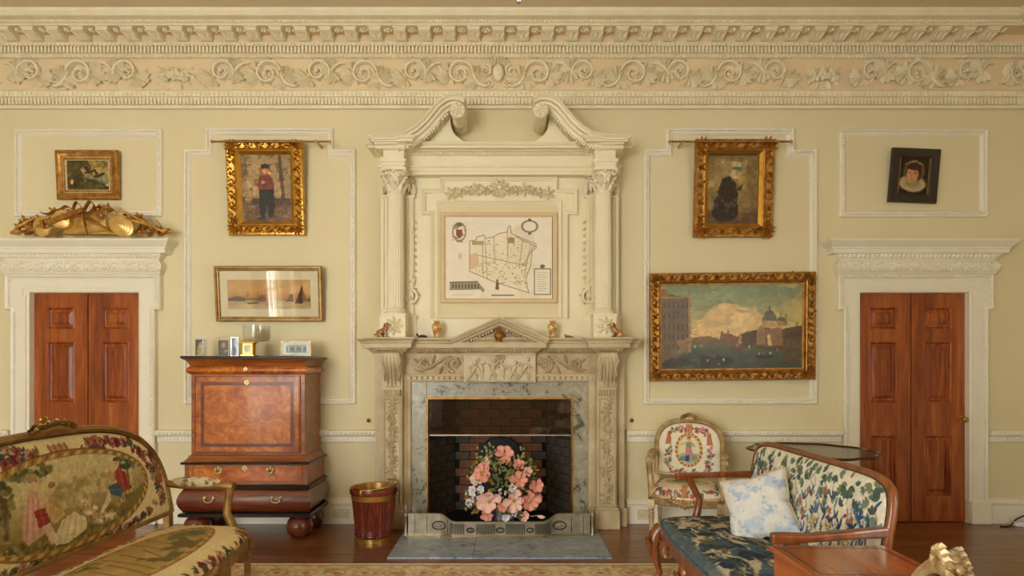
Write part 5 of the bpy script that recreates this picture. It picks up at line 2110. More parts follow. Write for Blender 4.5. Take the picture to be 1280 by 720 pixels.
# ---- 7 portrait with ruff
def p_ruff(P):
    P.c[:] = (46, 34, 22)
    P.mottle(10, .3, 2)
    P.ell(18, 42, 22, 10, (34, 26, 20), 0, .4)
    P.ell(17, 31, 16.5, 10, (176, 168, 136), 8, .25)
    P.ell(17, 30, 12.5, 7, (142, 134, 106), 8, .4)
    for k in range(30):
        a = 2 * PI * k / 30
        P.line([(17 + 9 * math.cos(a), 30 + 5 * math.sin(a)), (17 + 16 * math.cos(a), 31 + 9.6 * math.sin(a))], .8, (206, 198, 166), .6)
    P.ell(18, 16, 12.5, 13, (120, 110, 84), 0, .25)
    P.ell(18, 17, 10.5, 11, (60, 44, 30), 0, .25)
    P.ell(16.5, 20.5, 7.2, 10.2, (186, 138, 106), 0, .25)
    P.ell(13.8, 20, 4.6, 8, (214, 162, 128), 0, .6, .7)
    P.ell(18, 10.5, 9, 4.2, (58, 40, 26), 0, .3)
    P.ell(13.2, 18.8, 1.4, .7, (70, 50, 36)).ell(19.4, 18.8, 1.4, .7, (70, 50, 36))
    P.line([(10.6, 16.6), (14.4, 16.2)], .7, (100, 66, 44)).line([(17.6, 16.2), (21.6, 16.8)], .7, (100, 66, 44))
    P.line([(16, 18.5), (15, 23.4), (16.6, 24)], .8, (160, 106, 78), .8)
    P.ell(16, 26.6, 1.9, .7, (156, 84, 70))
    P.ell(11.6, 23.5, 2.2, 1.8, (200, 140, 112), 0, .7, .4)
    for k in range(9):
        P.ell(8 + k * 2.4, 7 - 3 * math.sin(PI * k / 8), .8, .8, (190, 180, 140), 0, .4)
    P.mottle(3, .1, 6)


PF_DARK = [(0, 0), (0, .03), (.008, .04), (.03, .036), (.05, .028), (.07, .03), (.08, .02), (.085, .012), (.088, .006)]
t, fr, w, h, fw, k = picture('ruff_portrait', 'small dark-framed portrait of a woman wearing a white ruff', 1112.5, 1172, 186.5, 253, (1124.5, 1161, 198, 243), PF_DARK, 'dark_frame', p_ruff, lean=.07, roll=math.radians(2.3), res=3.4, d0=.012)
part(MB().sweep(rectpath(-w / 2 + fw * .86, w / 2 - fw * .86, -h / 2 + fw * .8, h / 2 - fw * .8), [(0, .01), (0, .020), (.008, .022), (.012, .012)], True), 'gilt_slip', 'gilt_dull', t)


# ================================================================ gilded trophy over the left door
tr = thing('gilded_trophy', 'carved gilded musical trophy with violin lying on the door cornice', 'carving', (X(112, .12), -.10, DOORTOP), world=True)
TD = .10


def tp(px, py, d=TD):
    return (X(px, d), -d, Z(py, d))


# violin
vo = [(-.20, .0), (-.19, .05), (-.15, .085), (-.10, .085), (-.06, .06), (-.03, .052), (0, .062), (.04, .082), (.08, .078), (.11, .05), (.115, 0)]
vo = vo + [(x_, -z) for x_, z in vo[-2:0:-1]]
m = MB().prism(vo, -.03, .03)
n = len(vo)
m.add([(x_ * .8, -.045, z * .75) for x_, z in vo] + [(x_, -.03, z) for x_, z in vo], [tuple(range(n))] + [(i, (i + 1) % n, (i + 1) % n + n, i + n) for i in range(n)])
m.xf(Matrix.Translation(tp(73, 277.5, .165)) @ Matrix.Rotation(math.radians(-20), 4, 'Y') @ Matrix.Scale(1.02, 4))
vi = part(m, 'violin', 'gilt_trophy_pale', tr, smooth=40)
m = MB().bar([(-.06, -.05, 0), (.08, -.056, .0), (.27, -.06, 0)], [.05, .04, .032], [.018, .02, .02], (0, -1, 0))
m.box(-.105, -.085, -.075, -.04, -.035, .035)
for k in range(4):
    m.tube([(-.16, -.052, -.012 + k * .008), (.24, -.072, -.009 + k * .006)], .0018, 5)
vm = Matrix.Translation(tp(73, 277.5, .165)) @ Matrix.Rotation(math.radians(-20), 4, 'Y') @ Matrix.Scale(1.02, 4)
m.xf(vm)
part(m, 'violin_neck', 'gilt_brown', vi)
for s_ in (-1, 1):
    m = MB().tube([(-.10, -.047, s_ * .030), (-.075, -.047, s_ * .040), (-.045, -.047, s_ * .030), (-.02, -.046, s_ * .040)], [.004, .003, .003, .004], 5)
    part(m.xf(vm), 'sound_hole', 'iron', vi)
m = MB().box(.085, .10, -.068, -.04, -.028, .028)
part(m.xf(vm), 'strap', 'gilt_brown', vi)
# horn with coiled disc
m = MB()
for k, r in enumerate((.085, .068, .05, .032, .016)):
    m.lathe([(0, 0), (r, 0), (r + .004, .006 + k * .008), (r - .006, .014 + k * .008), (0, .012 + k * .008)], (0, 0, 0), 28, 'y')
m.xf(Matrix.Translation(tp(152, 282, .19)) @ Matrix.Rotation(math.radians(35), 4, 'Y') @ Matrix.Scale(1.35, 4, (1, 0, 0)))
part(m, 'coiled_disc', 'gilt_trophy_pale', tr, smooth=40)
m = MB().tube([tp(84, 292, .10), tp(104, 288, .12), tp(122, 284, .13), tp(138, 281, .13)], [.022, .035, .050, .062], 14)
part(m, 'horn', 'gilt_trophy_pale', tr, smooth=50)
m = MB().prism([(X(77, .13), Z(293, .13)), (X(146, .13), Z(293.5, .13)), (X(132, .13), Z(282, .13)), (X(116, .13), Z(264, .13)), (X(92, .13), Z(268, .13))], -.14, -.09)
part(m, 'shield', 'gilt_trophy', tr, bevel=.012)
# bow and flutes
for a, b, r in (((84, 262), (150, 294), .010), ((88, 260), (146, 292), .006), ((138, 268), (196, 284), .017), ((150, 262), (205, 290), .012), ((20, 285), (48, 270), .016)):
    m = MB().tube([tp(a[0], a[1], .19), tp(b[0], b[1], .19)], [r, r * .9], 10)
    part(m, 'pipe', 'gilt_brown' if r < .011 else 'gilt_trophy', tr, smooth=50)
part(MB().tube([tp(14, 291, .14), tp(22, 290, .15), tp(30, 286, .15), tp(40, 282, .14)], [.014, .030, .022, .014], 10), 'torch', 'gilt_trophy', tr, smooth=50)
part(MB().tube([tp(190, 285, .14), tp(200, 288, .15), tp(208, 289, .15), tp(217, 289, .14)], [.014, .034, .026, .006], 10), 'torch', 'gilt_trophy', tr, smooth=50)


def ribbon(pts, w=.012):
    P = [tp(px, py, d) for px, py, d in pts]
    # smooth by Catmull-Rom
    Q = []
    V = [Vector(p) for p in P]
    for i in range(len(V) - 1):
        p0, p1, p2, p3 = V[max(i - 1, 0)], V[i], V[i + 1], V[min(i + 2, len(V) - 1)]
        for t_ in np.linspace(0, 1, 6, False):
            Q.append(.5 * ((2 * p1) + (p2 - p0) * t_ + (2 * p0 - 5 * p1 + 4 * p2 - p3) * t_ ** 2 + (3 * p1 - p0 - 3 * p2 + p3) * t_ ** 3))
    Q.append(V[-1])
    return MB().tube([tuple(q) for q in Q], w, 6, (.35, 1.6), (0, -.8, .3))


for pts in ([(104, 262, .16), (96, 253, .18), (92, 262, .2), (98, 270, .2), (105, 264, .18)], [(105, 263, .16), (112, 252, .18), (118, 258, .2), (112, 266, .2), (106, 265, .18)],
            [(96, 268, .16), (84, 258, .17), (76, 262, .18), (68, 264, .17), (60, 268, .18), (52, 266, .16)], [(116, 264, .16), (126, 258, .17), (134, 264, .18), (142, 262, .17), (150, 270, .18), (158, 268, .16)],
            [(40, 272, .16), (36, 280, .18), (28, 278, .18), (26, 288, .17), (34, 292, .18), (42, 290, .16)], [(46, 270, .17), (52, 276, .19), (46, 286, .19), (48, 293, .17)],
            [(160, 266, .16), (166, 274, .18), (172, 270, .18), (176, 280, .19), (170, 292, .18), (166, 286, .17)], [(178, 272, .16), (186, 280, .18), (180, 288, .19), (188, 294, .18), (194, 286, .17)],
            [(196, 276, .16), (202, 284, .18), (198, 293, .18), (206, 292, .17), (212, 286, .16)], [(104, 266, .2), (106, 280, .2), (109, 294, .19)]):
    part(ribbon(pts), 'ribbon', 'gilt_brown', tr, smooth=60)
for k, (px_, py_) in enumerate(((24, 284), (33, 288), (40, 280), (47, 290), (124, 262), (134, 260), (162, 276), (174, 272), (181, 282), (176, 290), (128, 270), (66, 265), (188, 290), (30, 276))):
    m = MB()
    p = tp(px_, py_, .155)
    for a in range(5):
        b = a * 2 * PI / 5 + k
        m.lobe(p, (math.cos(b), 0, math.sin(b)), .05, .028, .018, (0, -1, 0), .25)
    m.ball((p[0], p[1] - .015, p[2]), .013, .013, .013, 6, 4)
    part(m, 'leaf_cluster', 'gilt_trophy', tr, smooth=60)

# ================================================================ walnut bureau
BX, BD0 = -2.165, .035
cab = thing('walnut_bureau', 'tall figured walnut fall-front bureau on large bun feet', 'bureau', (BX, -.26, 0), world=True)


def zc_(py):
    return Z(py, .48)


def cstep(prof, half, base, name, mat, parent=cab, smooth=28):
    return part(MB().stepped(prof, BX - half, BX + half, base, -BD0), name, mat, parent, smooth=smooth)


body = part(MB().box(BX - .470, BX + .470, -.452, -BD0, zc_(577), zc_(452)), 'carcass', 'walnut', cab)
cstep([(.052, zc_(448.6)), (.058, zc_(448)), (.06, zc_(445.6)), (.056, zc_(445))], .47, .455, 'top', 'ebony')
cstep([(.004, zc_(457.5)), (.012, zc_(456)), (.018, zc_(453)), (.034, zc_(450.5)), (.05, zc_(448.6))], .47, .455, 'cornice', 'walnut')
prof = [(.0, zc_(468))] + [(.030 * math.sin(PI * k / 10) ** .7 if 0 < k < 10 else .004, zc_(468) + (zc_(457.5) - zc_(468)) * k / 10) for k in range(11)]
dr = cstep(prof, .472, .452, 'frieze_drawer', 'walnut_burr', smooth=50)


def escutcheon(parent, px, py, d, s=1.0):
    x_, z = X(px, d), Z(py, d)
    m = MB().prism([(x_, z - .026 * s), (x_ + .02 * s, z - .008 * s), (x_ + .026 * s, z), (x_ + .016 * s, z + .014 * s), (x_, z + .026 * s), (x_ - .016 * s, z + .014 * s), (x_ - .026 * s, z), (x_ - .02 * s, z - .008 * s)], -d - .004, -d)
    e = part(m, 'escutcheon', 'brass_pale', parent, bevel=.0015)
    part(MB().prism([(x_ - .004, z - .010), (x_ + .004, z - .010), (x_ + .003, z + .006), (x_ - .003, z + .006)], -d - .0048, -d - .003), 'keyhole', 'black_thing', e)


def bail(parent, px, py, d, w, drop, ornate=False):
    x_, z = X(px, d), Z(py, d)
    pts = []
    for a in np.linspace(0, PI, 13):
        pts.append((x_ - w * math.cos(a), -d - .016 - .006 * math.sin(a), z - drop * math.sin(a) ** .6))
    b = part(MB().tube(pts, .006, 8), 'handle', 'brass_pale', parent, smooth=60)
    for s_ in (-1, 1):
        m = MB().lathe([(0, 0), (.015, 0), (.016, .004), (.009, .008), (.008, .018), (.011, .022), (0, .026)], (x_ + s_ * w, -d, z), 12, 'y')
        part(m, 'handle_rose', 'brass_pale', b, smooth=50)
    if ornate:
        m = MB()
        for k in range(7):
            a = k * 2 * PI / 7
            m.lobe((x_, -d, z), (math.cos(a), 0, math.sin(a)), .034, .022, .006)
        part(m, 'handle_plate', 'brass_pale', b, smooth=60)


escutcheon(dr, 307, 461.5, .484, .8)
ff = part(MB().box(BX - .437, BX + .437, -.466, -.44, zc_(567), zc_(469.5)), 'fall_front', 'walnut_burr', cab, bevel=.004)
escutcheon(ff, 308.5, 478, .466, .95)
part(MB().sweep(rectpath(BX - .432, BX + .432, zc_(566), zc_(470.5)), [(.0, 0), (.0, .0012), (.006, .0012), (.006, 0)], True, -.466), 'ebony_line', 'ebony', ff)
part(MB().sweep(rectpath(BX - .385, BX + .385, zc_(559), zc_(477.5)), [(.0, 0), (.0, .001), (.028, .001), (.028, 0)], True, -.466), 'feather_banding', 'walnut_dark', ff)
cstep([(.0, zc_(569)), (.012, zc_(570)), (.020, zc_(573)), (.036, zc_(575.5)), (.045, zc_(577))][::-1], .47, .455, 'waist_moulding', 'walnut')
cstep([(.048, zc_(580.5)), (.058, zc_(580)), (.060, zc_(577.6)), (.052, zc_(577))], .47, .455, 'waist_lip', 'ebony')
part(MB().box(BX - .505, BX + .505, -.490, -BD0, zc_(606), zc_(580)), 'drawer_case', 'walnut', cab)
d1 = part(MB().box(BX - .465, BX + .465, -.498, -.48, zc_(603.5), zc_(581.8)), 'long_drawer', 'walnut_burr', cab, bevel=.003)
part(MB().sweep(rectpath(BX - .44, BX + .44, zc_(602), zc_(583.3)), [(0, 0), (0, .001), (.01, .001), (.01, 0)], True, -.498), 'feather_banding', 'walnut', d1)
bail(d1, 273.5, 587, .498, .022, .026, True)
bail(d1, 338.5, 587, .498, .022, .026, True)
escutcheon(d1, 306, 585.5, .498, 1.0)
cstep([(.0, zc_(611)), (.024, zc_(610)), (.028, zc_(606.5)), (.014, zc_(605.5))], .505, .492, 'middle_lip', 'ebony')
z0, z1 = zc_(640), zc_(611)
prof = [(.050 * math.sin(PI * (.08 + .84 * k / 12)), z0 + (z1 - z0) * k / 12) for k in range(13)]
bo = cstep(prof, .50, .485, 'bombe_drawer', 'walnut_dark', smooth=60)
bail(bo, 261.5, 622.5, .535, .036, .034)
bail(bo, 345.5, 622.5, .535, .036, .034)
cstep([(.022, zc_(645.5)), (.036, zc_(645)), (.038, zc_(641.5)), (.028, zc_(640.5))], .505, .492, 'base_lip', 'ebony')
for sx in (-1, 1):
    for yy in (-.44, -.15):
        part(MB().lathe([(0, 0), (.05, 0), (.075, .012), (.100, .05), (.108, .09), (.10, .13), (.08, .158), (.06, .168), (.06, .186), (0, .186)], (BX + sx * .425, yy, 0), 28), 'bun_foot', 'walnut_dark', cab, smooth=50)
CABTOP = zc_(445)

# things standing on the bureau


def photo(name, label, px0, px1, py0, d, border, fmat, paint, yaw=0.0, res=3):
    """a photograph in an upright frame, leaning a little on its strut"""
    k = (DIST - d) / FPX
    w = (px1 - px0) * k
    h = Z(py0, d) - CABTOP
    t = thing(name, label, 'photo frame', (X((px0 + px1) / 2, d), -d, CABTOP + .0005), yaw, 'framed photographs on the bureau')
    fr = MB().sweep(rectpath(-w / 2, w / 2, 0, h), [(0, 0), (0, .010), (.002, .012), (border * k, .012), (border * k, .003)], True)
    fr.box(-w / 2 + .002, w / 2 - .002, -.003, 0, .002, h - .002)
    part(fr, 'frame', fmat, t)
    part(MB().add([(-w * .12, 0, h * .6), (w * .12, 0, h * .6), (w * .12, .05, 0), (-w * .12, .05, 0), (-w * .12, .003, h * .6), (w * .12, .003, h * .6), (w * .12, .053, 0), (-w * .12, .053, 0)], [(0, 1, 2, 3), (7, 6, 5, 4), (0, 4, 5, 1), (3, 2, 6, 7), (0, 3, 7, 4), (1, 5, 6, 2)]), 'strut', 'dark_frame', t)
    b = border * k
    W, H = (px1 - px0 - 2 * border), h / k - 2 * border
    me, u, v, co = grid_mesh('photo_print', int(W * res) + 2, int(H * res) + 2, lambda u, v: np.stack([(u - .5) * (w - 2 * b), u * 0 - .0045, b + v * (h - 2 * b)], 1))
    P = Paint(u * W, (1 - v) * H)
    paint(P, W, H)
    set_paint(me, P.c)
    part(me, 'photo_print', 'photo_paint', t)
    part(MB().box(-w / 2 + b, w / 2 - b, -.0075, -.0065, b, h - b), 'glass', 'picture_glass', t)
    return t


def ph1(P, W, H):
    P.c[:] = (58, 60, 70)
    P.ell(W * .5, H * .75, W * .4, H * .45, (176, 168, 84)).ell(W * .5, H * .3, W * .2, H * .16, (196, 160, 130)).ell(W * .75, H * .4, W * .14, H * .5, (206, 196, 190))
    P.mottle(3, .3)


def ph2(P, W, H):
    P.c[:] = (66, 58, 60)
    P.ell(W * .5, H * .8, W * .5, H * .4, (56, 64, 54)).ell(W * .48, H * .32, W * .2, H * .18, (196, 140, 110)).ell(W * .7, H * .7, W * .2, H * .1, (150, 110, 90))
    P.mottle(3, .3, 2)


def ph3(P, W, H):
    P.c[:] = (96, 112, 150)
    P.rect(W * .45, 0, W, H, (224, 226, 232)).ell(W * .3, H * .7, W * .4, H * .3, (70, 110, 150))
    P.mottle(2, .2, 3)


def ph4(P, W, H):
    P.c[:] = (214, 220, 226)
    P.rect(W * .12, H * .2, W * .88, H * .84, (120, 140, 142))
    for k in range(12):
        P.ell(W * (.16 + .062 * k), H * .5, W * .03, H * .24, [(60, 76, 86), (190, 190, 176), (96, 110, 84), (70, 70, 92)][k % 4])
        P.ell(W * (.16 + .062 * k), H * .32, W * .018, H * .08, (200, 170, 140))


photo('photo_frame', 'small silver photo frame at the left end of the bureau top', 244, 258.5, 423.5, .30, 1.2, 'silver', ph1)
photo('photo_frame', 'small framed portrait photo of a seated sitter on the bureau', 272.8, 287, 424.5, .30, .8, 'silver', ph2)
photo('photo_frame', 'narrow pale blue photo frame beside the carriage clock', 289, 298, 421.5, .28, .8, 'silver', ph3, .25)
photo('photo_frame', 'wide gilt and white group photo frame at the right end of the bureau', 351.5, 389.5, 426, .28, 2.2, 'gilt_pale', ph4)

# carriage clock
ck = thing('carriage_clock', 'small brass carriage clock with white dial on the bureau', 'clock', (X(310.5, .34), -.34, CABTOP + .0005), .12)
w, h = .105, .128
m = MB().box(-w / 2 - .004, w / 2 + .004, -.045, .045, 0, .016)
part(m, 'clock_base', 'brass', ck, bevel=.003)
part(MB().stepped([(0, h - .02), (.006, h - .016), (.008, h - .006), (.002, h)], -w / 2, w / 2, .041, .041), 'clock_top', 'brass', ck)
for sx in (-1, 1):
    for yy in (-.035, .035):
        part(MB().lathe([(.007, .016), (.005, .024), (.005, h - .026), (.007, h - .019)], (sx * (w / 2 - .008), yy, 0), 10), 'pillar', 'brass', ck, smooth=50)
part(MB().box(-w / 2 + .012, w / 2 - .012, -.030, .034, .016, h - .02), 'movement', 'gilt_bright', ck)
dl = part(MB().box(-.030, .030, -.0335, -.030, .026, h - .028), 'dial', 'clock_face', ck)
part(MB().tube([(.019 * math.cos(a), -.034, .066 + .019 * math.sin(a)) for a in np.linspace(0, 2 * PI, 24, False)], .0012, 5, closed=True), 'dial_ring', 'black_thing', dl)
part(MB().bar([(0, -.0345, .066), (.008, -.0345, .078)], .002, .001, (0, -1, 0)), 'clock_hand', 'black_thing', dl)
part(MB().bar([(0, -.0345, .066), (-.012, -.0345, .062)], .0016, .001, (0, -1, 0)), 'clock_hand', 'black_thing', dl)
part(MB().tube([(-.03, 0, h), (-.03, 0, h + .014), (-.02, 0, h + .02), (.02, 0, h + .02), (.03, 0, h + .014), (.03, 0, h)], .003, 8), 'handle', 'brass', ck, smooth=60)

# glass footed bowl
gb = thing('glass_bowl', 'clear glass footed bowl behind the carriage clock', 'bowl', (X(321, .20), -.20, CABTOP + .0005))
mm = bpy.data.materials.new('clear_glass')
mm.use_nodes = True
b_ = mm.node_tree.nodes['Principled BSDF']
b_.inputs['Transmission Weight'].default_value = 1.0
b_.inputs['Roughness'].default_value = .0
b_.inputs['IOR'].default_value = 1.45
glassy('clear_glass', 1.45, (.985, .99, .99, 1), .8)
part(MB().lathe([(0, .125), (.09, .128), (.106, .138), (.112, .17), (.114, .272), (.110, .272), (.107, .17), (.10, .144), (.085, .134), (0, .131)], (0, 0, 0), 36), 'bowl', 'clear_glass', gb, smooth=50)
part(MB().lathe([(0, 0), (.055, 0), (.056, .005), (.02, .014), (.012, .03), (.022, .05), (.028, .065), (.018, .08), (.012, .1), (.03, .122), (0, .125)], (0, 0, 0), 28), 'stem', 'clear_glass', gb, smooth=50)


# ================================================================ mantel ornaments
def dog(label, px, flip):
    d = .318
    t = thing('dog_figurine', label, 'figurine', (X(px, d), -d, SHELF + .0005), group='seated dog figurines')
    m = MB()
    f = flip
    m.tube([(-.050 * f, 0, .030), (-.028 * f, 0, .040), (-.002 * f, 0, .052), (.016 * f, 0, .075), (.022 * f, 0, .092)], [.020, .028, .026, .020, .016], 10)
    m.ball((.027 * f, -.004, .105), .021, .018, .020, 10, 7)
    m.ball((.046 * f, -.006, .099), .012, .011, .010, 8, 5)
    for yy in (-.012, .012):
        m.tube([(.014 * f, yy, .06), (.020 * f, yy, .03), (.022 * f, yy, .008), (.032 * f, yy, .006)], [.011, .008, .007, .007], 7)
        m.ball((-.032 * f, yy * 1.7, .022), .022, .010, .020, 8, 5)
        m.tube([(-.024 * f, yy * 2, .008), (.0, yy * 2, .007)], .007, 6)
    for yy in (-.018, .017):
        m.lobe((.018 * f, yy, .116), (-.3 * f, 0, -1), .03, .016, .006, (0, 1 if yy > 0 else -1, 0))
    m.tube([(-.06 * f, 0, .02), (-.075 * f, -.004, .022), (-.07 * f, -.006, .034)], [.008, .006, .003], 6)
    part(m, 'dog_body', 'dog_brown', t, smooth=60)
    part(MB().ball((.058 * f, -.006, .101), .004, .005, .004, 6, 4), 'nose', 'black_thing', t, smooth=60)
    part(MB().box(-.068, .044, -.022, .026, 0, .004) if f > 0 else MB().box(-.044, .068, -.022, .026, 0, .004), 'plinth', 'dog_base', t, bevel=.002)


dog('brown glazed seated dog figurine at the left end of the mantelpiece', 479, 1)
dog('brown glazed seated dog figurine at the right end of the mantelpiece', 770, -1)


def vase(label, px):
    t = thing('vase', label, 'vase', (X(px, .20), -.20, SHELF + .0005), group='small pale vases on the mantelpiece')
    part(MB().lathe([(0, 0), (.026, 0), (.027, .008), (.022, .014), (.030, .04), (.040, .075), (.044, .10), (.040, .118), (.024, .128), (.020, .136), (.030, .148), (.026, .150), (.016, .138), (0, .13)], (0, 0, 0), 24), 'vase_body', 'vase_cream', t, smooth=60)
    part(MB().lathe([(.0265, .0), (.030, .003), (.027, .010)], (0, 0, 0), 20), 'foot', 'gilt', t, smooth=60)
    part(MB().lathe([(.022, .126), (.025, .130), (.021, .137)], (0, 0, 0), 20), 'neck_band', 'gilt', t, smooth=60)


vase('small gilt-patterned vase left of the fireplace pediment', 546)
vase('small gilt-patterned vase right of the fireplace pediment', 690.5)
t = thing('gilt_pot', 'small lidded gilt pot standing in the fireplace pediment', 'pot', (X(623.5, .255), -.252, 1.6225))
part(MB().lathe([(0, 0), (.028, 0), (.026, .008), (.018, .014), (.034, .034), (.044, .056), (.042, .072), (.03, .086), (.024, .09)], (0, 0, 0), 24), 'pot_body', 'gilt_brown', t, smooth=60)
part(MB().lathe([(.028, .09), (.030, .096), (.018, .108), (.008, .114), (.010, .122), (0, .128)], (0, 0, 0), 20), 'lid', 'gilt_brown', t, smooth=60)
t = thing('bronze_animal', 'tiny dark bronze reclining animal left of the pediment', 'figurine', (X(527, .235), -.235, SHELF + .0005))
m = MB().tube([(-.03, 0, .010), (0, 0, .014), (.03, 0, .012), (.05, 0, .006)], [.008, .012, .010, .003], 8)
m.ball((-.038, 0, .026), .011, .010, .012, 8, 5)
m.tube([(-.03, 0, .012), (-.036, 0, .024)], .008, 6)
part(m, 'animal_body', 'black_thing', t, smooth=60)
part(MB().box(-.04, .055, -.014, .014, 0, .004), 'plinth', 'dog_base', t, bevel=.001)
t = thing('bronze_lizard', 'tiny bronze ornament right of the pediment on the shelf', 'figurine', (X(711, .235), -.235, SHELF + .0005))
m = MB().tube([(-.032, 0, .012), (-.01, 0, .012), (.02, 0, .008), (.04, 0, .005)], [.009, .011, .008, .003], 8)
m.tube([(-.030, 0, .012), (-.034, 0, .032)], [.008, .006], 6)
part(m, 'animal_body', 'gilt_dull', t, smooth=60)
part(MB().box(-.04, .04, -.012, .012, 0, .004), 'plinth', 'dog_base', t, bevel=.001)


# ================================================================ French seats: sofa and armchairs
def outline_top(x_, a, zs, zt, p):
    return zs + (zt - zs) * np.clip(1 - np.abs(x_ / a) ** p, 0, 1) ** (1 / p)


def upholstered_back(a, z0, zs, zt, p, bulge, tilt, nu, nv, y0, paint, mat, name, parent, cm=100.0):
    def fn(u, v):
        s = np.sin((u - .5) * PI)
        x_ = s * a * .999
        top = outline_top(x_, a, zs, zt, p)
        z = z0 + v * (top - z0)
        e = (1 - np.abs(s) ** 4) * (1 - np.abs(2 * v - 1) ** 5)
        y = y0 + (z - z0) * tilt - bulge * np.clip(e, 0, 1) ** .5
        return np.stack([x_, y, z], 1)
    me, u, v, co = grid_mesh(name, nu, nv, fn)
    P = Paint(co[:, 0] * cm, (zt - co[:, 2]) * cm)
    paint(P)
    set_paint(me, P.c)
    return part(me, name, mat, parent)


def back_outline(a, z0, zs, zt, p, tilt, y0, n=40, closed=False):
    pts = []
    for k in range(7):
        z = z0 + (zs - z0) * k / 6
        pts.append((-a, y0 + (z - z0) * tilt, z))
    for s in np.linspace(-1, 1, n):
        x_ = math.sin(s * PI / 2) * a
        z = float(outline_top(np.array(x_), a, zs, zt, p))
        pts.append((x_, y0 + (z - z0) * tilt, z))
    for k in range(7):
        z = zs - (zs - z0) * k / 6
        pts.append((a, y0 + (z - z0) * tilt, z))
    return pts


def seat_plan(x_, a, yb, yf, bow, p=6):
    """front edge of the seat at x"""
    e = np.clip(1 - np.abs(x_ / a) ** p, 0, 1) ** (1 / p)
    return yb + (yf - yb) * (.55 + .45 * e) - bow * np.cos(x_ / a * PI / 2) * 1.0


def upholstered_seat(a, yb, yf, bow, z0, dome, nu, nv, paint, mat, name, parent, cm=100.0):
    def fn(u, v):
        s = np.sin((u - .5) * PI)
        x_ = s * a
        f = seat_plan(x_, a, yb, yf, bow)
        vv = .5 + .5 * np.sin((v - .5) * PI)
        y = f + (yb - f) * vv
        e = np.clip(1 - np.abs(s) ** 8, 0, 1) ** .5 * np.clip(1 - np.abs(2 * vv - 1) ** 8, 0, 1) ** .5
        z = z0 + dome * (.62 * e + .38 * e * np.clip(1 - s ** 2, 0, 1) ** .5 * np.sin(np.clip(vv, 0, 1) * PI) ** .7)
        return np.stack([x_, y, z], 1)
    me, u, v, co = grid_mesh(name, nu, nv, fn)
    P = Paint(co[:, 0] * cm, co[:, 1] * cm)
    paint(P)
    set_paint(me, P.c)
    o = part(me, name, mat, parent)
    # webbing under the cushion so that the seat is closed
    return o


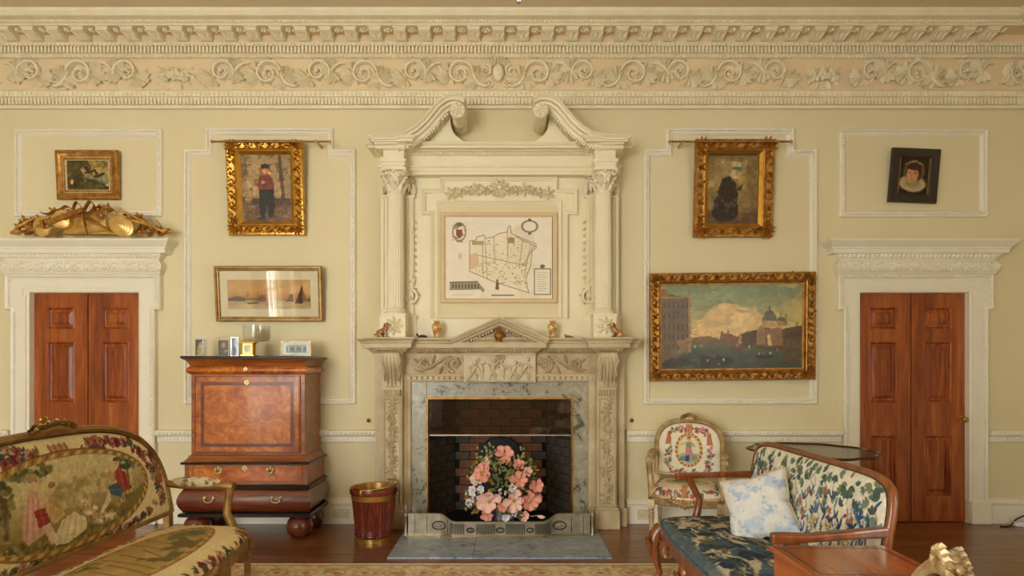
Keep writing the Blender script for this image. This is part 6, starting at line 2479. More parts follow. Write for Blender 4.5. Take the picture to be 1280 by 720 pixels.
def louis_seat(t, a, yb, yf, bow, z0, zs, zt, p, tilt, gm, pb, ps, pa, legs, nback, nseat, armz=.66, crest=.13, seatz=.385, dome=.085, rail=.075, bm='tapestry', ay=.16):
    upholstered_back(a - .02, z0 + .01, zs, zt - .022, p, .035, tilt, nback[0], nback[1], yb - .012, pb, bm, 'back_upholstery', t)
    # outside back
    me, u, v, co = grid_mesh('outside_back', 40, 16, lambda u, v: (lambda x_: np.stack([x_, yb + .018 + (z0 + v * (outline_top(x_, a, zs, zt, p) - z0) - z0) * tilt, z0 + v * (outline_top(x_, a, zs, zt, p) - z0)], 1))(np.sin((u - .5) * PI) * (a - .01)))
    part(me, 'outside_back', 'back_fabric', t)
    ol = back_outline(a, z0, zs, zt, p, tilt, yb)
    bf = part(MB().tube(ol, .021, 10, (1.0, 1.25), (0, 1, 0)), 'back_frame', gm, t, smooth=60)
    part(MB().tube([(x_, y - .024, z) for x_, y, z in ol], .007, 6), 'back_bead', gm, bf, smooth=60)
    part(MB().tube([(-a, yb, z0), (0, yb, z0), (a, yb, z0)], .020, 10, (1.25, 1.0), (0, 0, 1)), 'bottom_rail', gm, t, smooth=60)
    # crest carving
    m = MB()
    yc = yb + (zt - z0) * tilt - .02
    for k in range(11):
        x_ = crest * (k / 5 - 1)
        z = zt + .016 + .030 * (1 - abs(k / 5 - 1)) ** .5 + .006 * (k % 2)
        m.ball((x_, yc, z - .004), .014, .016, .012, 7, 5)
        for b in (.3, .9, 1.57, 2.2, 2.8):
            m.lobe((x_, yc - .010, z - .008), (math.cos(b), 0, math.sin(b)), .030, .016, .012, (0, -1, 0), .2)
            m.lobe((x_, yc + .010, z - .008), (math.cos(b), 0, math.sin(b)), .026, .016, .010, (0, 1, 0), .2)
    m.tube([(-crest * 1.15, yc, zt - .004), (-crest * .6, yc, zt + .012), (0, yc, zt + .02), (crest * .6, yc, zt + .012), (crest * 1.15, yc, zt - .004)], [.010, .022, .026, .022, .010], 8)
    part(m, 'crest_carving', gm, t, smooth=60)
    # seat
    upholstered_seat(a, yb + .02, yf, bow, seatz, dome, nseat[0], nseat[1], ps, bm, 'seat_upholstery', t)
    xs_ = np.sin(np.linspace(-1, 1, 41) * PI / 2) * a
    fr = [(float(x_), float(seat_plan(np.array(x_), a, yb + .02, yf, bow))) for x_ in xs_]
    loop = fr + [(a, yb + .02), (-a, yb + .02)]
    rings = []
    for z, o_ in ((seatz - rail, -.012), (seatz - rail + .01, .002), (seatz - .02, .004), (seatz - .012, .010), (seatz + .004, .008), (seatz + .006, -.01)):
        cx_, cy_ = 0, (yb + yf) / 2
        ring = []
        for x_, y in loop:
            v = Vector((x_ - cx_, y - cy_))
            L = v.length
            v = v * ((L + o_) / L)
            ring.append((cx_ + v.x, cy_ + v.y, z))
        rings.append(ring)
    sr = part(MB().loft(rings), 'seat_rail', gm, t, smooth=35)
    m = MB()
    yy = float(seat_plan(np.array(0.0), a, yb + .02, yf, bow))
    for k in range(9):
        x_ = .11 * (k / 4 - 1)
        z = seatz - rail * .55 - .035 * (1 - abs(k / 4 - 1))
        for b in (-.7, -1.57, -2.4, 1.2):
            m.lobe((x_, yy - .004, z + .02), (math.cos(b), 0, math.sin(b)), .036, .024, .014, (0, -1, 0), .15)
        m.ball((x_, yy - .008, z + .018), .013, .012, .013, 6, 4)
    part(m, 'rail_carving', gm, sr, smooth=60)
    # legs
    for lx, ly, back in legs:
        H = seatz - rail + .02
        if back:
            m = MB().bar([(lx, ly, H + .02), (lx, ly + .01, H * .6), (lx, ly + .06, 0)], [.045, .038, .028], [.045, .036, .028], (0, -1, 0))
            part(m, 'leg', gm, t, bevel=.004)
        else:
            m = MB().box(lx - .028, lx + .028, ly - .028, ly + .028, H - .05, H + .02)
            m.lathe([(.010, 0), (.014, .004), (.014, .02), (.011, .026), (.016, .06), (.021, H - .10), (.024, H - .085), (.018, H - .07), (.026, H - .06), (.026, H - .048)], (lx, ly, 0), 20, flute=.10)
            part(m, 'leg', gm, t)
    # uprights that join the back to the seat
    for s_ in (-1, 1):
        m = MB().bar([(s_ * (a - .012), yb + .005, z0 + .03), (s_ * (a - .012), yb, seatz - rail)], .045, .042, (0, 1, 0))
        part(m, 'back_upright', gm, t, bevel=.004)
    # arms
    for s_ in (-1, 1):
        xa = s_ * (a + .004)
        ytop = yb + (armz - z0) * tilt
        yfr = yf + ay
        pts = [(xa - s_ * .004, ytop, armz + .015), (xa + s_ * .012, ytop - .10, armz + .0), (xa + s_ * .016, yfr + .12, armz - .006), (xa + s_ * .014, yfr + .02, armz - .002), (xa + s_ * .012, yfr - .015, armz - .006)]
        ar = part(MB().tube(pts, [.022, .024, .025, .030, .026], 10, (1.15, .95), (0, 0, 1)), 'arm', gm, t, smooth=60)
        m = MB()
        sp = [(xa + s_ * .012, yfr + .005, armz - .01), (xa + s_ * .010, yfr + .02, armz - .09), (xa + s_ * .002, yfr + .025, armz - .17), (xa - s_ * .012, yfr - .02, seatz + .02), (xa - s_ * .02, yfr - .05, seatz - .03)]
        m.tube(sp, [.026, .023, .024, .029, .031], 10, (1.0, 1.1))
        part(m, 'arm_support', gm, t, smooth=60)
        # pad
        L0, L1 = ytop - .03, yfr + .07

        def fn(u, v):
            th = u * 2 * PI
            r = np.clip(1 - np.abs(2 * v - 1) ** 3.5, 0, 1) ** .5
            return np.stack([xa + s_ * .012 + .036 * r * np.cos(th), L0 + (L1 - L0) * v, armz + .020 + .034 * r * np.sin(th)], 1)
        me, u, v, co = grid_mesh('arm_pad', 24, 40, fn)
        P = Paint(v * 30, u * 18)
        pa(P)
        set_paint(me, P.c)
        part(me, 'arm_pad', bm, ar)


# ---- tapestry paint
TB = (230, 208, 154)   # tapestry ground


def garland(P, pts, rnd, n, r, reds, greens):
    """flowers and leaves strewn along a polyline"""
    seg = [math.hypot(b[0] - a[0], b[1] - a[1]) for a, b in zip(pts[:-1], pts[1:])]
    tot = sum(seg)
    for k in range(n):
        s = (k + rnd.random()) / n * tot
        i = 0
        while i < len(seg) - 1 and s > seg[i]:
            s -= seg[i]
            i += 1
        f = s / seg[i]
        x_ = pts[i][0] + (pts[i + 1][0] - pts[i][0]) * f + rnd.uniform(-r, r) * 1.1
        y = pts[i][1] + (pts[i + 1][1] - pts[i][1]) * f + rnd.uniform(-r, r) * 1.1
        if rnd.random() < .55:
            P.sprig(x_, y, rnd.random() * 6.28, r * rnd.uniform(1.2, 1.9), rnd.choice(greens), 3)
        else:
            P.flower(x_, y, r * rnd.uniform(.8, 1.3), rnd.choice(reds), None, rnd.random() * 6)


REDS = [(150, 78, 64), (168, 108, 86), (186, 140, 112), (120, 48, 48), (196, 156, 126)]
GREENS = [(92, 92, 50), (70, 82, 60), (60, 74, 84), (118, 108, 56), (64, 84, 70)]


def sofa_back(P):
    rnd = random.Random(5)
    P.c[:] = TB
    P.mottle(18, .05, 2)
    # garlands round the edge
    garland(P, [(-70, 36), (-62, 20), (-48, 9), (-30, 5), (-12, 8)], rnd, 60, 2.6, REDS, GREENS)
    garland(P, [(70, 36), (64, 20), (50, 9), (32, 5), (12, 8)], rnd, 64, 2.3, REDS, GREENS)
    garland(P, [(71, 18), (72, 32), (70, 46)], rnd, 44, 2.6, REDS, GREENS)
    garland(P, [(-71, 18), (-72, 32), (-70, 46)], rnd, 44, 2.6, REDS, GREENS)
    garland(P, [(10, 52), (28, 54), (46, 52), (64, 46)], rnd, 44, 1.9, REDS, GREENS)
    garland(P, [(-10, 52), (-28, 54), (-46, 52), (-64, 46)], rnd, 44, 1.9, REDS, GREENS)
    for s_ in (-1, 1):
        for k in range(5):
            P.line([(s_ * (69 + k * 1.2), 20), (s_ * (70 + k * 1.0), 34)], .8, (176, 120, 70), .8)
    # ribbon tops
    P.poly([(-8, 3), (4, 3), (6, 12), (-6, 12)], (176, 124, 76), .8)
    for k in range(4):
        P.line([(-7 + k * 3.4, 3), (-5 + k * 3.4, 12)], 1, (140, 74, 52), .8)
    P.poly([(-6, 48), (6, 48), (9, 57), (-8, 57)], (176, 124, 70), .8)
    for k in range(4):
        P.line([(-5 + k * 3, 48), (-7 + k * 4, 57)], 1, (140, 82, 50), .8)
    # medallion
    cx, cy, rx, ry = 0, 30, 57, 20.5
    P.ell(cx, cy, rx + 3.4, ry + 3.4, (120, 84, 40), 0, .02)
    P.ell(cx, cy, rx + 2.7, ry + 2.7, (170, 132, 70), 0, .02)
    for k in range(90):
        a = 2 * PI * k / 90
        P.ell(cx + (rx + 1.4) * math.cos(a), cy + (ry + 1.4) * math.sin(a), 1.9, .7, [(206, 172, 104), (140, 100, 48)][k % 2], math.degrees(a) + 60, .3)
    ins = (((P.x - cx) / rx) ** 2 + ((P.y - cy) / ry) ** 2 < 1)
    Q = Paint(P.x[ins], P.y[ins], warp=.4)
    Q.vgrad([(10, (206, 188, 136)), (24, (212, 192, 136)), (34, (164, 144, 86)), (50, (116, 100, 54))])

    def leaves(cx_, cy_, ax, ay, n, cols, r=1.3):
        for k in range(n):
            a, q = rnd.random() * 2 * PI, math.sqrt(rnd.random())
            Q.ell(cx_ + ax * q * math.cos(a), cy_ + ay * q * math.sin(a), r * rnd.uniform(.7, 1.5), r * rnd.uniform(.4, .8), rnd.choice(cols), rnd.uniform(0, 180), .4)

    GT = [(98, 96, 50), (124, 116, 62), (80, 82, 46), (146, 134, 78), (110, 112, 66)]
    HZ_ = [(190, 170, 116), (176, 154, 98), (200, 180, 124), (166, 148, 94)]
    leaves(10, 27, 26, 7, 90, HZ_, 2.4)                       # hazy trees far away
    leaves(-46, 22, 14, 12, 150, GT, 1.8)                     # wood behind the shepherdess
    leaves(-22, 13, 14, 3.5, 60, GT, 1.5)
    Q.line([(-40, 12), (-36, 26), (-38, 38)], 2.2, (104, 80, 48))
    Q.line([(-48, 14), (-46, 40)], 1.6, (110, 86, 52))
    leaves(44, 17, 8, 6, 80, [(74, 88, 62), (92, 104, 74), (60, 76, 58), (112, 116, 76)], 1.3)
    Q.line([(44, 20), (42, 36)], 1.3, (92, 74, 46))
    Q.rect(47, 20, 57, 33, (186, 156, 104), .55)
    for k in range(5):
        Q.line([(48 + k * 2, 20), (48 + k * 2, 33)], .5, (140, 110, 70), .6)
    Q.poly([(-57, 40), (-20, 43), (20, 41), (57, 33), (57, 54), (-57, 54)], (126, 106, 56), .75, 5)
    leaves(0, 47, 56, 5, 170, [(110, 100, 52), (140, 122, 66), (92, 86, 46), (156, 136, 76)], 1.4)
    leaves(-46, 45, 10, 4, 60, GT + [(206, 184, 110)], 1.2)
    for k in range(7):
        Q.line([(-56 + k * 3, 36), (-53 + k * 3, 28 + (k % 3))], .9, (150, 122, 78), .7)
    # shepherdess in pink with red bodice and a companion
    Q.poly([(-31, 40), (-28, 29), (-23, 21), (-18, 22), (-16, 30), (-18, 41), (-28, 44)], (206, 158, 128), 1, 1.2)
    for k in range(6):
        Q.line([(-29 + k * 2, 42 - k * .3), (-24 + k * 1.2, 25)], .6, [(176, 122, 100), (224, 186, 156)][k % 2], .7)
    Q.ell(-19, 17.5, 2.2, 2.7, (218, 178, 134)).ell(-20.4, 15.8, 2.8, 2.1, (170, 140, 94)).ell(-17.9, 17.6, .5, .4, (110, 74, 50))
    Q.poly([(-22.5, 30), (-15.5, 30), (-14.5, 38), (-21, 38.5)], (150, 58, 46), 1, .6).line([(-19, 31), (-18, 38)], .6, (186, 96, 76), .8).line([(-22, 33), (-15, 33)], .5, (110, 40, 34), .7)
    Q.line([(-18, 24), (-13, 28), (-11, 31)], 1.4, (218, 178, 134))
    Q.poly([(-19.5, 37.5), (-14.5, 37.5), (-12, 46), (-15.5, 47.5)], (216, 182, 140), 1, .6)
    Q.ell(-10.5, 22.5, 2.0, 2.5, (216, 178, 132)).ell(-10.2, 20.8, 2.2, 1.5, (150, 116, 72)).poly([(-16, 31), (-12.5, 25.5), (-7.5, 27.5), (-5, 36), (-13, 38.5)], (198, 164, 106), 1, .8)
    for k in range(4):
        Q.line([(-14 + k * 2, 36), (-12 + k * 1.2, 27)], .5, (160, 124, 74), .7)
    Q.poly([(-14, 44.5), (-7, 37.5), (1, 36), (7, 40.5), (6.5, 46), (-6, 49), (-13, 48.5)], (224, 204, 154), 1, 1)
    for k in range(7):
        Q.line([(-12 + k * 2.5, 48 - k * .3), (-6 + k * 1.8, 38)], .6, [(186, 158, 104), (238, 222, 180)][k % 2], .7)
    # lambs
    for (lx, ly, r) in ((11, 38, 3.4), (18, 43, 3.8), (25, 43.5, 3.4), (8, 33.5, 2.6)):
        for k in range(14):
            Q.ell(lx + rnd.uniform(-1, 1) * r * 1.2, ly + rnd.uniform(-1, 1) * r * .55, r * .4, r * .32, rnd.choice([(222, 200, 150), (200, 172, 118), (234, 216, 172), (176, 146, 96)]), 0, .4)
        Q.ell(lx - r * 1.5, ly - r * .6, r * .45, r * .4, (190, 156, 104)).ell(lx - r * 1.8, ly - r * .5, r * .15, r * .12, (80, 56, 36))
        for q_ in (-.8, -.3, .5, .9):
            Q.line([(lx + q_ * r, ly + r * .5), (lx + q_ * r, ly + r * 1.15)], .6, (150, 116, 70))
    # shepherd in red coat and blue breeches
    Q.poly([(33, 22), (37.5, 20), (41.5, 24), (43, 33), (37.5, 34), (33.5, 30)], (164, 66, 48), 1, .8)
    Q.line([(37, 21), (38, 33)], .6, (206, 120, 90), .7).line([(40, 24), (41, 32)], .6, (116, 42, 34), .7)
    Q.ell(36, 17.8, 1.9, 2.3, (216, 174, 128)).ell(36, 15.8, 2.8, 1.2, (104, 80, 48)).ell(35, 18, .4, .4, (90, 60, 40))
    Q.poly([(26, 29), (34, 28), (38, 33), (34, 36), (27, 33)], (76, 94, 100), 1, .6).line([(27, 31), (36, 32)], .6, (110, 128, 130), .7)
    Q.poly([(26, 30), (22, 36), (17, 40), (19, 41.4), (27, 36)], (222, 194, 144), 1, .4)
    Q.line([(34, 25), (29, 27)], 1.3, (164, 66, 48)).ell(28.4, 27, .9, .8, (216, 174, 128))
    Q.poly([(27, 22), (31, 21), (32.5, 28), (28, 29)], (198, 166, 114), .9, .6).ell(29, 19.6, 1.6, 1.9, (214, 172, 124))
    garland(Q, [(-54, 44), (-44, 46), (-36, 48)], rnd, 24, 1.6, [(206, 190, 130), (186, 160, 90)], GREENS)
    garland(Q, [(30, 40), (40, 36), (50, 32)], rnd, 20, 1.1, [(214, 190, 110), (196, 164, 84)], GREENS)
    Q.strokes(420, 1.6, .5, 14, (-58, 8, 58, 52), .16)
    Q.mottle(2.5, .12, 9)
    P.c[ins] = Q.c
    P.mottle(1.2, .07, 4)


def sofa_seat(P):
    rnd = random.Random(9)
    P.c[:] = TB
    P.mottle(16, .05, 6)
    rx, ry = 60, 17
    P.ell(0, -5, rx + 3.4, ry + 3.4, (130, 92, 44), 0, .03).ell(0, -5, rx + 2.5, ry + 2.5, (186, 146, 80), 0, .03)
    for k in range(70):
        a = 2 * PI * k / 70
        P.ell((rx + 1.3) * math.cos(a), -5 + (ry + 1.3) * math.sin(a), 1.8, .7, [(206, 168, 98), (140, 98, 48)][k % 2], math.degrees(a) + 60, .3)
    ins = ((P.x / rx) ** 2 + ((P.y + 5) / ry) ** 2 < 1)
    Q = Paint(P.x[ins], P.y[ins], (176, 148, 86))
    Q.blotch(14, .5, (104, 96, 56), .85, 3)
    Q.blotch(9, .58, (196, 168, 104), .7, 7)
    for k in range(16):
        Q.line([(-60 + k * 8, -20 + 5 * math.sin(k)), (-50 + k * 8, 6 + 5 * math.cos(k * 2))], 1.2, (128, 86, 48), .7)
    Q.ell(48, -8, 7, 5, (112, 110, 74), 30, .5).ell(40, -2, 9, 4, (120, 112, 66), 10, .5)
    P.c[ins] = Q.c
    for s_ in (-1, 1):
        garland(P, [(s_ * 76, 12), (s_ * 80, -6), (s_ * 74, -24), (s_ * 56, -30)], rnd, 56, 2.5, REDS + [(206, 168, 96)], GREENS)
    garland(P, [(-60, -33), (-30, -36), (0, -38), (30, -36), (60, -33)], rnd, 90, 2.3, REDS + [(206, 168, 96)], GREENS)
    garland(P, [(-70, 20), (0, 21), (70, 20)], rnd, 60, 1.6, REDS, GREENS)
    P.mottle(1.2, .07, 4)


def pad_paint(P):
    rnd = random.Random(3)
    P.c[:] = (220, 204, 164)
    for k in range(34):
        x_, y = rnd.uniform(3, 27), rnd.uniform(0, 18)
        if rnd.random() < .5:
            P.flower(x_, y, 1.5, rnd.choice(REDS))
        else:
            P.sprig(x_, y, rnd.random() * 6, 2.6, rnd.choice(GREENS))
    P.mottle(1.2, .07, 4)


so = thing('tapestry_sofa', 'gilt-framed tapestry sofa with pastoral scene in the left corner', 'sofa', (-1.85, -2.52, .0085), PI / 2 - .015)
A = .82
louis_seat(so, A, .27, -.27, .10, .50, .52, 1.075, 3.0, .18, 'gilt_dull', sofa_back, sofa_seat, pad_paint,
           [(A - .05, -.24, 0), (-A + .05, -.24, 0), (A * .34, -.335, 0), (-A * .34, -.335, 0), (A - .04, .27, 1), (-A + .04, .27, 1), (.25, .27, 1), (-.25, .27, 1)], (380, 150), (300, 120), .66, .12)


def chair_back(P):
    rnd = random.Random(21)
    P.c[:] = (236, 226, 200)
    cx, cy = 0, 22.5
    P.ell(cx, cy, 11.4, 14.4, (176, 128, 74), 0, .04).ell(cx, cy, 9.6, 12.6, (212, 176, 116), 0, .04)
    for k in range(44):
        a = 2 * PI * k / 44
        P.ell(cx + 10.4 * math.cos(a), cy + 13.4 * math.sin(a), 1.2, .6, [(226, 196, 140), (150, 100, 52)][k % 2], math.degrees(a) + 50, .3)
    P.ell(cx, cy, 8.6, 11.6, (230, 216, 178), 0, .04)
    P.poly([(-8, 26), (8, 25), (7, 31), (0, 34), (-7, 31)], (150, 166, 150), .8, 2)
    P.ell(-4, 30, 4, 2, (120, 140, 120), 0, .5).ell(4, 29, 3, 2, (150, 150, 110), 0, .5)
    P.poly([(-2.6, 20), (2.4, 20), (3.4, 29), (-3, 29)], (196, 140, 136), 1, .6)
    P.poly([(-2.5, 27), (.5, 27), (.5, 32), (-2.4, 32)], (66, 84, 140), 1, .5)
    P.poly([(-2.4, 15.5), (2.2, 15.5), (2.6, 20.5), (-2.4, 20.5)], (150, 150, 110), 1, .5)
    P.line([(-2, 16.5), (-6.5, 18)], 1.2, (214, 176, 140)).line([(2, 16.5), (4.6, 19)], 1.2, (150, 150, 110))
    P.ell(0, 13, 1.5, 1.9, (206, 160, 124)).ell(.2, 11.8, 1.7, 1, (150, 110, 70))
    pink = [(206, 110, 110), (222, 156, 150), (186, 84, 96), (226, 180, 160)]
    gr = [(110, 122, 80), (90, 110, 110), (130, 130, 84)]
    for s_ in (-1, 1):
        garland(P, [(s_ * 3, 5), (s_ * 10, 5), (s_ * 16, 8)], rnd, 16, 1.7, pink, gr)
        garland(P, [(s_ * 17, 20), (s_ * 17.5, 30), (s_ * 16, 38)], rnd, 18, 1.8, pink, gr)
        garland(P, [(s_ * 3, 40), (s_ * 10, 42), (s_ * 16, 40)], rnd, 14, 1.5, pink, gr)
        P.poly([(s_ * 15, 9), (s_ * 18, 10), (s_ * 20, 18), (s_ * 14.5, 18)], (206, 130, 84), .8)
        for k in range(3):
            P.line([(s_ * (15.6 + k), 9.5), (s_ * (15.5 + 1.6 * k), 18)], .7, (160, 84, 60), .8)
    P.poly([(-2.5, 1), (2.5, 1), (3, 8), (-3, 8)], (206, 140, 96), .9)
    for k in range(3):
        P.line([(-2 + 2 * k, 1), (-2.2 + 2.2 * k, 8)], .6, (170, 92, 66), .8)
    P.mottle(1, .06, 4)


def chair_seat(P):
    rnd = random.Random(22)
    P.c[:] = (234, 222, 194)
    P.ell(0, -2, 17, 13, (196, 160, 104), 0, .06).ell(0, -2, 15.4, 11.4, (210, 196, 150), 0, .06)
    P.ell(-2, -2, 11, 6, (130, 140, 104), 10, .5).ell(4, 2, 6, 3, (150, 150, 110), 0, .5).ell(-5, 2, 4, 2, (110, 124, 96), 0, .5)
    pink = [(206, 110, 110), (222, 156, 150), (186, 84, 96)]
    gr = [(110, 122, 80), (90, 110, 110)]
    garland(P, [(-24, -22), (-8, -29), (8, -29), (24, -22)], rnd, 40, 1.8, pink, gr)
    for s_ in (-1, 1):
        garland(P, [(s_ * 24, -18), (s_ * 24, 0), (s_ * 22, 16)], rnd, 22, 1.7, pink, gr)
    P.poly([(-3, -32), (1, -32), (2, -16), (-3, -16)], (196, 128, 80), .8)
    P.mottle(1, .06, 4)


def chair_pad(P):
    P.c[:] = (196, 168, 116)
    P.blotch(4, .55, (160, 116, 70), .7, 3)


ch = thing('tapestry_armchair', 'gilt and floral tapestry armchair beside the fireplace', 'armchair', (1.475, -.475, 0), math.radians(-20))
a2 = .275
louis_seat(ch, a2, .22, -.255, .045, .485, .72, .945, 2.6, .17, 'gilt_pale', chair_back, chair_seat, chair_pad,
           [(a2 - .01, -.235, 0), (-a2 + .01, -.235, 0), (a2 - .03, .21, 1), (-a2 + .03, .21, 1)], (150, 150), (120, 100), .655, .055, ay=.10)
copy_thing(ch, (.675, -4.04, .0085), math.radians(-112), 'gilt tapestry armchair cut off by the bottom edge beside the small table')


# ================================================================ walnut settee with blue needlework
se = thing('walnut_settee', 'walnut settee covered in blue floral needlework', 'settee', (1.27, -2.20, .0085), -PI / 2)
CREAM = (234, 228, 206)
BLUES = [(58, 88, 122), (44, 70, 104), (86, 116, 144), (70, 100, 110), (120, 140, 150)]
SGREEN = [(104, 122, 104), (84, 106, 92), (128, 136, 104), (76, 96, 84)]


def settee_back(P):
    rnd = random.Random(31)
    P.c[:] = CREAM
    P.mottle(10, .05, 3)
    # scrolling vine leaves high up
    for k in range(110):
        x_, y = rnd.uniform(-66, 66), rnd.uniform(0, 17)
        P.sprig(x_, y, rnd.random() * 6.28, rnd.uniform(2.2, 4.2), rnd.choice(SGREEN), 3, .5)
    for k in range(40):
        x_, y = rnd.uniform(-64, 64), rnd.uniform(2, 26)
        P.line([(x_, y), (x_ + rnd.uniform(-4, 4), y + 4), (x_ + rnd.uniform(-5, 5), y + 8)], .5, rnd.choice([(96, 110, 120), (130, 110, 80), (84, 104, 90)]), .8)
    # tall blue leaves and flowers
    for k in range(230):
        x_, y = rnd.uniform(-66, 66), rnd.triangular(8, 52, 40)
        a = -1.57 + rnd.uniform(-.7, .7)
        P.sprig(x_, y, a, rnd.uniform(3, 7.5), rnd.choice(BLUES), rnd.choice([1, 1, 2, 3]), .26)
    for k in range(150):
        x_, y = rnd.uniform(-66, 66), rnd.triangular(10, 52, 42)
        P.flower(x_, y, rnd.uniform(1.1, 2.3), rnd.choice([(226, 218, 198), (206, 178, 140), (186, 126, 108), (214, 194, 130), (170, 178, 184), (216, 208, 186)]), rnd.choice([(150, 120, 60), (70, 90, 120)]), rnd.random() * 6)
    for k in range(120):
        P.sprig(rnd.uniform(-66, 66), rnd.uniform(38, 56), rnd.random() * 6.28, rnd.uniform(2.4, 5), rnd.choice(BLUES + SGREEN), 3, .36)
    for x_, y in ((-48, 14), (-47, 15.5), (44, 20), (30, 24), (-20, 26), (8, 30)):
        P.ell(x_, y, 1.5, .8, (170, 60, 56), -30)
    P.poly([(-52, 40), (-47, 33), (-44, 38), (-39, 36), (-41, 43), (-49, 45)], (176, 150, 136), .9, 1.5)
    P.mottle(1.0, .1, 4)


def settee_seat(P):
    P.c[:] = (66, 80, 88)
    # flame-like scrolls of pale and dark wool
    x_ = P.x + 6 * (fbm(P.x / 12, P.y / 12, 3) - .5) * 2
    y = P.y + 6 * (fbm(P.x / 12, P.y / 12, 8) - .5) * 2
    n = fbm(x_ / 9 + 2.2 * fbm(x_ / 14, y / 14, 4), y / 3.4, 11, 3)
    P.mix(np.clip((n - .46) / .05, 0, 1), (158, 150, 124))
    P.mix(np.clip((n - .54) / .05, 0, 1), (206, 196, 168))
    n2 = fbm(x_ / 7, y / 3 + 1.8 * fbm(x_ / 10, y / 10, 6), 21, 3)
    P.mix(np.clip((n2 - .60) / .04, 0, 1), (44, 58, 74))
    n3 = fbm(x_ / 8 + 5, y / 4, 31, 3)
    P.mix(np.clip((n3 - .66) / .04, 0, 1), (134, 112, 80))
    P.mix(np.clip((.36 - n3) / .04, 0, 1), (84, 104, 118))
    edge = np.clip((np.abs(P.x) - 63) / 3, 0, 1) + np.clip((-P.y - 27) / 2, 0, 1)
    P.mix(edge, (92, 108, 116), .85)
    P.mottle(1.0, .1, 4)


sa, sy = .70, .28
upholstered_back(sa - .02, .44, .50, .905, 9, .03, .17, 330, 150, sy - .012, settee_back, 'needlework', 'back_upholstery', se)
me, u, v, co = grid_mesh('outside_back', 40, 16, lambda u, v: (lambda x_: np.stack([x_, sy + .02 + (v * (outline_top(x_, sa, .5, .915, 7) - .42)) * .17, .42 + v * (outline_top(x_, sa, .5, .915, 7) - .42)], 1))(np.sin((u - .5) * PI) * (sa - .005)))
part(me, 'outside_back', 'back_fabric', se)
ol = back_outline(sa, .36, .5, .918, 9, .165, sy - .008)
part(MB().tube(ol, .015, 10, (1.0, 1.35), (0, 1, 0)), 'back_frame', 'walnut_frame', se, smooth=60)
part(MB().tube([(-sa, sy, .44), (0, sy, .44), (sa, sy, .44)], .018, 8), 'bottom_rail', 'walnut_frame', se, smooth=60)
upholstered_seat(sa + .01, sy + .02, -.31, .03, .395, .075, 260, 150, settee_seat, 'needlework', 'seat_upholstery', se)
xs_ = np.sin(np.linspace(-1, 1, 41) * PI / 2) * (sa + .01)
fr_ = [(float(q), float(seat_plan(np.array(q), sa + .01, sy + .02, -.31, .03))) for q in xs_]
lp = fr_ + [(sa + .01, sy + .02), (-sa - .01, sy + .02)]
rings = [[(x_ * s1, -.015 + (y + .015) * s1, z) for x_, y in lp] for z, s1 in ((.315, .985), (.318, 1.005), (.385, 1.008), (.40, 1.008), (.402, .99))]
sr = part(MB().loft(rings), 'seat_rail', 'walnut_frame', se, smooth=35)
part(MB().tube([(x_ * 1.004, -.015 + (y + .015) * 1.004, .404) for x_, y in fr_], .008, 6), 'piping', 'blue_piping', se, smooth=60)
for xa in (-.36, .36):
    m = MB()
    for k in range(7):
        a_ = PI + PI * k / 6
        m.lobe((xa, -.335, .33), (math.cos(a_), 0, math.sin(a_)), .075, .03, .016, (0, -1, 0), .1)
    m.prism([(xa - .16, .325), (xa + .16, .325), (xa + .09, .29), (xa, .25), (xa - .09, .29)], -.335, -.31)
    part(m, 'apron_carving', 'walnut_frame', sr, smooth=50)
for lx in (-sa + .03, 0, sa - .03):
    m = MB().tube([(lx, -.28, .37), (lx, -.318, .31), (lx, -.335, .24), (lx, -.315, .15), (lx, -.29, .07), (lx, -.305, .03), (lx, -.325, .0)], [.034, .042, .040, .027, .018, .020, .026], 12)
    lg = part(m, 'leg', 'walnut_frame', se, smooth=60)
    m = MB()
    for k in range(5):
        a_ = -PI / 2 + (k - 2) * .5
        m.lobe((lx, -.372, .30), (math.cos(a_), 0, math.sin(a_)), .09, .03, .010, (0, -1, -.15))
    part(m, 'knee_carving', 'walnut_frame', lg, smooth=60)
    m = MB().tube([(lx, .27, .37), (lx, .29, .2), (lx, .35, 0)], [.028, .022, .020], 8)
    part(m, 'leg', 'walnut_frame', se, smooth=60)
for s_ in (-1, 1):
    xa = s_ * (sa - .01)
    m = MB().bar([(xa, sy + .04, .70), (xa + s_ * .02, sy - .12, .695), (xa + s_ * .035, -.02, .685), (xa + s_ * .03, -.12, .682), (xa + s_ * .02, -.175, .678)], [.045, .05, .052, .062, .05], [.045, .036, .032, .040, .046], (0, 0, 1))
    part(m, 'arm', 'walnut_frame', se, bevel=.010)
    m = MB().tube([(xa + s_ * .028, -.09, .675), (xa + s_ * .02, -.06, .61), (xa + s_ * .012, -.02, .53), (xa + s_ * .01, -.035, .45), (xa, -.06, .38)], [.026, .022, .021, .024, .028], 10)
    part(m, 'arm_support', 'walnut_frame', se, smooth=60)


# cushion leaning on the settee back
def cushion_paint(P):
    P.c[:] = (226, 224, 218)
    n = fbm(P.x / 5, P.y / 5, 5, 4)
    P.mix(np.clip((n - .50) / .14, 0, 1), (184, 200, 220), .7)
    n = fbm(P.x / 2.6 + 9, P.y / 2.6, 15, 4)
    P.mix(np.clip((n - .60) / .05, 0, 1), (150, 174, 208), .6)
    P.mottle(3, .05, 8)


cu = thing('cushion', 'square white and pale blue patterned cushion on the settee', 'cushion', (1.385, -2.10, .630))
R = Vector((-.62, -.70, .36)).to_track_quat('Z', 'Y')
cu.rotation_mode = 'QUATERNION'
from mathutils import Quaternion
cu.rotation_quaternion = R @ Quaternion((0, 0, 1), math.radians(20))


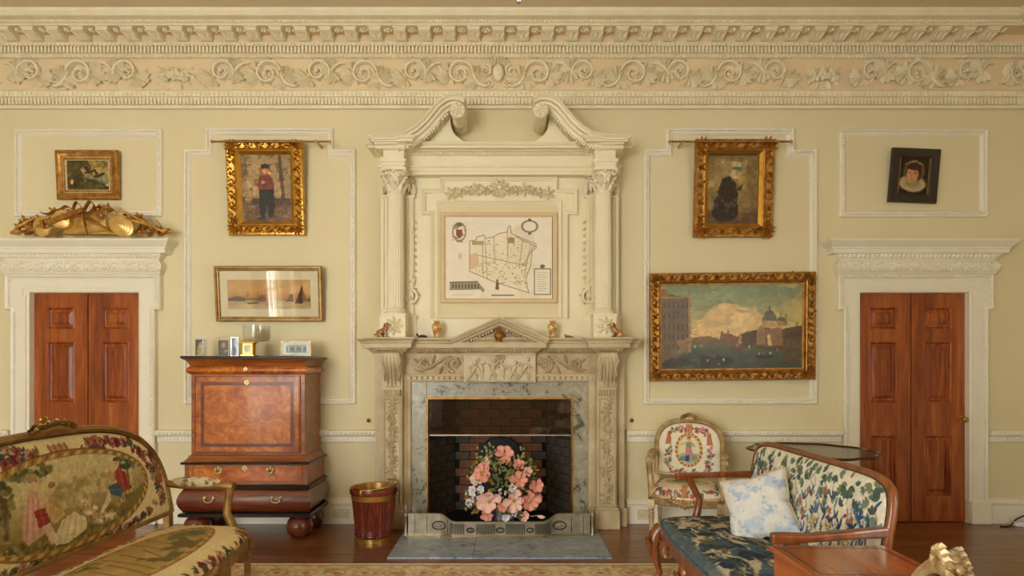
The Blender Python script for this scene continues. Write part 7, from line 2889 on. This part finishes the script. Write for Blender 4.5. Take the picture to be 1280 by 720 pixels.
def cush(sgn):
    def fn(u, v):
        x_, y = (u - .5) * 2, (v - .5) * 2
        pin = .88 + .12 * np.maximum(np.abs(x_), np.abs(y)) ** 2 * (np.abs(x_ * y)) ** .5 + .04 * (x_ * y) ** 2
        ed = np.clip((1 - x_ ** 4) * (1 - y ** 4), 0, 1) ** .5
        wr = .004 * np.sin(9 * x_ + 4 * y) * ed
        return np.stack([x_ * .178 * pin, y * .178 * pin, sgn * (.072 * ed + wr)], 1)
    return fn


me, u, v, co = grid_mesh('cushion_front', 90, 90, cush(1))
P = Paint(co[:, 0] * 100, co[:, 1] * 100)
cushion_paint(P)
set_paint(me, P.c)
part(me, 'cushion_front', 'cotton', cu)
me, u, v, co = grid_mesh('cushion_rear', 40, 40, cush(-1))
part(me, 'cushion_rear', 'back_fabric', cu)
edge = []
for s0, s1 in (((-1, -1), (1, -1)), ((1, -1), (1, 1)), ((1, 1), (-1, 1)), ((-1, 1), (-1, -1))):
    for t_ in np.linspace(0, 1, 12, False):
        x_, y = s0[0] + (s1[0] - s0[0]) * t_, s0[1] + (s1[1] - s0[1]) * t_
        pin = .88 + .12 * max(abs(x_), abs(y)) ** 2 * abs(x_ * y) ** .5 + .04 * (x_ * y) ** 2
        edge.append((x_ * .179 * pin, y * .179 * pin, 0))
part(MB().tube(edge, .005, 6, closed=True), 'piping', 'linen_slip', cu, smooth=60)

# ================================================================ tables
tt = thing('tripod_table', 'large round dark tripod table with scalloped rim behind the settee', 'table', (2.375, -.72, 0))
TR = .455
wood('tripod_wood', (40, 20, 10), (66, 36, 18), (92, 54, 30), 'x', .6, .22, .3, spec=.35)
ring0, ring1, ring2, ring3_ = [], [], [], []
m = MB()
n = 96
sc_ = []
for k in range(n):
    a = 2 * PI * k / n
    sc_.append((TR + .014 * abs(math.sin(a * 5)) ** .6 - .01 * math.cos(a * 10), a))
rings = [[(r * f * math.cos(a), r * f * math.sin(a), z) for r, a in sc_] for f, z in ((.90, .738), (.985, .742), (1.0, .748), (1.0, .758), (.985, .762), (.965, .758), (.955, .752), (.5, .752), (.02, .752))]
m.loft(rings)
part(m, 'table_top', 'tripod_wood', tt, smooth=40)
part(MB().lathe([(.10, .735), (.06, .72), (.035, .70), (.03, .62), (.045, .5), (.05, .42), (.03, .36), (.04, .30), (.06, .26), (.055, .2), (.03, .17), (0, .17)], (0, 0, 0), 20), 'pedestal', 'tripod_wood', tt, smooth=50)
for k in range(3):
    a = 2 * PI * k / 3 + .5
    c, s = math.cos(a), math.sin(a)
    part(MB().tube([(.03 * c, .03 * s, .22), (.14 * c, .14 * s, .20), (.24 * c, .24 * s, .10), (.32 * c, .32 * s, .03), (.37 * c, .37 * s, .018)], [.032, .03, .022, .018, .018], 10), 'leg', 'tripod_wood', tt, smooth=60)

ft = thing('side_table', 'small polished mahogany side table in the foreground beside the settee', 'table', (1.235, -3.265, .0085))
tw, td, th = .225, .185, .70
part(MB().box(-tw, tw, -td, td, th - .022, th), 'table_top', 'table_wood', ft, bevel=.005)
m = MB().sweep([(-tw + .035, -td + .035), (tw - .035, -td + .035), (tw - .035, td - .035), (-tw + .035, td - .035)], [(0, 0), (0, .0008), (.004, .0008), (.004, 0)], True)
m.xf(Matrix.Translation((0, 0, th)) @ Matrix.Rotation(-PI / 2, 4, 'X'))
part(m, 'inlay_line', 'ebony', ft)
part(MB().box(-tw + .015, tw - .015, -td + .015, td - .015, th - .22, th - .022), 'drawer_case', 'table_wood', ft, bevel=.003)
fd_ = part(MB().box(-tw + .04, tw - .04, -td + .009, -td + .02, th - .20, th - .05), 'drawer', 'table_wood', ft, bevel=.002)
part(MB().lathe([(0, 0), (.006, 0), (.006, .01), (.012, .016), (.010, .024), (0, .026)], (0, -td + .009, th - .125), 12, 'y'), 'knob', 'brass', fd_, smooth=50)
for sx in (-1, 1):
    for s2 in (-1, 1):
        m = MB().bar([(sx * (tw - .035), s2 * (td - .035), th - .2), (sx * (tw - .035), s2 * (td - .035), 0)], [.036, .022], [.036, .022], (0, 1, 0))
        part(m, 'leg', 'table_wood', ft, bevel=.002)


# ================================================================ rug
def rug_paint(P):
    P.c[:] = (222, 206, 168)
    P.blotch(12, .54, (206, 184, 140), .6, 3)
    rnd = random.Random(8)
    W, D = 345, 340
    b = np.minimum(np.minimum(P.x, W - P.x), np.minimum(P.y, D - P.y))
    P.mix((b < 3).astype(float), (228, 216, 186))
    P.mix(((b > 3) & (b < 5)).astype(float), (190, 140, 100), .8)
    P.mix(((b > 34) & (b < 36)).astype(float), (186, 134, 96), .8)
    P.mix(((b > 38) & (b < 39.5)).astype(float), (150, 130, 96), .6)
    n = fbm(P.x / 7, P.y / 7, 5, 3)
    P.mix(np.clip((n - .58) / .04, 0, 1) * (b > 5), (198, 142, 104), .65)
    n = fbm(P.x / 6 + 7, P.y / 6, 15, 3)
    P.mix(np.clip((n - .62) / .04, 0, 1) * (b > 5), (170, 164, 124), .6)
    for k in range(16):
        x_ = 22 + k * 20
        P.ring(x_, 20, 7, 6, 1.6, (198, 140, 108), .55).flower(x_, 20, 3.0, (206, 160, 126))
    P.mottle(3, .1, 6)


rg = thing('rug', 'pale cream and terracotta patterned carpet before the hearth', 'rug', (-.475, -2.85, 0))
me, u, v, co = grid_mesh('pile', 520, 200, lambda u, v: np.stack([(u - .5) * 3.45, 1.70 - 3.4 * v ** 1.6, u * 0 + .008], 1))
P = Paint(u * 345, v ** 1.6 * 340)
rug_paint(P)
set_paint(me, P.c)
part(me, 'pile', 'rug_pile', rg)
part(MB().box(-1.725, 1.725, -1.70, 1.70, .001, .0072), 'backing', 'linen_slip', rg)

# ================================================================ small fittings
def socket(label, px, py):
    d = .036
    t = thing('wall_socket', label, 'socket', (X(px, d), -d, Z(py, d)), group='double wall sockets')
    p = part(MB().box(-.073, .073, -.009, 0, -.043, .043), 'plate', 'socket_plastic', t, bevel=.003)
    for sx in (-.036, .036):
        part(MB().box(sx - .006, sx + .006, -.012, -.008, .018, .032), 'switch', 'white_plastic', t)
        for dx, dz in ((0, .006), (-.012, -.012), (.012, -.012)):
            part(MB().box(sx + dx - .003, sx + dx + .003, -.0095, -.008, dz - .004, dz + .002), 'pin_hole', 'black_thing', p)


socket('cream double wall socket on the skirting beside the mahogany bucket', 426.5, 642)
socket('cream double wall socket on the skirting behind the tapestry armchair', 807, 643)


def bell(label, px):
    t = thing('bell_push', label, 'bell push', (X(px, 0), 0, Z(525.5)), group='small dark bell pushes')
    part(MB().lathe([(0, 0), (.020, 0), (.021, .006), (.012, .010), (0, .011)], (0, 0, 0), 14, 'y'), 'rim', 'gilt_dull', t, smooth=50)
    part(MB().lathe([(0, .008), (.010, .008), (.010, .014), (0, .016)], (0, 0, 0), 12, 'y'), 'button', 'black_thing', t, smooth=50)


bell('small dark bell push on the wall left of the fireplace', 461)
bell('small dark bell push on the wall right of the fireplace', 789.5)

t = thing('plug_adaptor', 'white plastic extension block on the floor at the right wall', 'adaptor', (X(1279, .13), -.13, 0), -.3)
part(MB().box(-.07, .12, -.03, .03, 0, .038), 'casing', 'white_plastic', t, bevel=.010)
part(MB().box(-.10, -.068, -.012, .012, .004, .022), 'plug', 'socket_plastic', t, bevel=.004)
cb = MB().tube([(X(1250, .14), -.14, .006), (X(1258, .15), -.15, .006), (X(1264, .12), -.12, .012), (X(1270, .08), -.08, .05), (X(1279, .06), -.06, .075), (X(1284, .056), -.056, .08)], .006, 8)
tag(part(cb, 'power_cable', 'cable_black', smooth=60), 'black power cable trailing along the skirting at the right wall', 'cable')

# chandelier: only its lowest drop reaches into the picture
cl = thing('chandelier', 'glass chandelier drop hanging from the ceiling at the top edge', 'chandelier', (X(648.5, 2.4), -2.4, CEIL))
zl = Z(4, 2.4) - CEIL
part(MB().tube([(0, 0, 0), (0, 0, zl + .42)], .008, 8), 'rod', 'brass', cl, smooth=60)
part(MB().lathe([(0, 0), (.06, 0), (.055, -.02), (.02, -.045), (0, -.05)], (0, 0, 0), 20), 'ceiling_rose', 'brass', cl, smooth=60)
part(MB().lathe([(.01, zl + .42), (.05, zl + .38), (.03, zl + .32), (.06, zl + .26), (.10, zl + .20), (.06, zl + .14), (.02, zl + .09), (.012, zl + .06)], (0, 0, 0), 20), 'stem', 'clear_glass', cl, smooth=60)
part(MB().ball((0, 0, zl + .018), .017, .017, .024, 12, 8), 'drop', 'silver', cl, smooth=60)
part(MB().tube([(0, 0, zl + .04), (0, 0, zl + .08)], .004, 6), 'drop_link', 'brass', cl, smooth=60)
for k in range(8):
    a = 2 * PI * k / 8
    c, s = math.cos(a), math.sin(a)
    ar = part(MB().tube([(.05 * c, .05 * s, zl + .22), (.16 * c, .16 * s, zl + .17), (.28 * c, .28 * s, zl + .20), (.33 * c, .33 * s, zl + .28)], .007, 8), 'arm', 'clear_glass', cl, smooth=60)
    part(MB().lathe([(0, zl + .27), (.04, zl + .28), (.045, zl + .295), (.012, zl + .30), (.012, zl + .40), (0, zl + .40)], (.33 * c, .33 * s, 0), 12), 'candle', 'trim_white', ar, smooth=50)
